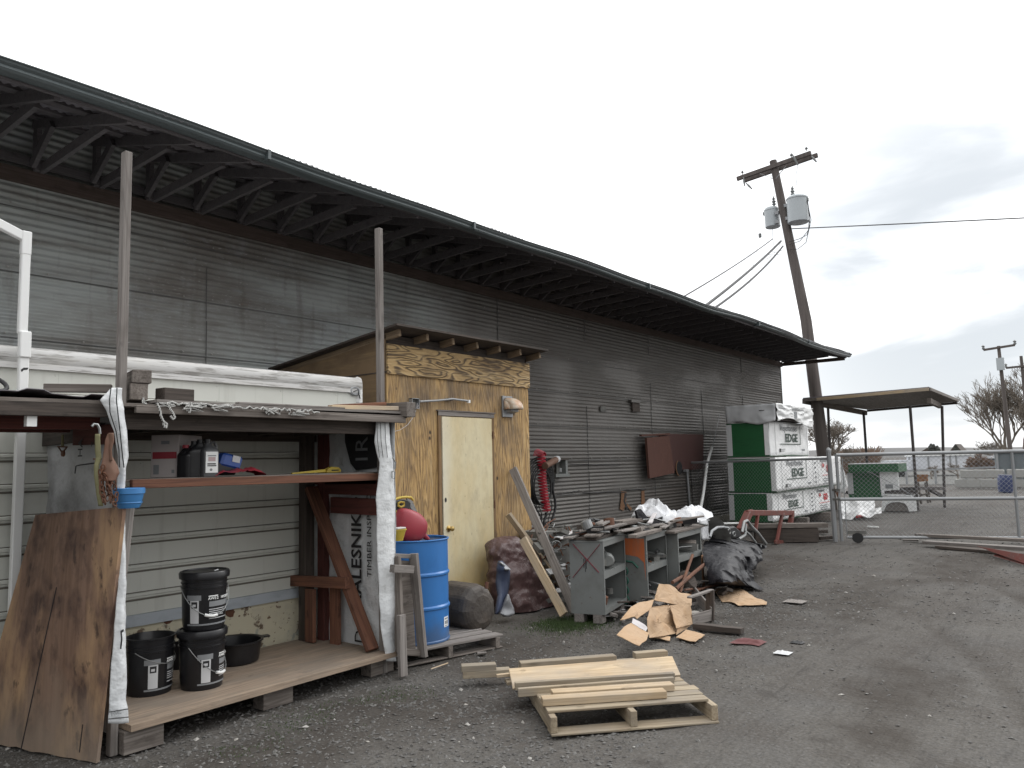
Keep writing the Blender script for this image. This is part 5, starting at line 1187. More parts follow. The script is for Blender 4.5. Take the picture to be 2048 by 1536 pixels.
b.tube(pts, 0.0105, 6); b.build('coils', REDH, t, smooth=True)
b = MB(); 
for k in range(7): 
    r = 0.055+0.008*k; c = Yp(1082, 912, HY-0.12)
    b.tube([c+Vector((r*cos(a)*1.1, 0.02*k-0.06, abs(r*sin(a))*1.1)) for a in [pi*i/10 for i in range(11)]], 0.008, 6)
b.build('top_loops', REDH, t, smooth=True)
t = thing('black_hose_coil', 'big black hose coiled in wide loops behind the red air hose', 'hose', Yp(1070, 960, HY))
b = MB()
for k in range(7):
    cx_, cy_ = (1078+k*1.2, 962+k*2); rx, ry = 30-k*2.2, 47-k*2.0
    pts = [Yp(cx_+rx*cos(a)*(1+0.06*noise.noise((k, a, 0))), cy_+ry*sin(a)*(1+0.05*noise.noise((k, a, 4))), HY-0.02-0.02*k) for a in [2*pi*i/40 for i in range(40)]]
    b.tube(pts, 0.013, 7, closed=True)
b.build('loops', BLKR, t, smooth=True)
b = MB()
for (xa, ya, xb, yb, r) in ((1110, 965, 1104, 1060, 0.02), (1073, 1010, 1086, 1075, 0.011), (1080, 1012, 1080, 1078, 0.008), (1088, 1025, 1094, 1070, 0.02), (1096, 1020, 1085, 1075, 0.009), (1068, 1000, 1076, 1070, 0.008), (1100, 1000, 1100, 1075, 0.008)):
    pts = [Yp(xa+(xb-xa)*i/8+4*sin(i*0.9+xa), ya+(yb-ya)*i/8, HY-0.12) for i in range(9)]
    b.tube(pts, r, 7)
b.build('hanging_ends', BLKR, t, smooth=True)
t = thing('black_coil_cord', 'thin black springy coil cord hanging right of the red air hose', 'cord', Yp(1100, 960, HY-0.05))
b = MB(); P = [Yp(1097, 928, HY-0.06), Yp(1099, 960, HY-0.06), Yp(1102, 985, HY-0.06)]; pts = []
for i in range(11*12+1):
    s = i/132; a = 2*pi*s*11; pts.append(along(P, s)+Vector((0.06*cos(a), 0.03*sin(a), 0)))
b.tube(pts, 0.007, 5); b.build('coils', BLKR, t, smooth=True)
t = thing('wall_hook_arm', 'tan cloth-covered arm with a pale end sticking out through the red air hose', 'bracket', Yp(1102, 922, HY-0.05))
MB().tube([Yp(1090, 932, HY-0.25), Yp(1113, 919, HY-0.1)], 0.055, 10).build('arm', TAN, t, smooth=True)
MB().tube([Yp(1111, 920, HY-0.11), Yp(1115, 918, HY-0.08)], 0.058, 10).build('cuff', INKL, t)
t = thing('outlet_box', 'open dark metal box on the corrugated wall just right of the hoses', 'box', Yp(1127, 935, WY-0.05))
def wb(x0, y0, x1, y1, Ya, Yb, m, nm):
    a = Yp(x0, y0, Ya); c = Yp(x1, y1, Ya); return MB().box(min(a.x, c.x), max(a.x, c.x), Ya, Yb, min(a.z, c.z), max(a.z, c.z)).build(nm, m, t)
wb(1113, 917, 1134, 950, WY-0.05, WY-0.03, CABD, 'back_plate'); wb(1131, 917, 1136, 951, WY-0.17, WY-0.03, CABG, 'side_plate'); wb(1111, 916, 1138, 920, WY-0.18, WY-0.03, DARKW, 'top_plate'); wb(1112, 948, 1140, 953, WY-0.20, WY-0.03, CABG, 'bottom_shelf'); wb(1121, 936, 1127, 944, WY-0.08, WY-0.05, INKL, 'socket')

# ================================================================== GREY STEEL CABINETS
def cabinet(lab, bl, width, depth, h, rz, lift, shelves, blocks=True, doors=None):
    t = thing('steel_cabinet', lab, 'cabinet', (bl.x, bl.y, 0), rz, 'grey steel cabinets')
    M = WMof(t); 
    def part(nm, b, m, par=t): return b.build(nm, m, par, local=True, M=M)
    part('left_panel', MB().box(0, 0.004, 0, depth, lift, lift+h), CABG)
    part('right_panel', MB().box(width-0.004, width, 0, depth, lift, lift+h), CABG)
    part('back_panel', MB().box(0.004, width-0.004, depth-0.004, depth, lift, lift+h), CABD)
    part('bottom', MB().box(0.004, width-0.004, 0.002, depth-0.004, lift+0.03, lift+0.036), CABG)
    part('top', MB().box(-0.006, width+0.006, -0.006, depth+0.004, lift+h, lift+h+0.012), CABG)
    b = MB(); b.box(0.0, 0.028, -0.003, 0.0, lift, lift+h); part('front_post', b, CABG)
    b = MB(); b.box(width-0.028, width, -0.003, 0.0, lift, lift+h); part('front_post', b, CABG)
    for z in shelves:
        part('shelf', MB().box(0.006, width-0.006, 0.0, depth-0.006, lift+z-0.004, lift+z).box(0.03, width-0.03, -0.0025, 0.0, lift+z-0.07, lift+z), CABG)
    part('top_rail', MB().box(0.028, width-0.028, -0.0025, 0.0, lift+h-0.05, lift+h), CABG)
    part('base_rail', MB().box(0.028, width-0.028, -0.0025, 0.0, lift, lift+0.05), CABG)
    if blocks:
        for x, y in ((0.06, 0.08), (width-0.06, 0.08), (0.06, depth-0.08), (width-0.06, depth-0.08)):
            plank('foot_block', M @ Vector((x-0.06, y, lift/2)), M @ Vector((x+0.06, y, lift/2)), 0.10, lift-0.002, GREYL, t)
    return t, M, part
cb1 = G(1210, 1245); cb1b = G(1163, 1240)
rz1 = math.atan2(0.19, 1.0)
CY2, CY3 = 0, 0
t1, M1, part1 = cabinet('grey steel cabinet with a red spray-painted X on its end panel', Vector((6.88, 4.22, 0)), 0.80, 0.36, 0.72, radians(14), 0.09, [0.42])
for (a, b_) in (((0.03, 0.70), (0.33, 0.36)), ((0.32, 0.70), (0.05, 0.42))):
    part1('spray_stroke', MB().beam((-0.002, a[0], 0.09+a[1]), (-0.002, b_[0], 0.09+b_[1]), 0.003, 0.022, up=(1, 0, 0)), SPRR)
for y_, z0, z1 in ((0.19, 0.42, 0.56), (0.205, 0.46, 0.55), (0.178, 0.45, 0.54)): part1('paint_drip', MB().box(-0.003, -0.0005, y_, y_+0.006, 0.09+z0, 0.09+z1), INK)
t2, M2, part2 = cabinet('grey steel cabinet with orange and green spray paint on its end panel', Vector((7.82, 4.24, 0)), 0.72, 0.40, 0.725, radians(9), 0.06, [0.40])
part2('orange_patch', MB().prism([(-0.002, 0.03, 0.50), (-0.002, 0.38, 0.72), (-0.002, 0.38, 0.94), (-0.002, 0.03, 0.95), (-0.002, 0.03, 0.45), (-0.002, 0.012, 0.45)][0:1]+[(-0.002, 0.10, 0.56), (-0.002, 0.37, 0.60), (-0.002, 0.37, 0.76), (-0.002, 0.02, 0.76), (-0.002, 0.015, 0.30)], (0.001, 0, 0)), SPRO)
for k in range(4):
    zc = 0.40-0.105*k; part2('green_loop', MB().tube([(-0.003, 0.26+0.035*cos(a), zc+0.04*sin(a)) for a in [2*pi*i/14 for i in range(14)]], 0.012, 4, closed=True), SPRG)
part2('green_loop', MB().tube([(-0.003, 0.33, 0.47), (-0.003, 0.25, 0.51), (-0.003, 0.16, 0.50), (-0.003, 0.10, 0.44)], 0.012, 4), SPRG)
t3, M3, part3 = cabinet('grey steel cabinet at the right end of the row beside the black tarp', Vector((8.60, 4.24, 0)), 0.85, 0.42, 0.70, radians(6), 0.04, [0.44])
# electric motor on the first cabinet's shelf
Mm = M1 @ Matrix.Translation((0.36, 0.10, 0.09+0.42+0.085)) @ Matrix.Rotation(radians(35), 4, 'Z') @ Matrix.Rotation(radians(90), 4, 'Y')
t = thing('electric_motor', 'old cream-grey motor sitting on the shelf of the X-marked cabinet', 'motor', Mm.translation-Vector((0, 0, 0.08)))
MB().lathe([(0.0, -0.14), (0.05, -0.14), (0.075, -0.11), (0.08, -0.05), (0.08, 0.05), (0.07, 0.08), (0.035, 0.09), (0.03, 0.13), (0.0, 0.13)], 18, Mm, cap0=False, cap1=False).build('housing', CABG, t, smooth=True)
b = MB()
for k in range(8): b.obox(Mm @ Vector((0.082*cos(k*pi/4), 0.082*sin(k*pi/4), 0)), Mm.to_3x3() @ Vector((0.006, 0, 0)), Mm.to_3x3() @ Vector((0, 0.006, 0)), Mm.to_3x3() @ Vector((0, 0, 0.06)))
b.build('cooling_fins', CABG, t)
MB().lathe([(0.0, 0.10), (0.05, 0.10), (0.05, 0.115), (0, 0.115)], 16, Mm, cap0=False, cap1=False).build('pulley', RUST, t)
MB().tube([Mm @ Vector((-0.07, 0, -0.02)), Mm @ Vector((-0.12, 0.02, -0.03)), Mm @ Vector((-0.11, 0.06, -0.08))], 0.012, 6).build('cable_gland', STEEL, t)
MB().obox(Mm @ Vector((0.085, 0, 0)), Mm.to_3x3() @ Vector((0.006, 0, 0)), Mm.to_3x3() @ Vector((0, 0.09, 0)), Mm.to_3x3() @ Vector((0, 0, 0.07))).build('foot', CABG, t)
# boards, plates and rods strewn over the cabinet tops
top1 = 0.09+0.72+0.012; top2 = 0.06+0.725+0.012; top3 = 0.04+0.70+0.012
G2 = 'boards strewn over the cabinets'
def strew(nm, p, q, w, h, m, lab, cat='board'): return plank(nm, p, q, w, h, m, None, label=lab, cat=cat, group=G2, rough=0.002, seed=len(lab))
def c1(x, y, z): return M1 @ Vector((x, y, z))
def c2(x, y, z): return M2 @ Vector((x, y, z))
def c3(x, y, z): return M3 @ Vector((x, y, z))
strew('loose_board', c1(-0.05, 0.10, top1+0.05), c1(0.78, 0.18, top1+0.08), 0.16, 0.022, GREYW, 'grey board lying on the X-marked cabinet, nearest its front edge')
strew('loose_board', c1(-0.1, 0.34, top1+0.03), c1(1.0, 0.28, top1+0.13), 0.10, 0.02, GREYL, 'light grey board slanting across the back of the X-marked cabinet')
plank('loose_board', c1(0.0, 0.22, top1+0.018), c1(0.74, 0.2, top1+0.018), 0.3, 0.03, DARKW, None, label='dark plank directly on top of the X-marked cabinet under the grey boards', cat='board', group=G2)
strew('loose_board', c2(-0.55, -0.05, top2+0.04), c2(0.50, 0.02, top2+0.02), 0.09, 0.035, GREYW, 'thick grey board jutting left from the orange-painted cabinet top, blunt end forward')
strew('loose_board', c2(-0.45, 0.15, top2+0.08), c2(0.9, 0.12, top2+0.05), 0.10, 0.02, GREYL, 'pale splintered lath lying across the middle cabinet top')
strew('loose_board', c2(-0.1, 0.3, top2+0.14), c2(1.7, 0.30, top2+0.10), 0.16, 0.045, GREYW, 'broad grey plank in front of the white tarp on the cabinet tops')
strew('loose_board', c2(0.3, 0.05, top2+0.11), c2(1.0, 0.22, top2+0.17), 0.05, 0.02, PALEC, 'narrow whitish slat angled across the middle cabinet top')
strew('loose_board', c2(0.5, -0.03, top2+0.04), c2(1.3, 0.05, top2+0.08), 0.07, 0.02, GREYL, 'pale board poking right over the gap between the second and third cabinets')
strew('loose_board', c3(-0.1, 0.2, top3+0.02), c3(1.05, 0.18, top3+0.02), 0.42, 0.03, GREYW, 'wide dark lid board on the rightmost cabinet')
strew('loose_board', Yp(1132, 1078, 5.0), Yp(1150, 1062, 5.3), 0.14, 0.012, PALEC, 'small pale plate at the left end of the scrap pile near the hoses')
o = MB().tube([c1(0.2, 0.2, top1+0.14), c1(0.35, 0.25, top1+0.20), c1(0.5, 0.2, top1+0.17), c1(0.45, 0.3, top1+0.12), c1(0.28, 0.3, top1+0.15), c1(0.4, 0.22, top1+0.19), c1(0.8, 0.28, top1+0.15)], 0.012, 6).build('cable_tangle', BLKR, None, smooth=True); tag(o, 'short tangle of black cable on the boards above the X-marked cabinet', 'cable')
# scrap inside and below
rnd = random.Random(31)
sc = thing('scrap_pile', 'heap of bent steel rods, rings and brackets between the leaning lumber and the X-marked cabinet', 'scrap pile', (7.2, 5.0, 0))
b = MB()
for k in range(26):
    c = Vector((rnd.uniform(7.35, 8.0), rnd.uniform(5.1, 5.6), rnd.uniform(0.25, 0.85))); r = rnd.uniform(0.02, 0.07)
    ax = Vector((rnd.uniform(-1, 1), rnd.uniform(-1, 1), rnd.uniform(-1, 1))).normalized(); u = ax.orthogonal().normalized(); w = ax.cross(u)
    b.tube([c+(u*cos(a)+w*sin(a))*r for a in [2*pi*i/14 for i in range(14)]], 0.006, 6, closed=True)
b.build('rings', STEEL, sc, smooth=True)
b = MB()
for k in range(44):
    c = Vector((rnd.uniform(7.3, 8.1), rnd.uniform(5.1, 5.7), rnd.uniform(0.1, 0.9))); d = Vector((rnd.uniform(-1, 1), rnd.uniform(-0.6, 0.6), rnd.uniform(-0.8, 0.5)))*rnd.uniform(0.05, 0.22)
    b.tube([c-d, c+Vector((0, 0, rnd.uniform(-0.03, 0.03))), c+d], rnd.uniform(0.004, 0.012), 6)
b.build('rods', RUST, sc, smooth=True)
for k in range(34):
    b = MB(); c = Vector((rnd.uniform(7.3, 8.1), rnd.uniform(5.2, 5.7), rnd.uniform(0.05, 0.85))); R3 = Matrix.Rotation(rnd.random()*6, 3, 'Z') @ Matrix.Rotation(rnd.uniform(-0.6, 0.6), 3, 'X')
    b.obox(c, R3 @ Vector((rnd.uniform(0.04, 0.14), 0, 0)), R3 @ Vector((0, rnd.uniform(0.02, 0.07), 0)), R3 @ Vector((0, 0, rnd.uniform(0.003, 0.03)))); b.build('bracket', CABD, sc)
for k in range(10):
    b = MB(); c = Vector((rnd.uniform(7.25, 7.7), rnd.uniform(5.0, 5.4), rnd.uniform(0.1, 0.8))); R3 = Matrix.Rotation(rnd.random()*6, 3, 'Z') @ Matrix.Rotation(rnd.uniform(-0.6, 0.6), 3, 'X')
    b.obox(c, R3 @ Vector((rnd.uniform(0.03, 0.07), 0, 0)), R3 @ Vector((0, rnd.uniform(0.02, 0.05), 0)), R3 @ Vector((0, 0, 0.004))); b.build('pale_plate', INKL, sc)
MB().box(7.7, 8.3, 5.5, 5.9, 0.0, 0.80).build('rusty_case', CABD, sc)
t = thing('floor_scrap', 'litter of broken boards, pipes and rubble on the ground in and before the steel cabinets', 'scrap pile', (8.0, 4.2, 0))
for k in range(60):
    b = MB(); c = Vector((rnd.uniform(7.0, 9.5), rnd.uniform(3.75, 4.5), rnd.uniform(0.02, 0.16))); R3 = Matrix.Rotation(rnd.random()*6, 3, 'Z') @ Matrix.Rotation(rnd.uniform(-0.5, 0.5), 3, 'X')
    b.obox(c, R3 @ Vector((rnd.uniform(0.03, 0.12), 0, 0)), R3 @ Vector((0, rnd.uniform(0.01, 0.05), 0)), R3 @ Vector((0, 0, rnd.uniform(0.004, 0.02)))); b.build('broken_board', GREYL if k % 3 else DARKW, t)
for k in range(14):
    b = MB(); c = Vector((rnd.uniform(7.0, 9.3), rnd.uniform(3.8, 4.4), rnd.uniform(0.03, 0.12))); R3 = Matrix.Rotation(rnd.random()*6, 3, 'Z')
    b.obox(c, R3 @ Vector((rnd.uniform(0.02, 0.06), 0, 0.01)), R3 @ Vector((0, rnd.uniform(0.02, 0.05), 0)), R3 @ Vector((0, 0, 0.003))); b.build('white_scrap', INKL, t)
b = MB()
for (x0, y0, x1, y1, r) in ((1345, 1165, 1375, 1150, 0.02), (1352, 1178, 1420, 1120, 0.022), (1360, 1185, 1385, 1110, 0.018), (1370, 1180, 1410, 1178, 0.012), (1375, 1215, 1388, 1165, 0.01), (1390, 1182, 1455, 1176, 0.012)):
    a = Yp(x0, y0, 3.95); c = Yp(x1, y1, 4.15); a.z = max(a.z, 0.02); c.z = max(c.z, 0.03); b.tube([a, a.lerp(c, 0.5)+Vector((0, 0, 0.01)), c], r, 8)
b.build('pipes', RUST, t, smooth=True)
MB().lathe([(0.0, -0.06), (0.10, -0.06), (0.13, -0.02), (0.13, 0.02), (0.1, 0.06), (0.0, 0.06)], 18, Matrix.Translation(Yp(1375, 1163, 4.1)) @ Matrix.Rotation(radians(60), 4, 'X'), cap0=False, cap1=False).build('wheel_hub', DARKW, t, smooth=True)
# rusty angle leaning on the last cabinet
o = plank('rusty_strip', G(1408, 1182)+Vector((0, 0, 0.01)), Yp(1404, 1110, 4.2), 0.05, 0.012, RUSTO, None, up=(0, 1, 0), label='rust-orange strip standing against the right side of the cabinet row', cat='strip')
# drawer on the ground
dl, dc, dr_ = G(1385, 1252), G(1424, 1242), G(1420, 1195)
t = thing('broken_crate', 'broken grey wooden drawer standing on edge right of the cardboard heap', 'drawer', dc)
Z = Vector((0, 0, 1))
plank('side_board', dl+Z*0.055, dc+Z*0.06, 0.015, 0.11, GREYL, t); plank('side_board', dc+Z*0.06, G(1418, 1220)+Z*0.09+Vector((0.15, 0.22, 0.04)), 0.015, 0.15, GREYL, t)
plank('upright_end', dc+Vector((0.0, 0.02, 0.0)), Yp(1420, 1182, dc.y+0.05), 0.13, 0.016, DARKW, t, up=(0.6, -0.3, 0))
plank('top_rail', Yp(1378, 1195, dc.y+0.1), Yp(1424, 1180, dc.y+0.05), 0.05, 0.02, GREYL, t)
# ================================================================== CARDBOARD HEAP
t = thing('cardboard_box', 'torn and collapsed brown cardboard box with open flaps lying before the cabinets', 'cardboard box', G(1310, 1280))
def flap(nm, pts, th=0.005, m=CARD, curl=0.0):
    P = []
    for x, y, dp_ in pts:
        g0 = G(x, y) if dp_ is None else Yp(x, y, dp_)
        if dp_ is None: g0.z += 0.012
        g0.z = max(g0.z, 0.008); P.append(g0)
    c = sum(P, Vector())/len(P); k = len(P); b = MB(); b.v = P+[c+Vector((0, 0, curl))]; b.f = [[i, (i+1) % k, k] for i in range(k)]
    o = b.build(nm, m, t, solid=th)
    s = o.modifiers.new('sub', 'SUBSURF'); s.subdivision_type = 'SIMPLE'; s.levels = 3; s.render_levels = 3
    # corrugated card buckles slightly
    tx = bpy.data.textures.get('buckle') or bpy.data.textures.new('buckle', 'CLOUDS'); tx.noise_scale = 0.12
    d = o.modifiers.new('d', 'DISPLACE'); d.texture = tx; d.strength = 0.025; d.texture_coords = 'GLOBAL'
    o.modifiers.move(0, 2)
    return o
flap('back_flap', [(1308,1201,3.72),(1318,1168,3.80),(1340,1169,3.80),(1362,1186,3.78),(1384,1190,3.75),(1382,1212,3.66),(1345,1208,3.68)], curl=0.01)
flap('left_flap', [(1308,1200,3.72),(1302,1217,3.62),(1274,1238,3.6),(1269,1233,3.6),(1240,1241,3.66),(1262,1214,3.72),(1275,1206,3.74)])
flap('front_wall', [(1300,1216,3.55),(1345,1212,3.55),(1354,1256,3.50),(1352,1278,3.42),(1298,1276,3.42),(1294,1240,3.48)])
flap('inner_wall', [(1300,1214,3.70),(1344,1209,3.70),(1380,1209,3.66),(1378,1250,3.66),(1300,1250,3.66)])
flap('right_flap', [(1340,1211,3.52),(1380,1206,3.50),(1385,1248,3.44),(1352,1257,3.40)])
flap('side_wall', [(1354,1256,3.42),(1385,1246,3.46),(1377,1262,3.44),(1352,1280,3.40)])
flap('fallen_flap', [(1262,1246,3.50),(1298,1266,3.42),(1293,1280,3.30),(1279,1291,3.18),(1233,1270,3.36),(1250,1252,3.46)])
flap('torn_edge', [(1266,1236,3.56),(1296,1255,3.46),(1292,1262,3.44),(1264,1246,3.50)], m=PALEC)
flap('bottom_flap', [(1300,1278,None),(1340,1284,None),(1341,1276,None),(1300,1270,None)])
flap('bottom_flap', [(1352,1278,None),(1391,1286,None),(1410,1272,None),(1390,1266,None),(1372,1262,None)])
flap('torn_tab', [(1312,1232,3.46),(1322,1226,3.44),(1324,1230,3.42),(1316,1238,3.42),(1318,1246,3.42),(1312,1246,3.42)], m=CARD)
t = thing('flat_cardboard', 'flattened sheet of brown cardboard on the ground below the black tarp', 'cardboard', G(1480, 1198))
flap('sheet', [(1427,1180,None),(1450,1178,None),(1483,1180,None),(1512,1198,None),(1534,1206,None),(1533,1212,None),(1490,1213,None),(1476,1213,None),(1458,1205,None),(1444,1206,None)], curl=0.015)
o = plank('short_plank', G(1388, 1258)+Z*0.03, G(1484, 1268)+Z*0.03, 0.10, 0.05, DARKW, None, label='short dark reddish plank on the gravel right of the cardboard box', cat='plank', rough=0.004, seed=2)
c = G(1497, 1285); b = MB()
b.grid(lambda u, v: (c.x-0.10+0.2*u+0.02*sin(v*5), c.y-0.13+0.26*v, 0.004+0.018*max(0, ridge((u*2, v*2, 7), 1, 2))*(1-abs(2*u-1)**4)*(1-abs(2*v-1)**4)), 16, 20)
o = b.build('rag', mat('maroon_rag', (0.13, 0.05, 0.05), 0.9), None, smooth=True); tag(o, 'small maroon rag lying on the ground beyond the short dark plank', 'rag')
c = G(1374, 1246); o = MB().lathe([(0.0, 0.0), (0.05, 0.01), (0.07, 0.05), (0.05, 0.10), (0.0, 0.115)], 12, Matrix.Translation(c) @ Matrix.Diagonal((1.2, 1, 0.8, 1)), cap0=False, cap1=False).build('pale_rock', PEBW, None, smooth=True); 
o.location.x += 0.18; tag(o, 'pale rounded stone at the right corner of the torn cardboard box', 'stone')
o = plank('thin_lath', G(862, 1340)+Z*0.008, G(896, 1328)+Z*0.008, 0.012, 0.008, PALE, None, label='thin pale splinter on the ground in front of the drum pallet', cat='splinter')

# ================================================================== WHITE TARP AND BLACK TARP
b = MB(); C3 = c3(0.15, 0.45, 0); zc = top3+0.05
def mound(cx_, cy_, z0, rx, ry, h, seed, rz, amp, flat=0.5):
    def f(u, v):
        a = 2*pi*u; r = v; hh = (1-r**2.6); x = rx*r*cos(a); y = ry*r*sin(a)
        k = amp*(ridge((x*2.2+seed, y*2.2, seed), 1.5, 3)-0.75)
        edge_ = 1+0.10*noise.noise((cos(a)*2+seed, sin(a)*2, 1))
        X = x*edge_; Y_ = y*edge_
        return (cx_+X*cos(rz)-Y_*sin(rz), cy_+X*sin(rz)+Y_*cos(rz), max(z0, z0+h*hh+k*(1 if r < 0.97 else 0.2)))
    return f
tw = thing('white_tarp', 'crumpled white sheeting with a black inside heaped on top of the cabinets', 'tarp', (C3.x, C3.y, zc))
cA = Yp(1312, 1045, 4.78); b.grid(mound(cA.x, cA.y, zc+0.03, 0.46, 0.28, 0.22, 3.3, radians(10), 0.10), 60, 26)
b.build('left_heap', TARPW, tw, smooth=True)
b = MB(); cB2 = Yp(1378, 1058, 4.72); b.grid(mound(cB2.x, cB2.y, zc, 0.55, 0.28, 0.15, 8.1, radians(2), 0.07), 60, 26)
b.build('right_heap', TARPW, tw, smooth=True)
yb = cA.y-0.24
def quad(nm, pts, Y, m, par, th=0.006): return MB().prism([Yp(x, y, Y) for x, y in pts], (0, th, 0)).build(nm, m, par)
b = MB(); rows = [(1276,1280,1020,0),(1272,1300,1030,0),(1274,1352,1036,0),(1278,1350,1046,0)]
MB().prism([Yp(x, y, yb) for x, y in ((1273,1022),(1282,1018),(1293,1032),(1307,1040),(1318,1038),(1330,1030),(1348,1029),(1352,1034),(1350,1046),(1300,1050),(1288,1048),(1277,1040))], (0, 0.03, 0)).build('black_inside', TARPB, tw)
b = MB(); b.grid(lambda u, v: Yp(1396+18*u+6*v, 1040+40*v-2*u, cB2.y-0.30-0.02*sin(u*5))+Vector((0.02*sin(v*7), 0, 0)), 6, 10); b.build('hanging_corner', TARPW, tw, smooth=True, solid=0.004)
# black tarp over a heap right of the cabinets
tb = thing('black_tarp', 'shiny black tarp thrown over a heap of tubing right of the steel cabinets', 'tarp', (10.0, 4.0, 0))
b = MB(); ca_ = Vector((9.98, 4.15, 0))
rowsL = [(1418, 1072), (1408, 1090), (1406, 1110), (1408, 1140), (1410, 1163)]
rowsR = [(1466, 1074), (1530, 1090), (1521, 1112), (1500, 1140), (1502, 1160)]
def tb_(u, v):
    tt = v*4; i = min(int(tt), 3); f = tt-i
    xl = rowsL[i][0]*(1-f)+rowsL[i+1][0]*f; yl = rowsL[i][1]*(1-f)+rowsL[i+1][1]*f
    xr = rowsR[i][0]*(1-f)+rowsR[i+1][0]*f; yr = rowsR[i][1]*(1-f)+rowsR[i+1][1]*f
    Yd = 4.55-0.55*sin(v*1.6)-0.25*sin(u*pi)*(0.4+v)
    p = Yp(xl+(xr-xl)*u, yl+(yr-yl)*u, Yd+0.10*(1-v))
    k = 0.17*(ridge(p, 1.7, 3)-0.7)
    return p+Vector((-0.8*k, -0.7*k, 0.0))
b.grid(tb_, 60, 50); b.build('cover', TARPB, tb, smooth=True)
b = MB()
def sk(u, v):
    p = Vector(tb_(u, 1.0)); q = G(1412+(1528-1412)*u, 1172+10*u); q.z = 0.01+0.015*max(0, ridge(q, 2.5, 2)-0.5)
    return p.lerp(q, v**0.7) if v < 1 else q
b.grid(sk, 40, 10); b.build('skirt', TARPB, tb, smooth=True)
MB().grid(lambda u, v: Vector((9.55+0.9*u, 4.5+0.25*v-0.2*u, 1.0*sin(pi*u)**0.3*0.85*(1-0.25*v))), 12, 4).build('inner_heap', CABD, tb)
for x, y in ((1522, 1092), (1518, 1105), (1509, 1120), (1493, 1148)): MB().lathe([(0.016, 0), (0.016, 0.004), (0, 0.004)], 8, Matrix.Translation(Vector(Yp(x, y, 3.78))) @ Matrix.Rotation(pi/2, 4, 'X')).build('eyelet', GALV, tb)
# steel tube frame poking out of the tarp
t = thing('tube_frame', 'bent steel tube frame sticking out of the black tarp', 'frame', Yp(1500, 1070, 4.6))
for nm, pts, r, m in (('loop_tube', ((1484,1064),(1488,1044),(1494,1041),(1502,1052),(1516,1066),(1532,1088)), 0.022, STEEL), ('stay_tube', ((1488,1060),(1500,1070),(1512,1086)), 0.016, STEEL), ('short_tube', ((1478,1078),(1490,1070),(1492,1048)), 0.02, STEEL), ('hoop', ((1420,1074),(1424,1062),(1434,1055),(1446,1054),(1456,1056)), 0.018, GALV)):
    MB().tube([Yp(x, y, 4.35) for x, y in pts], r, 8).build(nm, m, t, smooth=True)
t = thing('engine_part', 'dark cast engine part lying on the black tarp below the tube frame', 'engine part', Yp(1462, 1070, 4.6))
b = MB(); rnd = random.Random(44)
b.prism([Yp(x, y, 4.5) for x, y in ((1428,1074),(1436,1062),(1452,1056),(1470,1052),(1482,1062),(1484,1074),(1470,1078),(1440,1078))], (0, 0.25, 0)); b.build('casting', INK, t, bevel=0.02)
for x, y, r in ((1458, 1063, 0.05), (1468, 1068, 0.045), (1446, 1069, 0.04)): MB().tube([Yp(x, y, 4.47)+Vector((r*cos(a), 0, r*0.7*sin(a))) for a in [2*pi*i/14 for i in range(14)]], 0.011, 6, closed=True).build('ring', STEEL, t, smooth=True)
o = plank('white_plank', Yp(1432, 1047, 6.6), Yp(1478, 1046, 6.4), 0.10, 0.03, WHITE, None, label='white board lying behind the black tarp at the foot of the wall', cat='board')

# ================================================================== FOREGROUND PALLET
pts_ = [G(1102, 1473), G(1437, 1446), G(995, 1366)]
o0 = Vector((pts_[0].x, pts_[0].y, 0)); ux = (pts_[1]-pts_[0]); Wd = ux.length; ux.normalize(); uy = Vector((-ux.y, ux.x, 0)); Dd = 1.20
if (pts_[2]-pts_[0]).dot(uy) < 0: uy = -uy
def pp(x, y, z): return o0+ux*x+uy*y+Vector((0, 0, z))
pt = thing('wood_pallet', 'broken pale wooden pallet on the gravel with loose boards lying on it', 'pallet', o0)
for x in (0.02, Wd*0.49, Wd-0.02): plank('stringer', pp(x, 0.0, 0.062), pp(x, Dd, 0.062), 0.042, 0.092, PALLETW, pt)
for y, w in ((0.05, 0.13), (0.62, 0.09), (1.13, 0.10)): plank('bottom_board', pp(0, y, 0.008), pp(Wd, y, 0.008), w, 0.014, PALLETW, pt, rough=0.0015, seed=int(y*100))
for y, w in ((0.125, 0.10), (0.24, 0.095), (0.345, 0.09), (0.45, 0.085), (0.56, 0.09), (0.68, 0.09), (0.80, 0.09), (1.0, 0.09), (1.13, 0.1)): plank('deck_board', pp(0.0, y, 0.117), pp(Wd-0.01+0.015*sin(y*40), y, 0.117), w, 0.016, PALLETW, pt, rough=0.001, seed=int(y*70))
g_ = 'loose boards on the foreground pallet'
def on(a, b_, z, w, h, m, lab, tilt=(0, 0, 1)):
    return plank('loose_board', G(a[0], a[1], z), G(b_[0], b_[1], z), w, h, m, None, up=tilt, label=lab, cat='board', group=g_, rough=0.0012, seed=len(lab))
on((1083, 1402), (1330, 1386), 0.150, 0.085, 0.045, PALE, 'pale squared timber lying nearest the front on the foreground pallet')
on((1104, 1388), (1345, 1372), 0.148, 0.085, 0.042, PALE, 'pale timber directly behind the frontmost one on the pallet, its right end sticking out')
on((1036, 1385), (1348, 1362), 0.138, 0.030, 0.055, PALLETW, 'greyish lath on edge across the middle of the foreground pallet')
on((1030, 1372), (1348, 1352), 0.146, 0.040, 0.050, PALLETW, 'cracked lath behind the greyish one in the middle of the pallet')
on((1022, 1358), (1353, 1332), 0.175, 0.17, 0.016, PALE, 'widest pale board tilted towards the yard on the foreground pallet', tilt=(0.7*uy.x*-1, 0.7*uy.y*-1, 1))
on((993, 1352), (1340, 1316), 0.178, 0.03, 0.022, PALE, 'thin pale batten along the back edge of the widest pallet board')
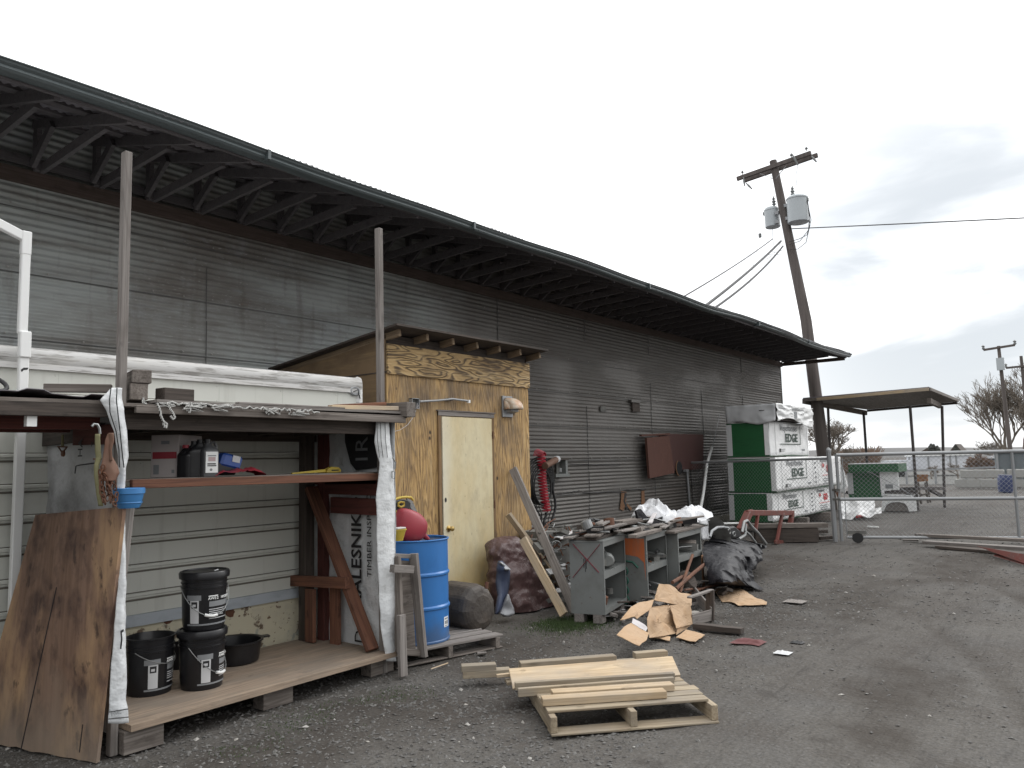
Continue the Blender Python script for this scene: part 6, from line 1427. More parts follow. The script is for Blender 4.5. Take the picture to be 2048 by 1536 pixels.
on((925, 1348), (1020, 1343), 0.075, 0.09, 0.05, PALLETW, 'grey-topped timber sticking out furthest left of the pallet, the lower of two')
on((923, 1336), (992, 1332), 0.120, 0.085, 0.045, PALLETW, 'short grey block on top of the timber that sticks out left of the pallet')
on((1040, 1331), (1230, 1316), 0.195, 0.08, 0.05, PALLETW, 'grey-topped timber along the far edge of the pallet')
on((1268, 1311), (1333, 1306), 0.200, 0.07, 0.045, PALLETW, 'short cut block at the far right corner of the pallet')
on((1012, 1364), (1330, 1338), 0.138, 0.10, 0.02, PALLETW, 'low board supporting the widest board on the pallet')

# ================================================================== LITTER ON THE YARD
t = None
for i, (x, y, s, m, lab) in enumerate(((1566, 1306, 0.06, INKL, 'crumpled white scrap on the gravel, nearest the pallet'), (1590, 1203, 0.10, GREYL, 'thin flattened grey scrap on the yard beyond the pallet'), (1595, 1285, 0.05, BLKR, 'small black curl of rubber on the yard'))):
    c = G(x, y); b = MB()
    b.grid(lambda u, v: (c.x+s*(u-0.5)*2, c.y+s*(v-0.5)*2.2, 0.003+0.02*max(0, ridge((u*2+i, v*2, 3), 1, 2)-0.5)*(1-abs(2*u-1)**3)*(1-abs(2*v-1)**3)), 10, 10)
    tag(b.build('yard_scrap', m, None, smooth=True), lab, 'scrap')
# more clutter crowding the cabinets
rnd = random.Random(77)
junk = thing('bench_clutter', 'dark rods, plates and oily parts crammed in and on top of the steel cabinets', 'scrap', (8.2, 4.4, 0.9))
for k in range(95):
    ci = k % 3; Mq, w_, tz, shz = ((M1, 0.80, top1, 0.51), (M2, 0.72, top2, 0.46), (M3, 0.85, top3, 0.48))[ci]
    lvl = rnd.choice((0, 0, 1, 2)); z0 = (tz+0.03, shz, 0.12)[lvl]
    c = Mq @ Vector((rnd.uniform(0.08, w_-0.08), rnd.uniform(0.05, 0.33), 0)); c.z = z0+rnd.uniform(0.0, 0.09)
    R3 = Matrix.Rotation(rnd.random()*6, 3, 'Z') @ Matrix.Rotation(rnd.uniform(-0.4, 0.4), 3, 'X'); b = MB(); q = rnd.random()
    if q < 0.45: b.obox(c, R3 @ Vector((rnd.uniform(0.04, 0.16), 0, 0)), R3 @ Vector((0, rnd.uniform(0.015, 0.06), 0)), R3 @ Vector((0, 0, rnd.uniform(0.006, 0.04)))); nm, m = 'plate', rnd.choice((CABD, DARKW, GREYW, INK))
    elif q < 0.8: d = R3 @ Vector((rnd.uniform(0.08, 0.3), 0, 0.02)); b.tube([c-d, c+Vector((0, 0, 0.02)), c+d], rnd.uniform(0.006, 0.018), 7); nm, m = 'rod', rnd.choice((RUST, BLKR, STEEL))
    else: r = rnd.uniform(0.03, 0.06); b.lathe([(0, 0), (r, 0), (r, r*1.4), (r*0.6, r*1.5), (0, r*1.5)], 14, Matrix.Translation(c) @ R3.to_4x4(), cap0=False, cap1=False); nm, m = 'can', rnd.choice((STEEL, RUST, CABD))
    b.build(nm, m, junk)
for k in range(7):
    a = (c1, c2, c3)[k % 3]; tz = (top1, top2, top3)[k % 3]; l_ = rnd.uniform(0.4, 0.9)
    x0 = rnd.uniform(-0.1, 0.3); y0 = rnd.uniform(0.02, 0.34); z0 = tz+0.05+0.018*k
    lab = ['thin grey lath on the X-marked cabinet pointing at the hoses', 'dark stick bridging the orange-painted cabinet top', 'dark batten on the right cabinet in front of the white tarp', 'uppermost grey batten of the pile above the X-marked cabinet', 'uppermost slat of the pile over the orange-painted cabinet', 'highest batten on the rightmost cabinet beside the hanging tarp corner', 'brown split stick lying crooked over the X-marked cabinet'][k]
    strew('loose_board', a(x0, y0, z0), a(x0+l_, y0+rnd.uniform(-0.12, 0.12), z0+rnd.uniform(-0.02, 0.03)), rnd.uniform(0.04, 0.09), 0.022, (GREYL, DARKW, GREYW)[k % 3], lab)

# ================================================================== WRAPPED LUMBER STACK BY THE WALL
GX = 17.0
def bundle(lab, yL, yR, z0, z1, x1, prints, grp='wrapped lumber bundles in the tall stack', gx=GX, green_w=None, top=False):
    t = thing('lumber_bundle', lab, 'lumber bundle', (gx, (yL+yR)/2, z0), 0, grp)
    MB().box(gx+0.01, x1, yR+0.012, yL, z0, z1-0.01).build('lumber', GREENP, t)
    MB().box(gx, gx+0.01, yR+0.06, yL-0.1, z0, z1-0.012).build('green_end', GREENP, t)
    b = MB(); 
    def side(u, v):
        p = Vector((gx-0.005+(x1-gx)*u, yR, z0+0.02+(z1-z0-0.02)*v)); return p+Vector((0, -0.012*ridge(p, 1.6, 2), 0.012*sin(p.x*3)*(v-0.5)))
    b.grid(side, 50, 10); sd_ = b.build('side_wrap', WRAPF, t, smooth=True, solid=0.004)
    MB().box(gx-0.012, gx-0.004, yR-0.005, yR+0.10, z0+0.03, z1).build('corner_fold', WRAPF, t)
    MB().box(gx-0.014, gx-0.004, yL-0.13, yL-0.01, z0+0.03, z1-0.04).build('end_strip', INKL, t)
    MB().box(gx-0.005, x1, yR-0.008, yL, z1-0.01, z1+0.002).build('top_wrap', WRAPF, t)
    yy = yR-0.026; S = (z1-z0)/0.78
    if prints:
        for k, xo in enumerate((0.45, 3.45)):
            if gx+xo+1.0 > x1: break
            if k == 0:
                text('lettering', 'Weyerhaeuser', 0.22*S, (gx+xo+0.2, yy, z0+0.58*S), (1, 0, 0.0), (0, 0, 1), INKY, sd_, depth=0.002, sx=0.92)
                text('lettering', 'EDGE', 0.27*S, (gx+xo+0.55, yy, z0+0.33*S), (1, 0, 0), (0, 0, 1), INKG, sd_, bold=0.006, depth=0.002, sx=1.3)
                MB().box(gx+xo+0.2, gx+xo+1.62, yy-0.001, yy+0.001, z0+0.265*S, z0+0.285*S).box(gx+xo+1.60, gx+xo+1.62, yy-0.001, yy+0.001, z0+0.28*S, z0+0.72*S).build('printed_rule', INKG, sd_)
                MB().box(gx+xo+0.12, gx+xo+0.22, yy-0.001, yy+0.001, z0+0.09*S, z0+0.17*S).build('printed_mark', INK, sd_)
                MB().box(gx+xo+0.27, gx+xo+0.50, yy-0.001, yy+0.001, z0+0.15*S, z0+0.165*S).box(gx+xo+0.27, gx+xo+0.48, yy-0.001, yy+0.001, z0+0.11*S, z0+0.125*S).build('printed_lines', INKY, sd_)
                MB().box(gx+xo+1.7, gx+xo+1.9, yy-0.001, yy+0.001, z0+0.12*S, z0+0.16*S).build('printed_lines', INKY, sd_)
            else:
                text('lettering', 'Weyerhaeuser', 0.15*S, (gx+xo-0.3, yy, z0+0.64*S), (1, 0, 0.0), (0, 0, 1), INKY, sd_, depth=0.002, sx=0.9)
                text('lettering', 'GO', 0.27*S, (gx+xo+0.22, yy, z0+0.38*S), (1, 0, 0), (0, 0, 1), INKR, sd_, bold=0.012, depth=0.002)
                text('lettering', 'IN', 0.14*S, (gx+xo-0.12, yy, z0+0.50*S), (1, 0, 0), (0, 0, 1), INKR, sd_, bold=0.006, depth=0.002)
                MB().box(gx+xo-0.15, gx+xo+0.70, yy-0.001, yy+0.001, z0+0.29*S, z0+0.305*S).build('printed_rule', INKR, sd_)
                for r in range(3): MB().box(gx+xo-0.1, gx+xo+0.5, yy-0.001, yy+0.001, z0+(0.08+0.06*r)*S, z0+(0.10+0.06*r)*S).build('printed_lines', INKY, sd_)
        for xo in (0.33, 2.55, 2.95):
            if gx+xo < x1-0.1: MB().box(gx+xo, gx+xo+0.012, yy-0.001, yy+0.001, z0+0.03, z1-0.03).build('printed_line', INKY, sd_)
        for r in range(5):
            if gx+2.8 < x1: MB().box(gx+2.70, gx+2.80, yy-0.001, yy+0.001, z0+(0.12+0.12*r)*S, z0+(0.17+0.12*r)*S).build('printed_mark', INKY, sd_)
    return t
bundle('bottom bundle of the green-ended lumber stack, white wrap torn beside the red stand', 7.08, 6.10, 0.22, 0.845, 21.5, True)
bundle('middle bundle of the tall green-ended lumber stack, white side printed with lettering', 7.06, 5.98, 0.865, 1.62, 22.0, True)
bundle('uppermost printed bundle of the tall green-ended lumber stack', 7.05, 6.08, 1.65, 2.42, 19.7, True)
t = thing('wrapped_bundle', 'grey crumpled wrapped bundle capping the tall green-ended lumber stack', 'lumber bundle', (GX, 6.5, 2.44))
b = MB()
def capf(u, v): # front (end) face
    y = 7.02-1.12*u; z = 2.80-0.40*v*(1-0.10*sin(u*7)); return (GX-0.03-0.03*ridge((0, y*1.5, z*2), 1.4, 2)+0.02*u, y, z)
b.grid(capf, 24, 10); b.build('end_wrap', mat('dull_grey_wrap', (0.50, 0.51, 0.52), 0.6), t, smooth=True, solid=0.004)
b = MB()
def caps(u, v):
    x = GX+2.5*u; z = 2.81-0.02*u-(0.40-0.09*sin(u*5))*v; return (x, 5.90-0.035*ridge((x*1.2, 0, z*5), 1.3, 3), z)
b.grid(caps, 50, 14); sw = b.build('side_wrap', WRAPF, t, smooth=True, solid=0.004)
MB().box(GX, GX+2.5, 5.92, 7.02, 2.45, 2.80).build('lumber', DARKW, t)
MB().box(GX+0.1, GX+2.4, 5.858, 5.862, 2.70, 2.715).build('printed_line', INKY, sw)
MB().box(GX+1.1, GX+1.3, 5.852, 5.86, 2.5, 2.66).build('printed_mark', INKY, sw)
MB().box(GX-0.075, GX-0.068, 6.12, 6.24, 2.655, 2.67).build('printed_mark', INK, t)
for i, (x, y0, y1) in enumerate(((17.2, 5.9, 7.2), (18.8, 5.9, 7.2), (20.6, 5.9, 7.2))):
    plank('bearer', (x, y0, 0.11), (x, y1, 0.11), 0.16, 0.20, GREYW, None, label=['front bearer timber under the green-ended lumber stack', 'middle bearer timber under the green-ended lumber stack', 'rearmost bearer timber under the green-ended lumber stack'][i], cat='timber', group='bearers under the lumber stack')
# timbers on the ground before the stack
p0, p1 = G(1510, 1084), G(1636, 1083)
t = thing('timber_crib', 'long brown timbers stacked on the ground at the foot of the green-ended lumber stack', 'timber stack', p0)
d = (p1-p0)
plank('timber', p0+Z*0.13+Vector((0, 0, 0)), p1+Z*0.13, 0.22, 0.26, DARKW, t)
plank('timber', p0+Z*0.31+Vector((-0.1, 0.15, 0)), p1+Z*0.31+Vector((0.1, -0.15, 0)), 0.26, 0.08, GREYW, t)
for k, (x, y) in enumerate(((1640, 1068), (1655, 1080), (1490, 1090))):
    c = G(x, y); plank('broken_block', c+Vector((-0.1, 0.12, 0.04)), c+Vector((0.12, -0.12, 0.05)), 0.12, 0.07, DARKW, None, label=['dark block on the ground left of the gate post, the farther one', 'dark block on the ground at the foot of the gate post, the nearer one', 'dark block on the ground left of the red stand'][k], cat='block', group='blocks by the gate post', rough=0.01, seed=k)
# red steel stand
t = thing('red_stand', 'rusty red steel stand with two splayed channel legs in front of the green lumber ends', 'stand', G(1540, 1085))
Yr = 5.28
def rb(a, b_, w, h, nm, Y=Yr): MB().beam(Yp(*a, Y), Yp(*b_, Y), w, h, up=(0, 1, 0)).build(nm, REDS, t, bevel=0.01)
rb((1494, 1026), (1587, 1026), 0.10, 0.05, 'top_beam'); rb((1497, 1026), (1480, 1062), 0.12, 0.12, 'left_leg'); rb((1516, 1027), (1511, 1062), 0.05, 0.06, 'left_brace'); 
rb((1564, 1030), (1554, 1082), 0.06, 0.06, 'right_leg'); rb((1584, 1027), (1574, 1084), 0.06, 0.10, 'right_leg'); rb((1550, 1084), (1578, 1085), 0.08, 0.05, 'foot'); rb((1498, 1024), (1505, 1024), 0.09, 0.04, 'top_lug')

# ================================================================== CHAIN-LINK FENCE AND GATE
def chain(nm, p, q, z0, z1, par, sp=0.08, r=0.0025):
    p, q = Vector(p), Vector(q); d = q-p; d.z = 0; W = d.length; d.normalize(); H = z1-z0; b = MB()
    n = int((W+H)/sp)+1
    for s in (1, -1):
        for k in range(n):
            a = -H+k*sp; x0, x1 = max(a, 0), min(a+H, W)
            if x1 <= x0: continue
            y0, y1 = x0-a, x1-a
            if s < 0: y0, y1 = H-y0, H-y1
            b.tube([Vector((p.x, p.y, 0))+d*x0+Vector((0, 0, z0+y0)), Vector((p.x, p.y, 0))+d*x1+Vector((0, 0, z0+y1))], r, 3, cap=False)
    return b.build(nm, GALV, par)
def wob(a, b_, r, nm, par, m=GALV, n=8): return MB().tube([Vector(a), Vector(b_)], r, n).build(nm, m, par, smooth=True)
f1 = thing('fence_panel', 'short chain-link fence panel between the gate post and the warehouse wall', 'fence', G(1671, 1083))
gp1 = G(1671, 1083); gp2 = G(1684, 1084)
gp1 = Vector((gp1.x, gp1.y, 0)); gp2 = Vector((gp2.x, gp2.y, 0))
wob(gp1, gp1+Vector((0, 0.02, 1.73)), 0.045, 'post', f1)
MB().lathe([(0.05, 1.70), (0.05, 1.74), (0.03, 1.78), (0.0, 1.79)], 12, Matrix.Translation(gp1+Vector((0, 0.02, 0))), cap0=False, cap1=False).build('post_cap', GALV, f1)
fw = Vector((17.05, 7.82, 0)); fw = Vector((16.72, 7.80, 0))
wob(gp1+Vector((0, 0, 1.58)), fw+Vector((0, 0, 1.55)), 0.024, 'top_rail', f1)
chain('chain_link', gp1, fw, 0.06, 1.56, f1)
gt = thing('chain_link_gate', 'galvanised chain-link gate with tube frame across the yard entrance', 'gate', gp2)
ge = G(2040, 1088); gdir = Vector((ge.x-gp2.x, ge.y-gp2.y, 0)); gl = gdir.length; gdir.normalize(); gend = gp2+gdir*(gl+2.2)
gat = lambda s, z: gp2+gdir*s+Vector((0, 0, z))
wob(gat(0, 0.02), gat(0, 1.66), 0.030, 'gate_post', gt); wob(gat(gl, 0.10), gat(gl, 1.64), 0.026, 'gate_stile', gt)
wob(gat(0, 1.64), gat(gl+2.2, 1.62), 0.032, 'top_rail', gt); wob(gat(0, 0.80), gat(gl+2.2, 0.80), 0.030, 'middle_rail', gt); wob(gat(0.1, 0.09), gat(gl+2.2, 0.12), 0.026, 'bottom_rail', gt)
wob(gat(0.10, 0.12), gat(0.10, 1.58), 0.008, 'tension_bar', gt)
chain('chain_link', gat(0.05, 0), gat(gl+2.2, 0), 0.10, 1.62, gt)
b = MB()
for z in (0.35, 0.6, 0.95, 1.25, 1.5): b.tube([gat(0, z)+Vector((0.035*cos(a), 0.035*sin(a), 0)) for a in [2*pi*i/10 for i in range(10)]], 0.006, 5, closed=True)
b.build('tie_bands', GALV, gt)
for z in (0.98, 0.80):
    MB().obox(gp1.lerp(gp2, 0.5)+Vector((0, 0, z)), (gp2-gp1)*0.75, Vector((0.035, 0, 0)), Vector((0, 0, 0.02))).build('latch', CABD, gt)
MB().tube([gp1+Vector((0, -0.05, 1.0)), gp1.lerp(gp2, 0.5)+Vector((-0.06, -0.05, 0.86)), gp2+Vector((-0.05, 0, 0.95))], 0.012, 6).build('latch_chain', RUST, gt)
wb_ = gat(0.28, 0.085)
MB().lathe([(0.0, -0.03), (0.09, -0.03), (0.10, -0.02), (0.10, 0.02), (0.09, 0.03), (0.0, 0.03)], 18, Matrix.Translation(wb_) @ Vector((gdir.y, -gdir.x, 0)).to_track_quat('Z', 'Y').to_matrix().to_4x4(), cap0=False, cap1=False).build('gate_wheel', BLKR, gt, smooth=True)
MB().obox(wb_+Vector((0, 0, 0.10)), gdir*0.16, Vector((0.03, 0, 0)), Vector((0, 0, 0.03))).build('wheel_fork', CABD, gt)
# long boards before the gate
def gb(nm, a, b_, z, w, h, m, lab, cat='board'): return plank(nm, G(*a)+Z*z, G(*b_)+Z*z, w, h, m, None, label=lab, cat=cat)
gb('long_board', (1834, 1084), (2120, 1100), 0.13, 0.16, 0.05, GREYW, 'long grey board lying uppermost on the ground before the gate')
gb('long_board', (1850, 1092), (2120, 1110), 0.07, 0.20, 0.05, GREYL, 'long grey-brown board lying under the uppermost one before the gate')
gb('long_board', (1880, 1096), (2120, 1118), 0.025, 0.26, 0.045, DARKW, 'dark long board lowest in the pile before the gate')
o = MB().prism([G(x, y, z) for x, y, z in ((1955, 1092, 0.10), (2100, 1118, 0.18), (2100, 1145, 0.02), (1990, 1112, 0.02), (1998, 1108, 0.05))], (0.03, 0.03, 0)).build('red_channel', REDS, None); tag(o, 'rusty red-brown steel channel at the right edge in front of the long boards', 'beam')
gb('short_board', (1806, 1082), (1838, 1083), 0.02, 0.10, 0.03, GREYL, 'short grey board at the left tip of the long boards before the gate')

# ================================================================== UTILITY POLES AND WIRES
px_ = 24.6
pb = Vector((24.6, 7.05, 0)); ptop = Xp(1546, 322, px_)
up_ = thing('utility_pole', 'leaning wooden utility pole with a double crossarm and two grey transformers beside the warehouse end', 'utility pole', pb)
pm = Xp(1612, 640, px_)
MB().tube([pb, pb.lerp(pm, 0.5), pm, pm.lerp(ptop, 0.5), ptop], [0.20, 0.185, 0.165, 0.14, 0.115], 16).build('pole', POLEM, up_, smooth=True)
ca0, ca1 = Xp(1474, 358, px_-0.12), Xp(1622, 306, px_-0.12)
cd = (ca1-ca0).normalized()
plank('crossarm', ca0, ca1, 0.10, 0.13, POLEM, up_); plank('crossarm', ca0+Vector((0.34, 0, 0))+cd*0.1, ca1+Vector((0.34, 0, 0))+cd*0.1, 0.10, 0.13, POLEM, up_)
cm = (ca0+ca1)/2
for s, (xx, yy) in ((1, (1572, 332)), (-1, (1520, 347))):
    q = Xp(xx, yy, px_-0.18); r_ = Xp(1552 if s > 0 else 1545, 357, px_-0.18); MB().beam(q, r_, 0.03, 0.012).build('arm_brace', GALV, up_)
def ins(px0, py0, par, h=0.16, r=0.05):
    c = Xp(px0, py0, px_-0.12)
    MB().lathe([(0.012, 0), (0.012, h*0.4), (r, h*0.45), (r*0.6, h*0.6), (r*0.9, h*0.66), (r*0.5, h*0.85), (r*0.3, h), (0, h)], 10, Matrix.Translation(c), cap0=False, cap1=False).build('insulator', CERAM, par, smooth=True)
ins(1485, 350, up_); ins(1583, 316, up_); ins(1613, 302, up_, 0.14)
for (a, b_) in (((1487,354),(1489,372)), ((1492,366),(1504,378)), ((1584,308),(1596,330)), ((1623,312),(1633,324)), ((1589,316),(1592,320))):
    MB().tube([Xp(*a, px_-0.2), Xp((a[0]+b_[0])/2, (a[1]+b_[1])/2, px_-0.22), Xp(*b_, px_-0.2)], [0.018, 0.035, 0.02], 8).build('cutout', CERAM, up_, smooth=True)
def transformer(cx_, ytop, ybot, rpx, X, name_lab):
    a = Xp(cx_, ytop, X); c = Xp(cx_+3, ybot, X); h = (a-c).length; dist = (a-CP).length; R_ = rpx/FPX*dist
    ax = (a-c).normalized(); Mt = Matrix.Translation(c) @ ax.to_track_quat('Z', 'Y').to_matrix().to_4x4()
    o = MB().lathe([(R_*0.9, 0), (R_, 0.02), (R_*1.0, h-0.06), (R_*1.04, h-0.05), (R_*1.04, h-0.01), (R_*0.85, h+0.05), (0, h+0.08)], 28, Mt, cap1=False).build('transformer', TRANSF, up_, smooth=True, label=name_lab)
    MB().lathe([(0.05, h+0.05), (0.03, h+0.12), (0.07, h+0.15), (0.035, h+0.2), (0.07, h+0.24), (0.03, h+0.3), (0.05, h+0.33), (0.015, h+0.40), (0.0, h+0.46)], 10, Mt @ Matrix.Translation((0, R_*0.4, 0)), cap0=False, cap1=False).build('bushing', CERAM, o, smooth=True)
    MB().obox(Mt @ Vector((0, -R_*0.9, h*0.85)), (0.05, 0, 0), (0, 0.06, 0), (0, 0, 0.05)).build('terminal', CERAM, o)
    return a, c, h, R_
T1 = transformer(1594, 396, 446, 18.5, px_-0.15, 'larger grey transformer can right of the pole')
T2 = transformer(1543, 419, 455, 13.5, px_+0.15, 'smaller grey transformer can left of the pole')
for yy in (412, 438): MB().beam(Xp(1563, yy, px_-0.05), Xp(1580, yy-2, px_-0.15), 0.05, 0.10).build('mounting_bracket', GALV, up_)
for yy in (426, 444): MB().obox(Xp(1554, yy, px_-0.05), (0.05, 0, 0), (0, 0.06, 0), (0, 0, 0.05)).build('mounting_bracket', GALV, up_)
def wire(nm, pts, r, lab, cat='cable', grp='overhead cables', m=WIRE):
    o = MB().tube(pts, r, 5).build(nm, m, None); tag(o, lab, cat, grp); return o
def W(pts, X): return [Xp(x, y, X) for x, y in pts]
sag = lambda a, b_, s, n=14: [a.lerp(b_, i/n)-Vector((0, 0, s*4*(i/n)*(1-i/n))) for i in range(n+1)]
pr1 = Xp(1562, 482, px_); roofpt = Yp(1412, 611, 6.05)
wire('service_cable', sag(pr1, roofpt, 0.06), 0.032, 'thick twisted service cable from the leaning pole down to the warehouse roof, upper strand')
wire('service_cable', sag(Xp(1566, 492, px_), Yp(1428, 617, 6.05), 0.12), 0.026, 'thick service cable from the leaning pole to the roof, lower strand')
wire('service_cable', sag(Xp(1545, 478, px_), Yp(1366, 594, 6.05), 0.05), 0.016, 'thin wire from the leaning pole to the roof, left of the thick cables')
wire('service_cable', sag(Xp(1572, 458, px_), Xp(1572, 458, px_)+(Xp(2070, 428, 22.0)-Xp(1572, 458, px_))*4.5, 0.12, 60), 0.016, 'black overhead cable running from the leaning pole to the right edge of the picture')
wire('ground_wire', W([(1525, 445), (1520, 470), (1515, 495), (1500, 560), (1490, 622)], px_-0.1), 0.004, 'very thin guy wire hanging left of the leaning pole with a small dark insulator', 'wire')
MB().lathe([(0, -0.08), (0.05, -0.06), (0.05, 0.06), (0, 0.08)], 8, Matrix.Translation(Xp(1520, 471, px_-0.1)), cap0=False, cap1=False).build('guy_insulator', CERAM, bpy.data.objects['ground_wire'], smooth=True)
for k, P in enumerate((((1615,400),(1619,430),(1617,460),(1600,482),(1578,490)), ((1614,402),(1622,440),(1614,470),(1598,478),(1578,484)), ((1616,410),(1620,450),(1612,485),(1596,498),(1580,499)), ((1562,486),(1553,500),(1545,508),(1535,510)), ((1565,508),(1545,510),(1533,519)), ((1566,500),(1550,505),(1536,498)), ((1594,374),(1592,350),(1596,330)), ((1536,400),(1540,380),(1543,350)), ((1545,455),(1546,480),(1548,495)))):
    MB().tube(W(P, px_-0.22), 0.010 if k < 3 else 0.006, 5).build('drop_wire', WIRE, up_)
# farther poles at the right
def farpole(base, topx, topy, X, arm, lab, r=0.15, box=False):
    tp = Xp(topx, topy, X); b0 = Xp(*base, X); b0 = Vector((b0.x, b0.y, 0))
    t = thing('utility_pole', lab, 'utility pole', b0)
    MB().tube([b0, b0.lerp(tp, 0.5), tp], [r, r*0.85, r*0.65], 10).build('pole', POLEM, t, smooth=True)
    a, c = Xp(*arm[0], X-0.1), Xp(*arm[1], X-0.1); plank('crossarm', a, c, 0.12, 0.14, POLEM, t)
    for q in (a, c): MB().lathe([(0.02, 0), (0.10, 0.08), (0.06, 0.2), (0.12, 0.25), (0, 0.35)], 8, Matrix.Translation(q), cap0=False, cap1=False).build('insulator', CERAM, t)
    if box:
        q = Xp(2001, 728, X-0.25); MB().obox(q, (0.12, 0, 0), (0, 0.22, 0), (0, 0, 0.4)).build('transformer', TRANSF, t)
    return t
farpole((2022, 905), 1997, 692, 60, ((1967, 700), (2030, 690)), 'distant utility pole with a crossarm and a small box, over the bare tree', box=True)
farpole((2062, 905), 2042, 712, 66, ((2012, 736), (2060, 731)), 'distant utility pole cut by the right edge of the picture')

# ================================================================== OPEN RACK SHED BEYOND THE GATE
rk = thing('pole_shed', 'open flat-roofed pole shed on thin dark legs beyond the chain-link gate', 'shed', (25.5, 5.5, 0))
XA = 24.9
lC0, lC1 = G(1836, 1023), Xp(1820, 812, 24.7)
legs = [((1884, 812), (1889, 1012), 26.6), ((1820, 812), (1836, 1022), 24.7), ((1727, 824), (1737, 975), 26.8), ((1656, 815), (1664, 1015), 24.9)]
LEGM = mat('dark_steel_leg', (0.05, 0.042, 0.04), 0.7)
for (a, c, X) in legs: 
    p0_ = Xp(*a, X); q = Xp(*c, X); MB().tube([p0_, Vector((q.x, q.y, 0))], 0.04, 8).build('leg', LEGM, rk, smooth=True)
# roof slab: front edge (towards the yard) level, receding and sloping gently away
f0 = Xp(1606, 798, 24.3); f1_ = Xp(1858, 776, 24.3); g1 = Xp(1914, 799, 27.9); g0 = Xp(1734, 815, 27.9)
b = MB(); b.prism([f0+Z*0.0, f1_, g1, g0], (0, 0, -0.05)); b.build('roof_deck', GREYW, rk)
b = MB(); b.prism([f0+Z*0.006, f1_+Z*0.006, g1+Z*0.006, g0+Z*0.006], (0, 0, 0.03)); b.build('roofing', ROOFM, rk)
plank('front_fascia', f0.lerp(f1_, 0.12)+Vector((-0.03, 0, -0.05)), f1_+Vector((-0.03, 0, -0.035)), 0.04, 0.085, PALE, rk)
plank('side_fascia', f1_+Vector((0, -0.03, -0.035)), g1+Vector((0, -0.03, -0.035)), 0.04, 0.085, GREYL, rk)
for (a, c) in (((1607, 801, 24.4), (1732, 826, 27.3)), ((1858, 800, 24.6), (1880, 812, 27.1))):
    p0_ = Xp(a[0], a[1], a[2]); q = Xp(c[0], c[1], c[2]); plank('roof_beam', p0_-Z*0.02, q, 0.10, 0.15, GREYW, rk)
b = MB(); b.prism([f0-Z*0.052, f1_-Z*0.052, g1-Z*0.052, g0-Z*0.052], (0, 0, -0.02)); b.build('soffit', GREYL, rk)
plank('rear_beam', g0-Z*0.11, g1-Z*0.11, 0.06, 0.07, DARKW, rk)
for (a, c, X0, X1) in (((1736, 980), (1836, 977), 26.8, 24.7), ((1690, 985), (1832, 984), 24.9, 24.8), ((1803, 980), (1832, 995), 25.5, 24.75), ((1858, 979), (1886, 993), 25.6, 26.5), ((1836, 976), (1888, 977), 24.8, 26.6)):
    plank('rack_rail', Xp(*a, X0), Xp(*c, X1), 0.08, 0.09, LEGM, rk)
# lumber bundles on the rack
g_ = 'lumber bundles on the rack beyond the gate'
p = Xp(1697, 988, 24.5); q = Xp(1763, 990, 24.5)
t = thing('lumber_bundle', 'green-ended lumber bundle with white side wrap on the rack beyond the gate', 'lumber bundle', (25, q.y, 0.3), 0, g_)
zt = Xp(1700, 945, 24.5).z
MB().box(24.5, 25.6, q.y, p.y, 0.32, zt).build('lumber', GREENP, t); MB().box(24.48, 24.5, p.y-0.15, p.y, 0.5, zt-0.02).build('end_strip', INKL, t)
MB().box(24.48, 25.6, q.y-0.02, q.y-0.002, 0.45, zt).build('side_wrap', WRAPF, t)
e0 = Xp(1760, 960, 24.4); e1 = Xp(1798, 980, 24.4)
MB().box(24.40, 24.47, e1.y, e0.y, 0.62, 1.12).build('printed_wrap', WRAPF, t); MB().box(24.392, 24.40, e1.y+0.15, e1.y+0.35, 0.66, 0.78).build('printed_mark', INKY, t)
t = thing('lumber_bundle', 'dark green lumber bundle lying on top of the one on the rack beyond the gate', 'lumber bundle', (24.3, q.y, zt), 0, g_)
a0_ = Xp(1697, 942, 24.3); a1_ = Xp(1797, 941, 24.3)
MB().box(24.3, 25.4, a1_.y, a0_.y, zt+0.005, zt+0.24).build('lumber', GREENP, t); MB().box(24.29, 25.4, a1_.y, a0_.y, zt+0.243, zt+0.262).build('top_wrap', WRAPF, t)
MB().tube([Xp(1735, 942, 24.2), Xp(1800, 975, 24.2), Xp(1826, 992, 24.2)], 0.008, 4).build('loose_strap', GALV, t)
t = thing('lumber_bundle', 'low white-wrapped bundle with an arch torn in its wrap, on the ground under the rack', 'lumber bundle', G(1800, 1024), 0, g_)
Ya = G(1766, 1024); Yb2 = G(1833, 1022); xa = 24.35
def ax(x, y): return Xp(x, y, xa)
arch = [(1764,1001),(1832,999),(1834,1022),(1818,1023),(1815,1014),(1809,1007),(1798,1004),(1782,1005),(1773,1010),(1767,1024),(1763,1022)]
P = [ax(x, y) for x, y in arch]
for v in P: v.z = max(v.z, 0.01)
MB().prism(P, (0.02, 0, 0)).build('wrap', WRAPF, t)
MB().box(xa+0.03, xa+1.1, Yb2.y+0.05, Ya.y, 0.02, ax(1800, 1001).z).build('lumber', GREYL, t)
MB().box(xa+0.0, xa+1.1, Yb2.y+0.0, Ya.y, ax(1800, 1001).z+0.005, ax(1800, 992).z).build('top_wrap', INKL, t)
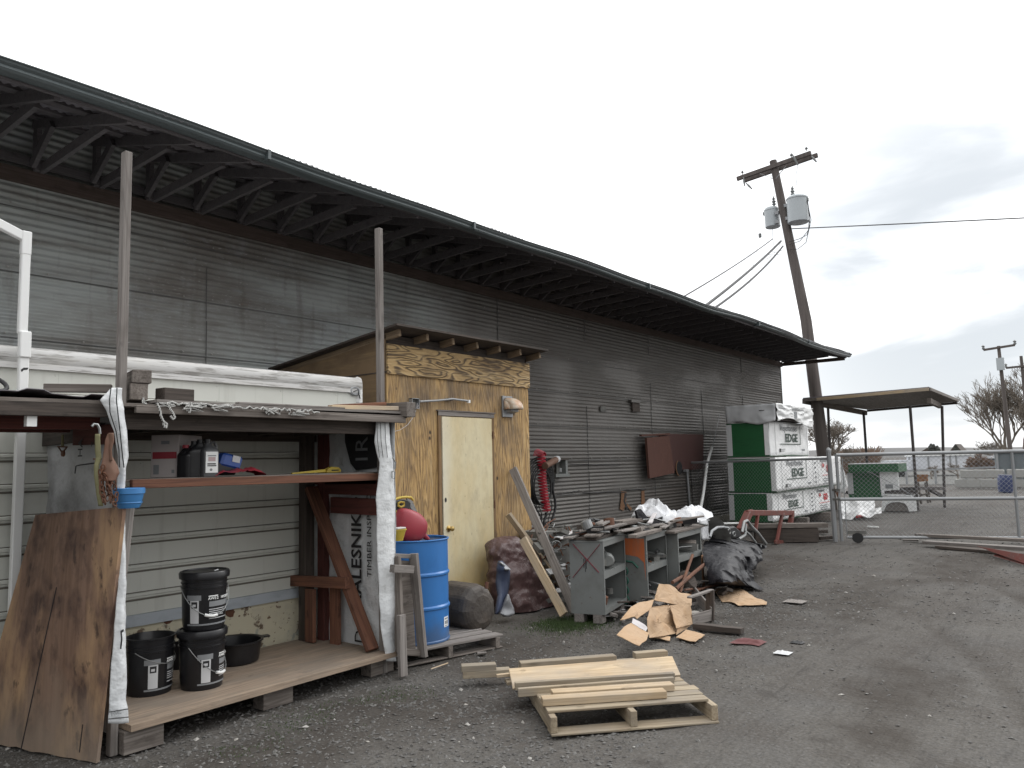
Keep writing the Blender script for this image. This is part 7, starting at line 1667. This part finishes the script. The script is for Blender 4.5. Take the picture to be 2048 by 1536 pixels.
# crumpled torn wrap before the rack
t = thing('wrap_heap', 'heap of torn white lumber wrap on the ground beyond the gate post', 'wrap', G(1700, 1043))
c = G(1705, 1040)
b = MB()
def wh_(u, v):
    x, y = 1682+68*u, 998+ (40+8*sin(u*9))*v*(1-0.35*max(0, u-0.55)*2)
    p = Xp(x, y, c.x+0.6-0.6*v); p.z = max(0.01, p.z); k = 0.10*(ridge(p, 2.0, 3)-0.7); return p+Vector((-k, 0, 0))
b.grid(wh_, 36, 20); b.build('wrap', WRAPF, t, smooth=True, solid=0.004)
MB().grid(lambda u, v: Xp(1682+66*u, 1000+30*v, c.x+0.85), 2, 2).build('lumber', GREYL, t, solid=0.3)
b = MB(); b.grid(lambda u, v: Xp(1742+22*u, 1018+12*v-4*u, c.x+1.2-0.4*v)+Vector((-0.05*ridge((u*3, v*3, 0), 1, 2), 0, 0)), 10, 8); b.build('loose_flap', WRAPF, t, smooth=True)
b = MB(); b.grid(lambda u, v: Xp(1690+12*u, 1030+14*v, c.x+0.1), 2, 2); b.build('hanging_strip', WRAPF, t, solid=0.01)
b = MB(); b.prism([G(1710, 1033, 0.02), G(1730, 1029, 0.02), G(1732, 1033, 0.02), G(1712, 1036, 0.02)], (0, 0, 0.01)); b.build('red_printed_scrap', INKR, t)
# the far end of the tall stack's torn wrap
t = thing('torn_wrap', 'torn white wrap hanging off the far end of the middle lumber bundle', 'wrap', (22.1, 6.0, 1.2))
b = MB(); rowsW = [(1672, 1676, 912), (1674, 1682, 928), (1676, 1690, 945), (1678, 1696, 972), (1678, 1690, 986)]
def tw_(u, v):
    tt = v*4; i = min(int(tt), 3); f = tt-i; xl = rowsW[i][0]*(1-f)+rowsW[i+1][0]*f; xr = rowsW[i][1]*(1-f)+rowsW[i+1][1]*f; y = rowsW[i][2]*(1-f)+rowsW[i+1][2]*f
    return Xp(xl+(xr-xl)*u, y, 22.03)+Vector((0.03*sin(u*9+v*5), 0, 0))
b.grid(tw_, 8, 20); b.build('wrap', WRAPF, t, smooth=True, solid=0.01)
o = plank('white_stick', G(1735, 1055)+Z*0.02, G(1757, 1056)+Z*0.02, 0.05, 0.03, WHITE, None, label='white stick lying on the yard beyond the gate', cat='stick')
# tall wooden stool
t = thing('wooden_stool', 'tall wooden frame chair with an orange-brown back board beyond the gate', 'chair', G(1850, 1012))
Xs = 27.2
def stl(a, c, w, h, nm, m=GREYW): plank(nm, Xp(*a, Xs), Xp(*c, Xs), w, h, m, t, up=(1, 0, 0))
ORB = wood('orange_brown_board', (0.36, 0.18, 0.09), (0.2, 0.1, 0.05))
MB().prism([Xp(x, y, Xs-0.05) for x, y in ((1834, 949), (1855, 949), (1856, 962), (1834, 964))], (0.03, 0, 0)).build('back_board', ORB, t)
for a, c in (((1836, 962), (1843, 1007)), ((1853, 960), (1861, 1005)), ((1837, 985), (1842, 1008)), ((1850, 965), (1856, 1006))): stl(a, c, 0.05, 0.05, 'leg')
stl((1837, 990), (1858, 988), 0.05, 0.08, 'seat_rail'); stl((1839, 978), (1857, 976), 0.04, 0.05, 'rung'); MB().prism([Xp(x, y, Xs-0.02) for x, y in ((1838, 988), (1858, 986), (1860, 990), (1839, 992))], (0.4, 0, 0)).build('seat', GREYW, t)

# ================================================================== BACKGROUND
# hills: a low long swell on the horizon
b = MB()
def hill(u, v):
    a = -0.9+2.2*u; R_ = 500+140*v; h = (7+4*fbm((a*3, 0, 1), 1.3, 4))*sin(pi*min(1, v*1.0))**0.8
    return (R_*cos(a), R_*sin(a), -1+h*0.8)
b.grid(hill, 120, 8); tag(b.build('hills', HILLM, None, smooth=True, M=Matrix.Identity(4)), kind='structure')
# pale concrete apron / far ground seen across the road
# long white motor coach and trailers
def at(x, X, z=0): p = Xp(x, 940, X); return Vector((X, p.y, z))
Xr = 62
t = thing('motor_coach', 'long white motor coach with a sloped nose parked far behind the gate', 'coach', at(1740, Xr))
a, c = at(1748, Xr), at(1815, Xr); 
zt_, zb_ = Xp(1780, 921, Xr).z, 0.35
b = MB(); b.prism([Vector((Xr, a.y, zb_)), Vector((Xr, c.y, zb_)), Vector((Xr, c.y, zt_)), Vector((Xr, a.y-0.6, zt_)), Vector((Xr, a.y-0.1, zt_-0.9)), Vector((Xr, a.y+0.5, zt_-1.3))], (2.4, 0, 0)); b.build('body', RVW, t)
for x0, x1 in ((1752, 1758), (1761, 1768)): MB().prism([Xp(x0, 926, Xr-0.02), Xp(x1, 926, Xr-0.02), Xp(x1, 933, Xr-0.02), Xp(x0, 933, Xr-0.02)], (0.01, 0, 0)).build('window', GLASS, t)
for x0 in (1760, 1800):
    MB().lathe([(0.0, -0.1), (0.42, -0.1), (0.42, 0.1), (0, 0.1)], 14, Matrix.Translation(at(x0, Xr-0.06, 0.42)) @ Matrix.Rotation(pi/2, 4, 'Y'), cap0=False, cap1=False).build('wheel', BLKR, t)
Xr2 = 64
t = thing('white_long_trailer', 'long pale white trailer standing behind bare shrubs beyond the gate', 'trailer', at(1880, Xr2))
a, c = at(1815, Xr2), at(1942, Xr2); z1_ = Xp(1880, 912, Xr2).z
MB().box(Xr2, Xr2+2.6, c.y, a.y, 0.5, z1_).build('body', RVW, t)
MB().box(Xr2-0.1, Xr2+2.7, c.y-0.1, a.y+0.1, z1_+0.01, z1_+0.22).build('roof', WHITE, t)
for x0 in (1820, 1858, 1902, 1914): p = at(x0, Xr2-0.03); MB().box(Xr2-0.03, Xr2-0.005, p.y-0.06, p.y+0.06, 0.5, z1_).build('body_rib', GALV, t)
Xr3 = 70
for i, (x0, x1, yt) in enumerate(((1943, 1958, 914), (1963, 1985, 912))):
    t = thing('white_van', ['small white van parked far behind the gate, left of the reddish brush', 'white van half hidden by the reddish brush far behind the gate'][i], 'van', at(x0, Xr3))
    a, c = at(x0, Xr3), at(x1, Xr3); z1_ = Xp(x0, yt, Xr3).z
    MB().prism([Vector((Xr3, a.y, 0.4)), Vector((Xr3, c.y, 0.4)), Vector((Xr3, c.y, z1_)), Vector((Xr3, a.y-0.5, z1_)), Vector((Xr3, a.y, z1_-0.8))], (1.9, 0, 0)).build('body', RVW, t)
    MB().prism([Vector((Xr3-0.02, a.y-0.15, z1_-0.75)), Vector((Xr3-0.02, a.y-1.1, z1_-0.75)), Vector((Xr3-0.02, a.y-1.1, z1_-0.2)), Vector((Xr3-0.02, a.y-0.5, z1_-0.2))], (0.01, 0, 0)).build('window', GLASS, t)
    for yy in (a.y-0.5, c.y+0.5): MB().lathe([(0.0, -0.1), (0.35, -0.1), (0.35, 0.1), (0, 0.1)], 12, Matrix.Translation((Xr3-0.05, yy, 0.35)) @ Matrix.Rotation(pi/2, 4, 'Y'), cap0=False, cap1=False).build('wheel', BLKR, t)
# far strip of dry field
b = MB(); p = at(1650, 46); q = at(2120, 46); b.add([(46, p.y+2, 0.012), (46, q.y-4, 0.012), (80, q.y-10, 0.012), (80, p.y+14, 0.012)], [(0, 1, 2, 3)])
tag(b.build('far_yard', mat('dry_field', (0.095, 0.096, 0.09), 0.95, rand_off=False, layers=[('noise', (0.3, 0.3, 1), 0.45, 0.7, (0.12, 0.118, 0.11), 0.7)]), None, M=Matrix.Identity(4)), kind='structure')
# block wall
t = thing('block_wall', 'low wall of pale broken concrete blocks beyond the gate', 'wall', at(1960, 41))
rnd = random.Random(6)
for (x0, x1) in ((1925, 1998), (2022, 2060)):
    a, c = at(x0, 41), at(x1, 40); n = int((a-c).length/0.75)+1
    b = MB()
    for r in range(2):
        for k in range(n):
            y = a.y+(c.y-a.y)*(k+0.5*(r % 2))/n; b.obox((41+rnd.uniform(-0.06, 0.06), y, 0.24+0.42*r), (0.2, 0, 0), (0, 0.34, 0.02*rnd.uniform(-1, 1)), (0, 0, 0.19))
    o = b.build('block_course', STONEW, t, bevel=0.03)
# blue-grey sided shed behind it
t = thing('metal_shed', 'pale blue-grey ribbed metal shed at the right edge beyond the gate', 'shed', at(2010, 43))
a, c = at(1991, 43), at(2090, 43); z1_ = Xp(2000, 906, 43).z
b = MB(); n = 40
b.grid(lambda u, v: (43-0.06*(int(u*n*2) % 2), a.y+(c.y-a.y)*u, 0.0+z1_*v), n*2, 1); b.build('ribbed_wall', BLUG, t)
MB().box(43.02, 47, c.y, a.y, 0, z1_-0.02).build('core', BLUG, t); MB().box(42.9, 47.1, c.y, a.y+0.1, z1_, z1_+0.08).build('roof', GALV, t)
p = at(1996, 42.9); MB().box(42.86, 42.93, p.y-0.05, p.y+0.05, 0, z1_).build('corner_post', GALV, t)
for sx in (2028,): MB().box(42.85, 42.93, at(sx, 43).y-0.05, at(sx, 43).y+0.05, 0, z1_).build('corner_post', GALV, t)
# dark blue barrel
p = G(2011, 985); t = thing('dark_blue_barrel', 'dark blue plastic barrel leaning slightly in front of the pale block wall', 'barrel', p)
Mb = Matrix.Translation(p) @ Matrix.Rotation(radians(4), 4, 'X')
MB().lathe([(0.20, 0), (0.25, 0.02), (0.27, 0.2), (0.28, 0.45), (0.27, 0.62), (0.24, 0.68), (0.0, 0.68)], 20, Mb, cap1=False).build('body', mat('navy_plastic', (0.03, 0.045, 0.12), 0.5), t, smooth=True)
MB().lathe([(0.245, 0.66), (0.26, 0.67), (0.26, 0.70), (0.0, 0.70)], 20, Mb, cap0=False, cap1=False).build('lid', mat('navy_plastic_lid', (0.04, 0.055, 0.13), 0.5), t, smooth=True)
# long low guard rail
a, c = at(1812, 47, 0.72), at(1994, 47, 0.86); t = thing('rail_fence', 'low pale horizontal rail across the yard far behind the gate', 'fence', Vector((a.x, a.y, 0)))
MB().beam(a, c, 0.08, 0.10).build('rail', GALV, t)
for k in range(4): p = a.lerp(c, k/3); MB().box(p.x-0.05, p.x+0.05, p.y-0.05, p.y+0.05, 0, p.z-0.051).build('rail_post', GALV, t)
# bare trees and brush
def tree(nm, lab, base, h, spread, seed, levels=5, trunk_r=0.16, lean=(0, 0), cat='tree', forks=3, m=BARK, low=0.28, twig=0.010):
    rnd = random.Random(seed); t = thing(nm, lab, cat, base); tr_ = MB(); cr = MB()
    def grow(p, d, l, r, lv):
        k = 3; pts = [p]; rr = [r]; q = p; dd = d.copy()
        for i in range(k):
            dd = (dd+Vector((rnd.uniform(-1, 1), rnd.uniform(-1, 1), rnd.uniform(-0.5, 0.8)))*0.16).normalized(); q = q+dd*l/k; pts.append(q); rr.append(max(twig, r*(1-0.35*(i+1)/k)))
        (tr_ if lv == levels else cr).tube(pts, rr, 6 if lv > 2 else 3, cap=False)
        if lv == 0: return
        n = forks+(1 if rnd.random() < 0.5 else 0)
        for j in range(n):
            f = rnd.uniform(0.35, 1.0) if j else 1.0; i = min(int(f*k), k-1); pp_ = pts[i].lerp(pts[i+1], f*k-i)
            ax = Vector((rnd.uniform(-1, 1), rnd.uniform(-1, 1), rnd.uniform(-0.25, 0.7))).normalized()
            nd = (dd*0.9+ax*spread).normalized(); grow(pp_, nd, l*rnd.uniform(0.6, 0.85), max(twig, r*0.6), lv-1)
    grow(Vector(base), Vector((lean[0], lean[1], 1)).normalized(), h*low, trunk_r, levels)
    tr_.build('trunk', m, t); cr.build('branches', m, t); return t
tree('bare_tree', 'bare winter tree with fine crooked branches behind the leaning pole', at(1672, 62), 6.6, 0.95, 3, 6, 0.15, (0, 0.05), twig=0.012, low=0.24)
tree('bare_tree', 'low spreading bare tree right of the leaning pole, under the pole shed roof', at(1712, 64), 3.4, 1.3, 8, 5, 0.10, twig=0.014)
tree('bare_tree', 'tall many-stemmed bare tree below the distant utility pole', at(2018, 70), 9.2, 0.5, 21, 6, 0.15, (0, 0.05), twig=0.013, low=0.27)
tree('bare_tree', 'tall bare tree cut by the right edge of the picture', at(2052, 68), 9.4, 0.5, 27, 6, 0.15, twig=0.013, low=0.27)
tree('bare_tree', 'low bushy bare tree left of the tall many-stemmed one', at(1992, 72), 3.8, 1.0, 33, 5, 0.10, twig=0.014)
tree('bare_shrub', 'small bare shrub in front of the long white trailer, the left one', at(1862, 56), 1.5, 1.2, 5, 4, 0.06, cat='shrub', twig=0.014)
tree('bare_shrub', 'small bare shrub in front of the long white trailer, the right one', at(1915, 56), 1.6, 1.2, 6, 4, 0.06, cat='shrub', twig=0.014)
for i, (x, X, h) in enumerate(((1950, 52, 1.6), (1968, 50, 2.0), (1984, 50, 1.7))):
    tree('brush_clump', ['reddish dry brush clump far behind the gate, the left one of three', 'reddish dry brush clump far behind the gate, the middle and tallest one', 'reddish dry brush clump next to the pale blue-grey shed'][i], at(x, X), h, 0.8, 50+i, 5, 0.05, cat='brush', m=BRUSH, twig=0.016, forks=4)
# dark thicket left of the coach
b = MB(); rnd = random.Random(14)
for k in range(1800):
    x = rnd.uniform(1682, 1752); X = rnd.uniform(70, 78); p = at(x, X); h = rnd.uniform(0.8, 3.0)*(0.7+0.3*noise.noise((x*0.06, 0, 0))); a = rnd.uniform(-0.5, 0.5)
    p.z = 0; b.tube([p, p+Vector((0, a*h*0.4, h*0.6)), p+Vector((0, a*h*0.9, h))], 0.03, 3, cap=False)
tag(b.build('thicket', BRUSH, None, M=Matrix.Identity(4)), kind='stuff')
# far-off roofs and pointed trees on the skyline
for i, (x0, x1, yt, yb) in enumerate(((1846, 1870, 896, 905), (1905, 1925, 888, 905))):
    X = 210; a, c = at(x0, X), at(x1, X); z0_, zt2 = Xp(x0, yb, X).z, Xp(x0, yt, X).z
    t = thing('far_house', ['tiny gabled house roof on the far skyline, left of the pointed trees', 'tiny steep gabled house roof on the far skyline, right one'][i], 'house', Vector((X, a.y, 0)))
    MB().box(X, X+8, c.y, a.y, -1, z0_).build('wall', HILLM, t)
    m_ = (a.y+c.y)/2; MB().prism([(X-0.3, a.y+0.4, z0_+0.01), (X-0.3, c.y-0.4, z0_+0.01), (X-0.3, m_, zt2)], (8.6, 0, 0)).build('roof', DARKW, t)
for i, (x, yt, w) in enumerate(((1872, 890, 1.6), (1866, 888, 1.4), (1878, 893, 1.4), (1915, 891, 1.0))):
    X = 190; p = at(x, X); ztip = Xp(x, yt, X).z
    t = thing('far_tree', ['dark pointed tree on the skyline, tallest of the left group', 'dark pointed tree on the skyline, leftmost of the left group', 'dark pointed tree on the skyline, rightmost of the left group', 'dark pointed tree on the skyline beside the steep house roof'][i], 'tree', p, 0, 'pointed trees on the skyline')
    b = MB(); rnd = random.Random(60+i)
    for k in range(420):
        v = rnd.random(); zz = ztip*(0.25+0.75*v); r = w*(1-v)**0.8*rnd.random()**0.4; a = rnd.random()*6.28; c = Vector((p.x+r*cos(a), p.y+r*sin(a), zz)); s = 0.28
        b.add([c+Vector((rnd.uniform(-s, s), rnd.uniform(-s, s), rnd.uniform(-s, s))) for _ in range(3)], [(0, 1, 2)])
    b.build('crown', mat('far_tree_green', (0.09, 0.095, 0.085), 1.0) if i == 0 else bpy.data.materials['far_tree_green'], t); MB().tube([p, p+Vector((0, 0, ztip*0.5))], 0.2, 6).build('trunk', BARK, t)
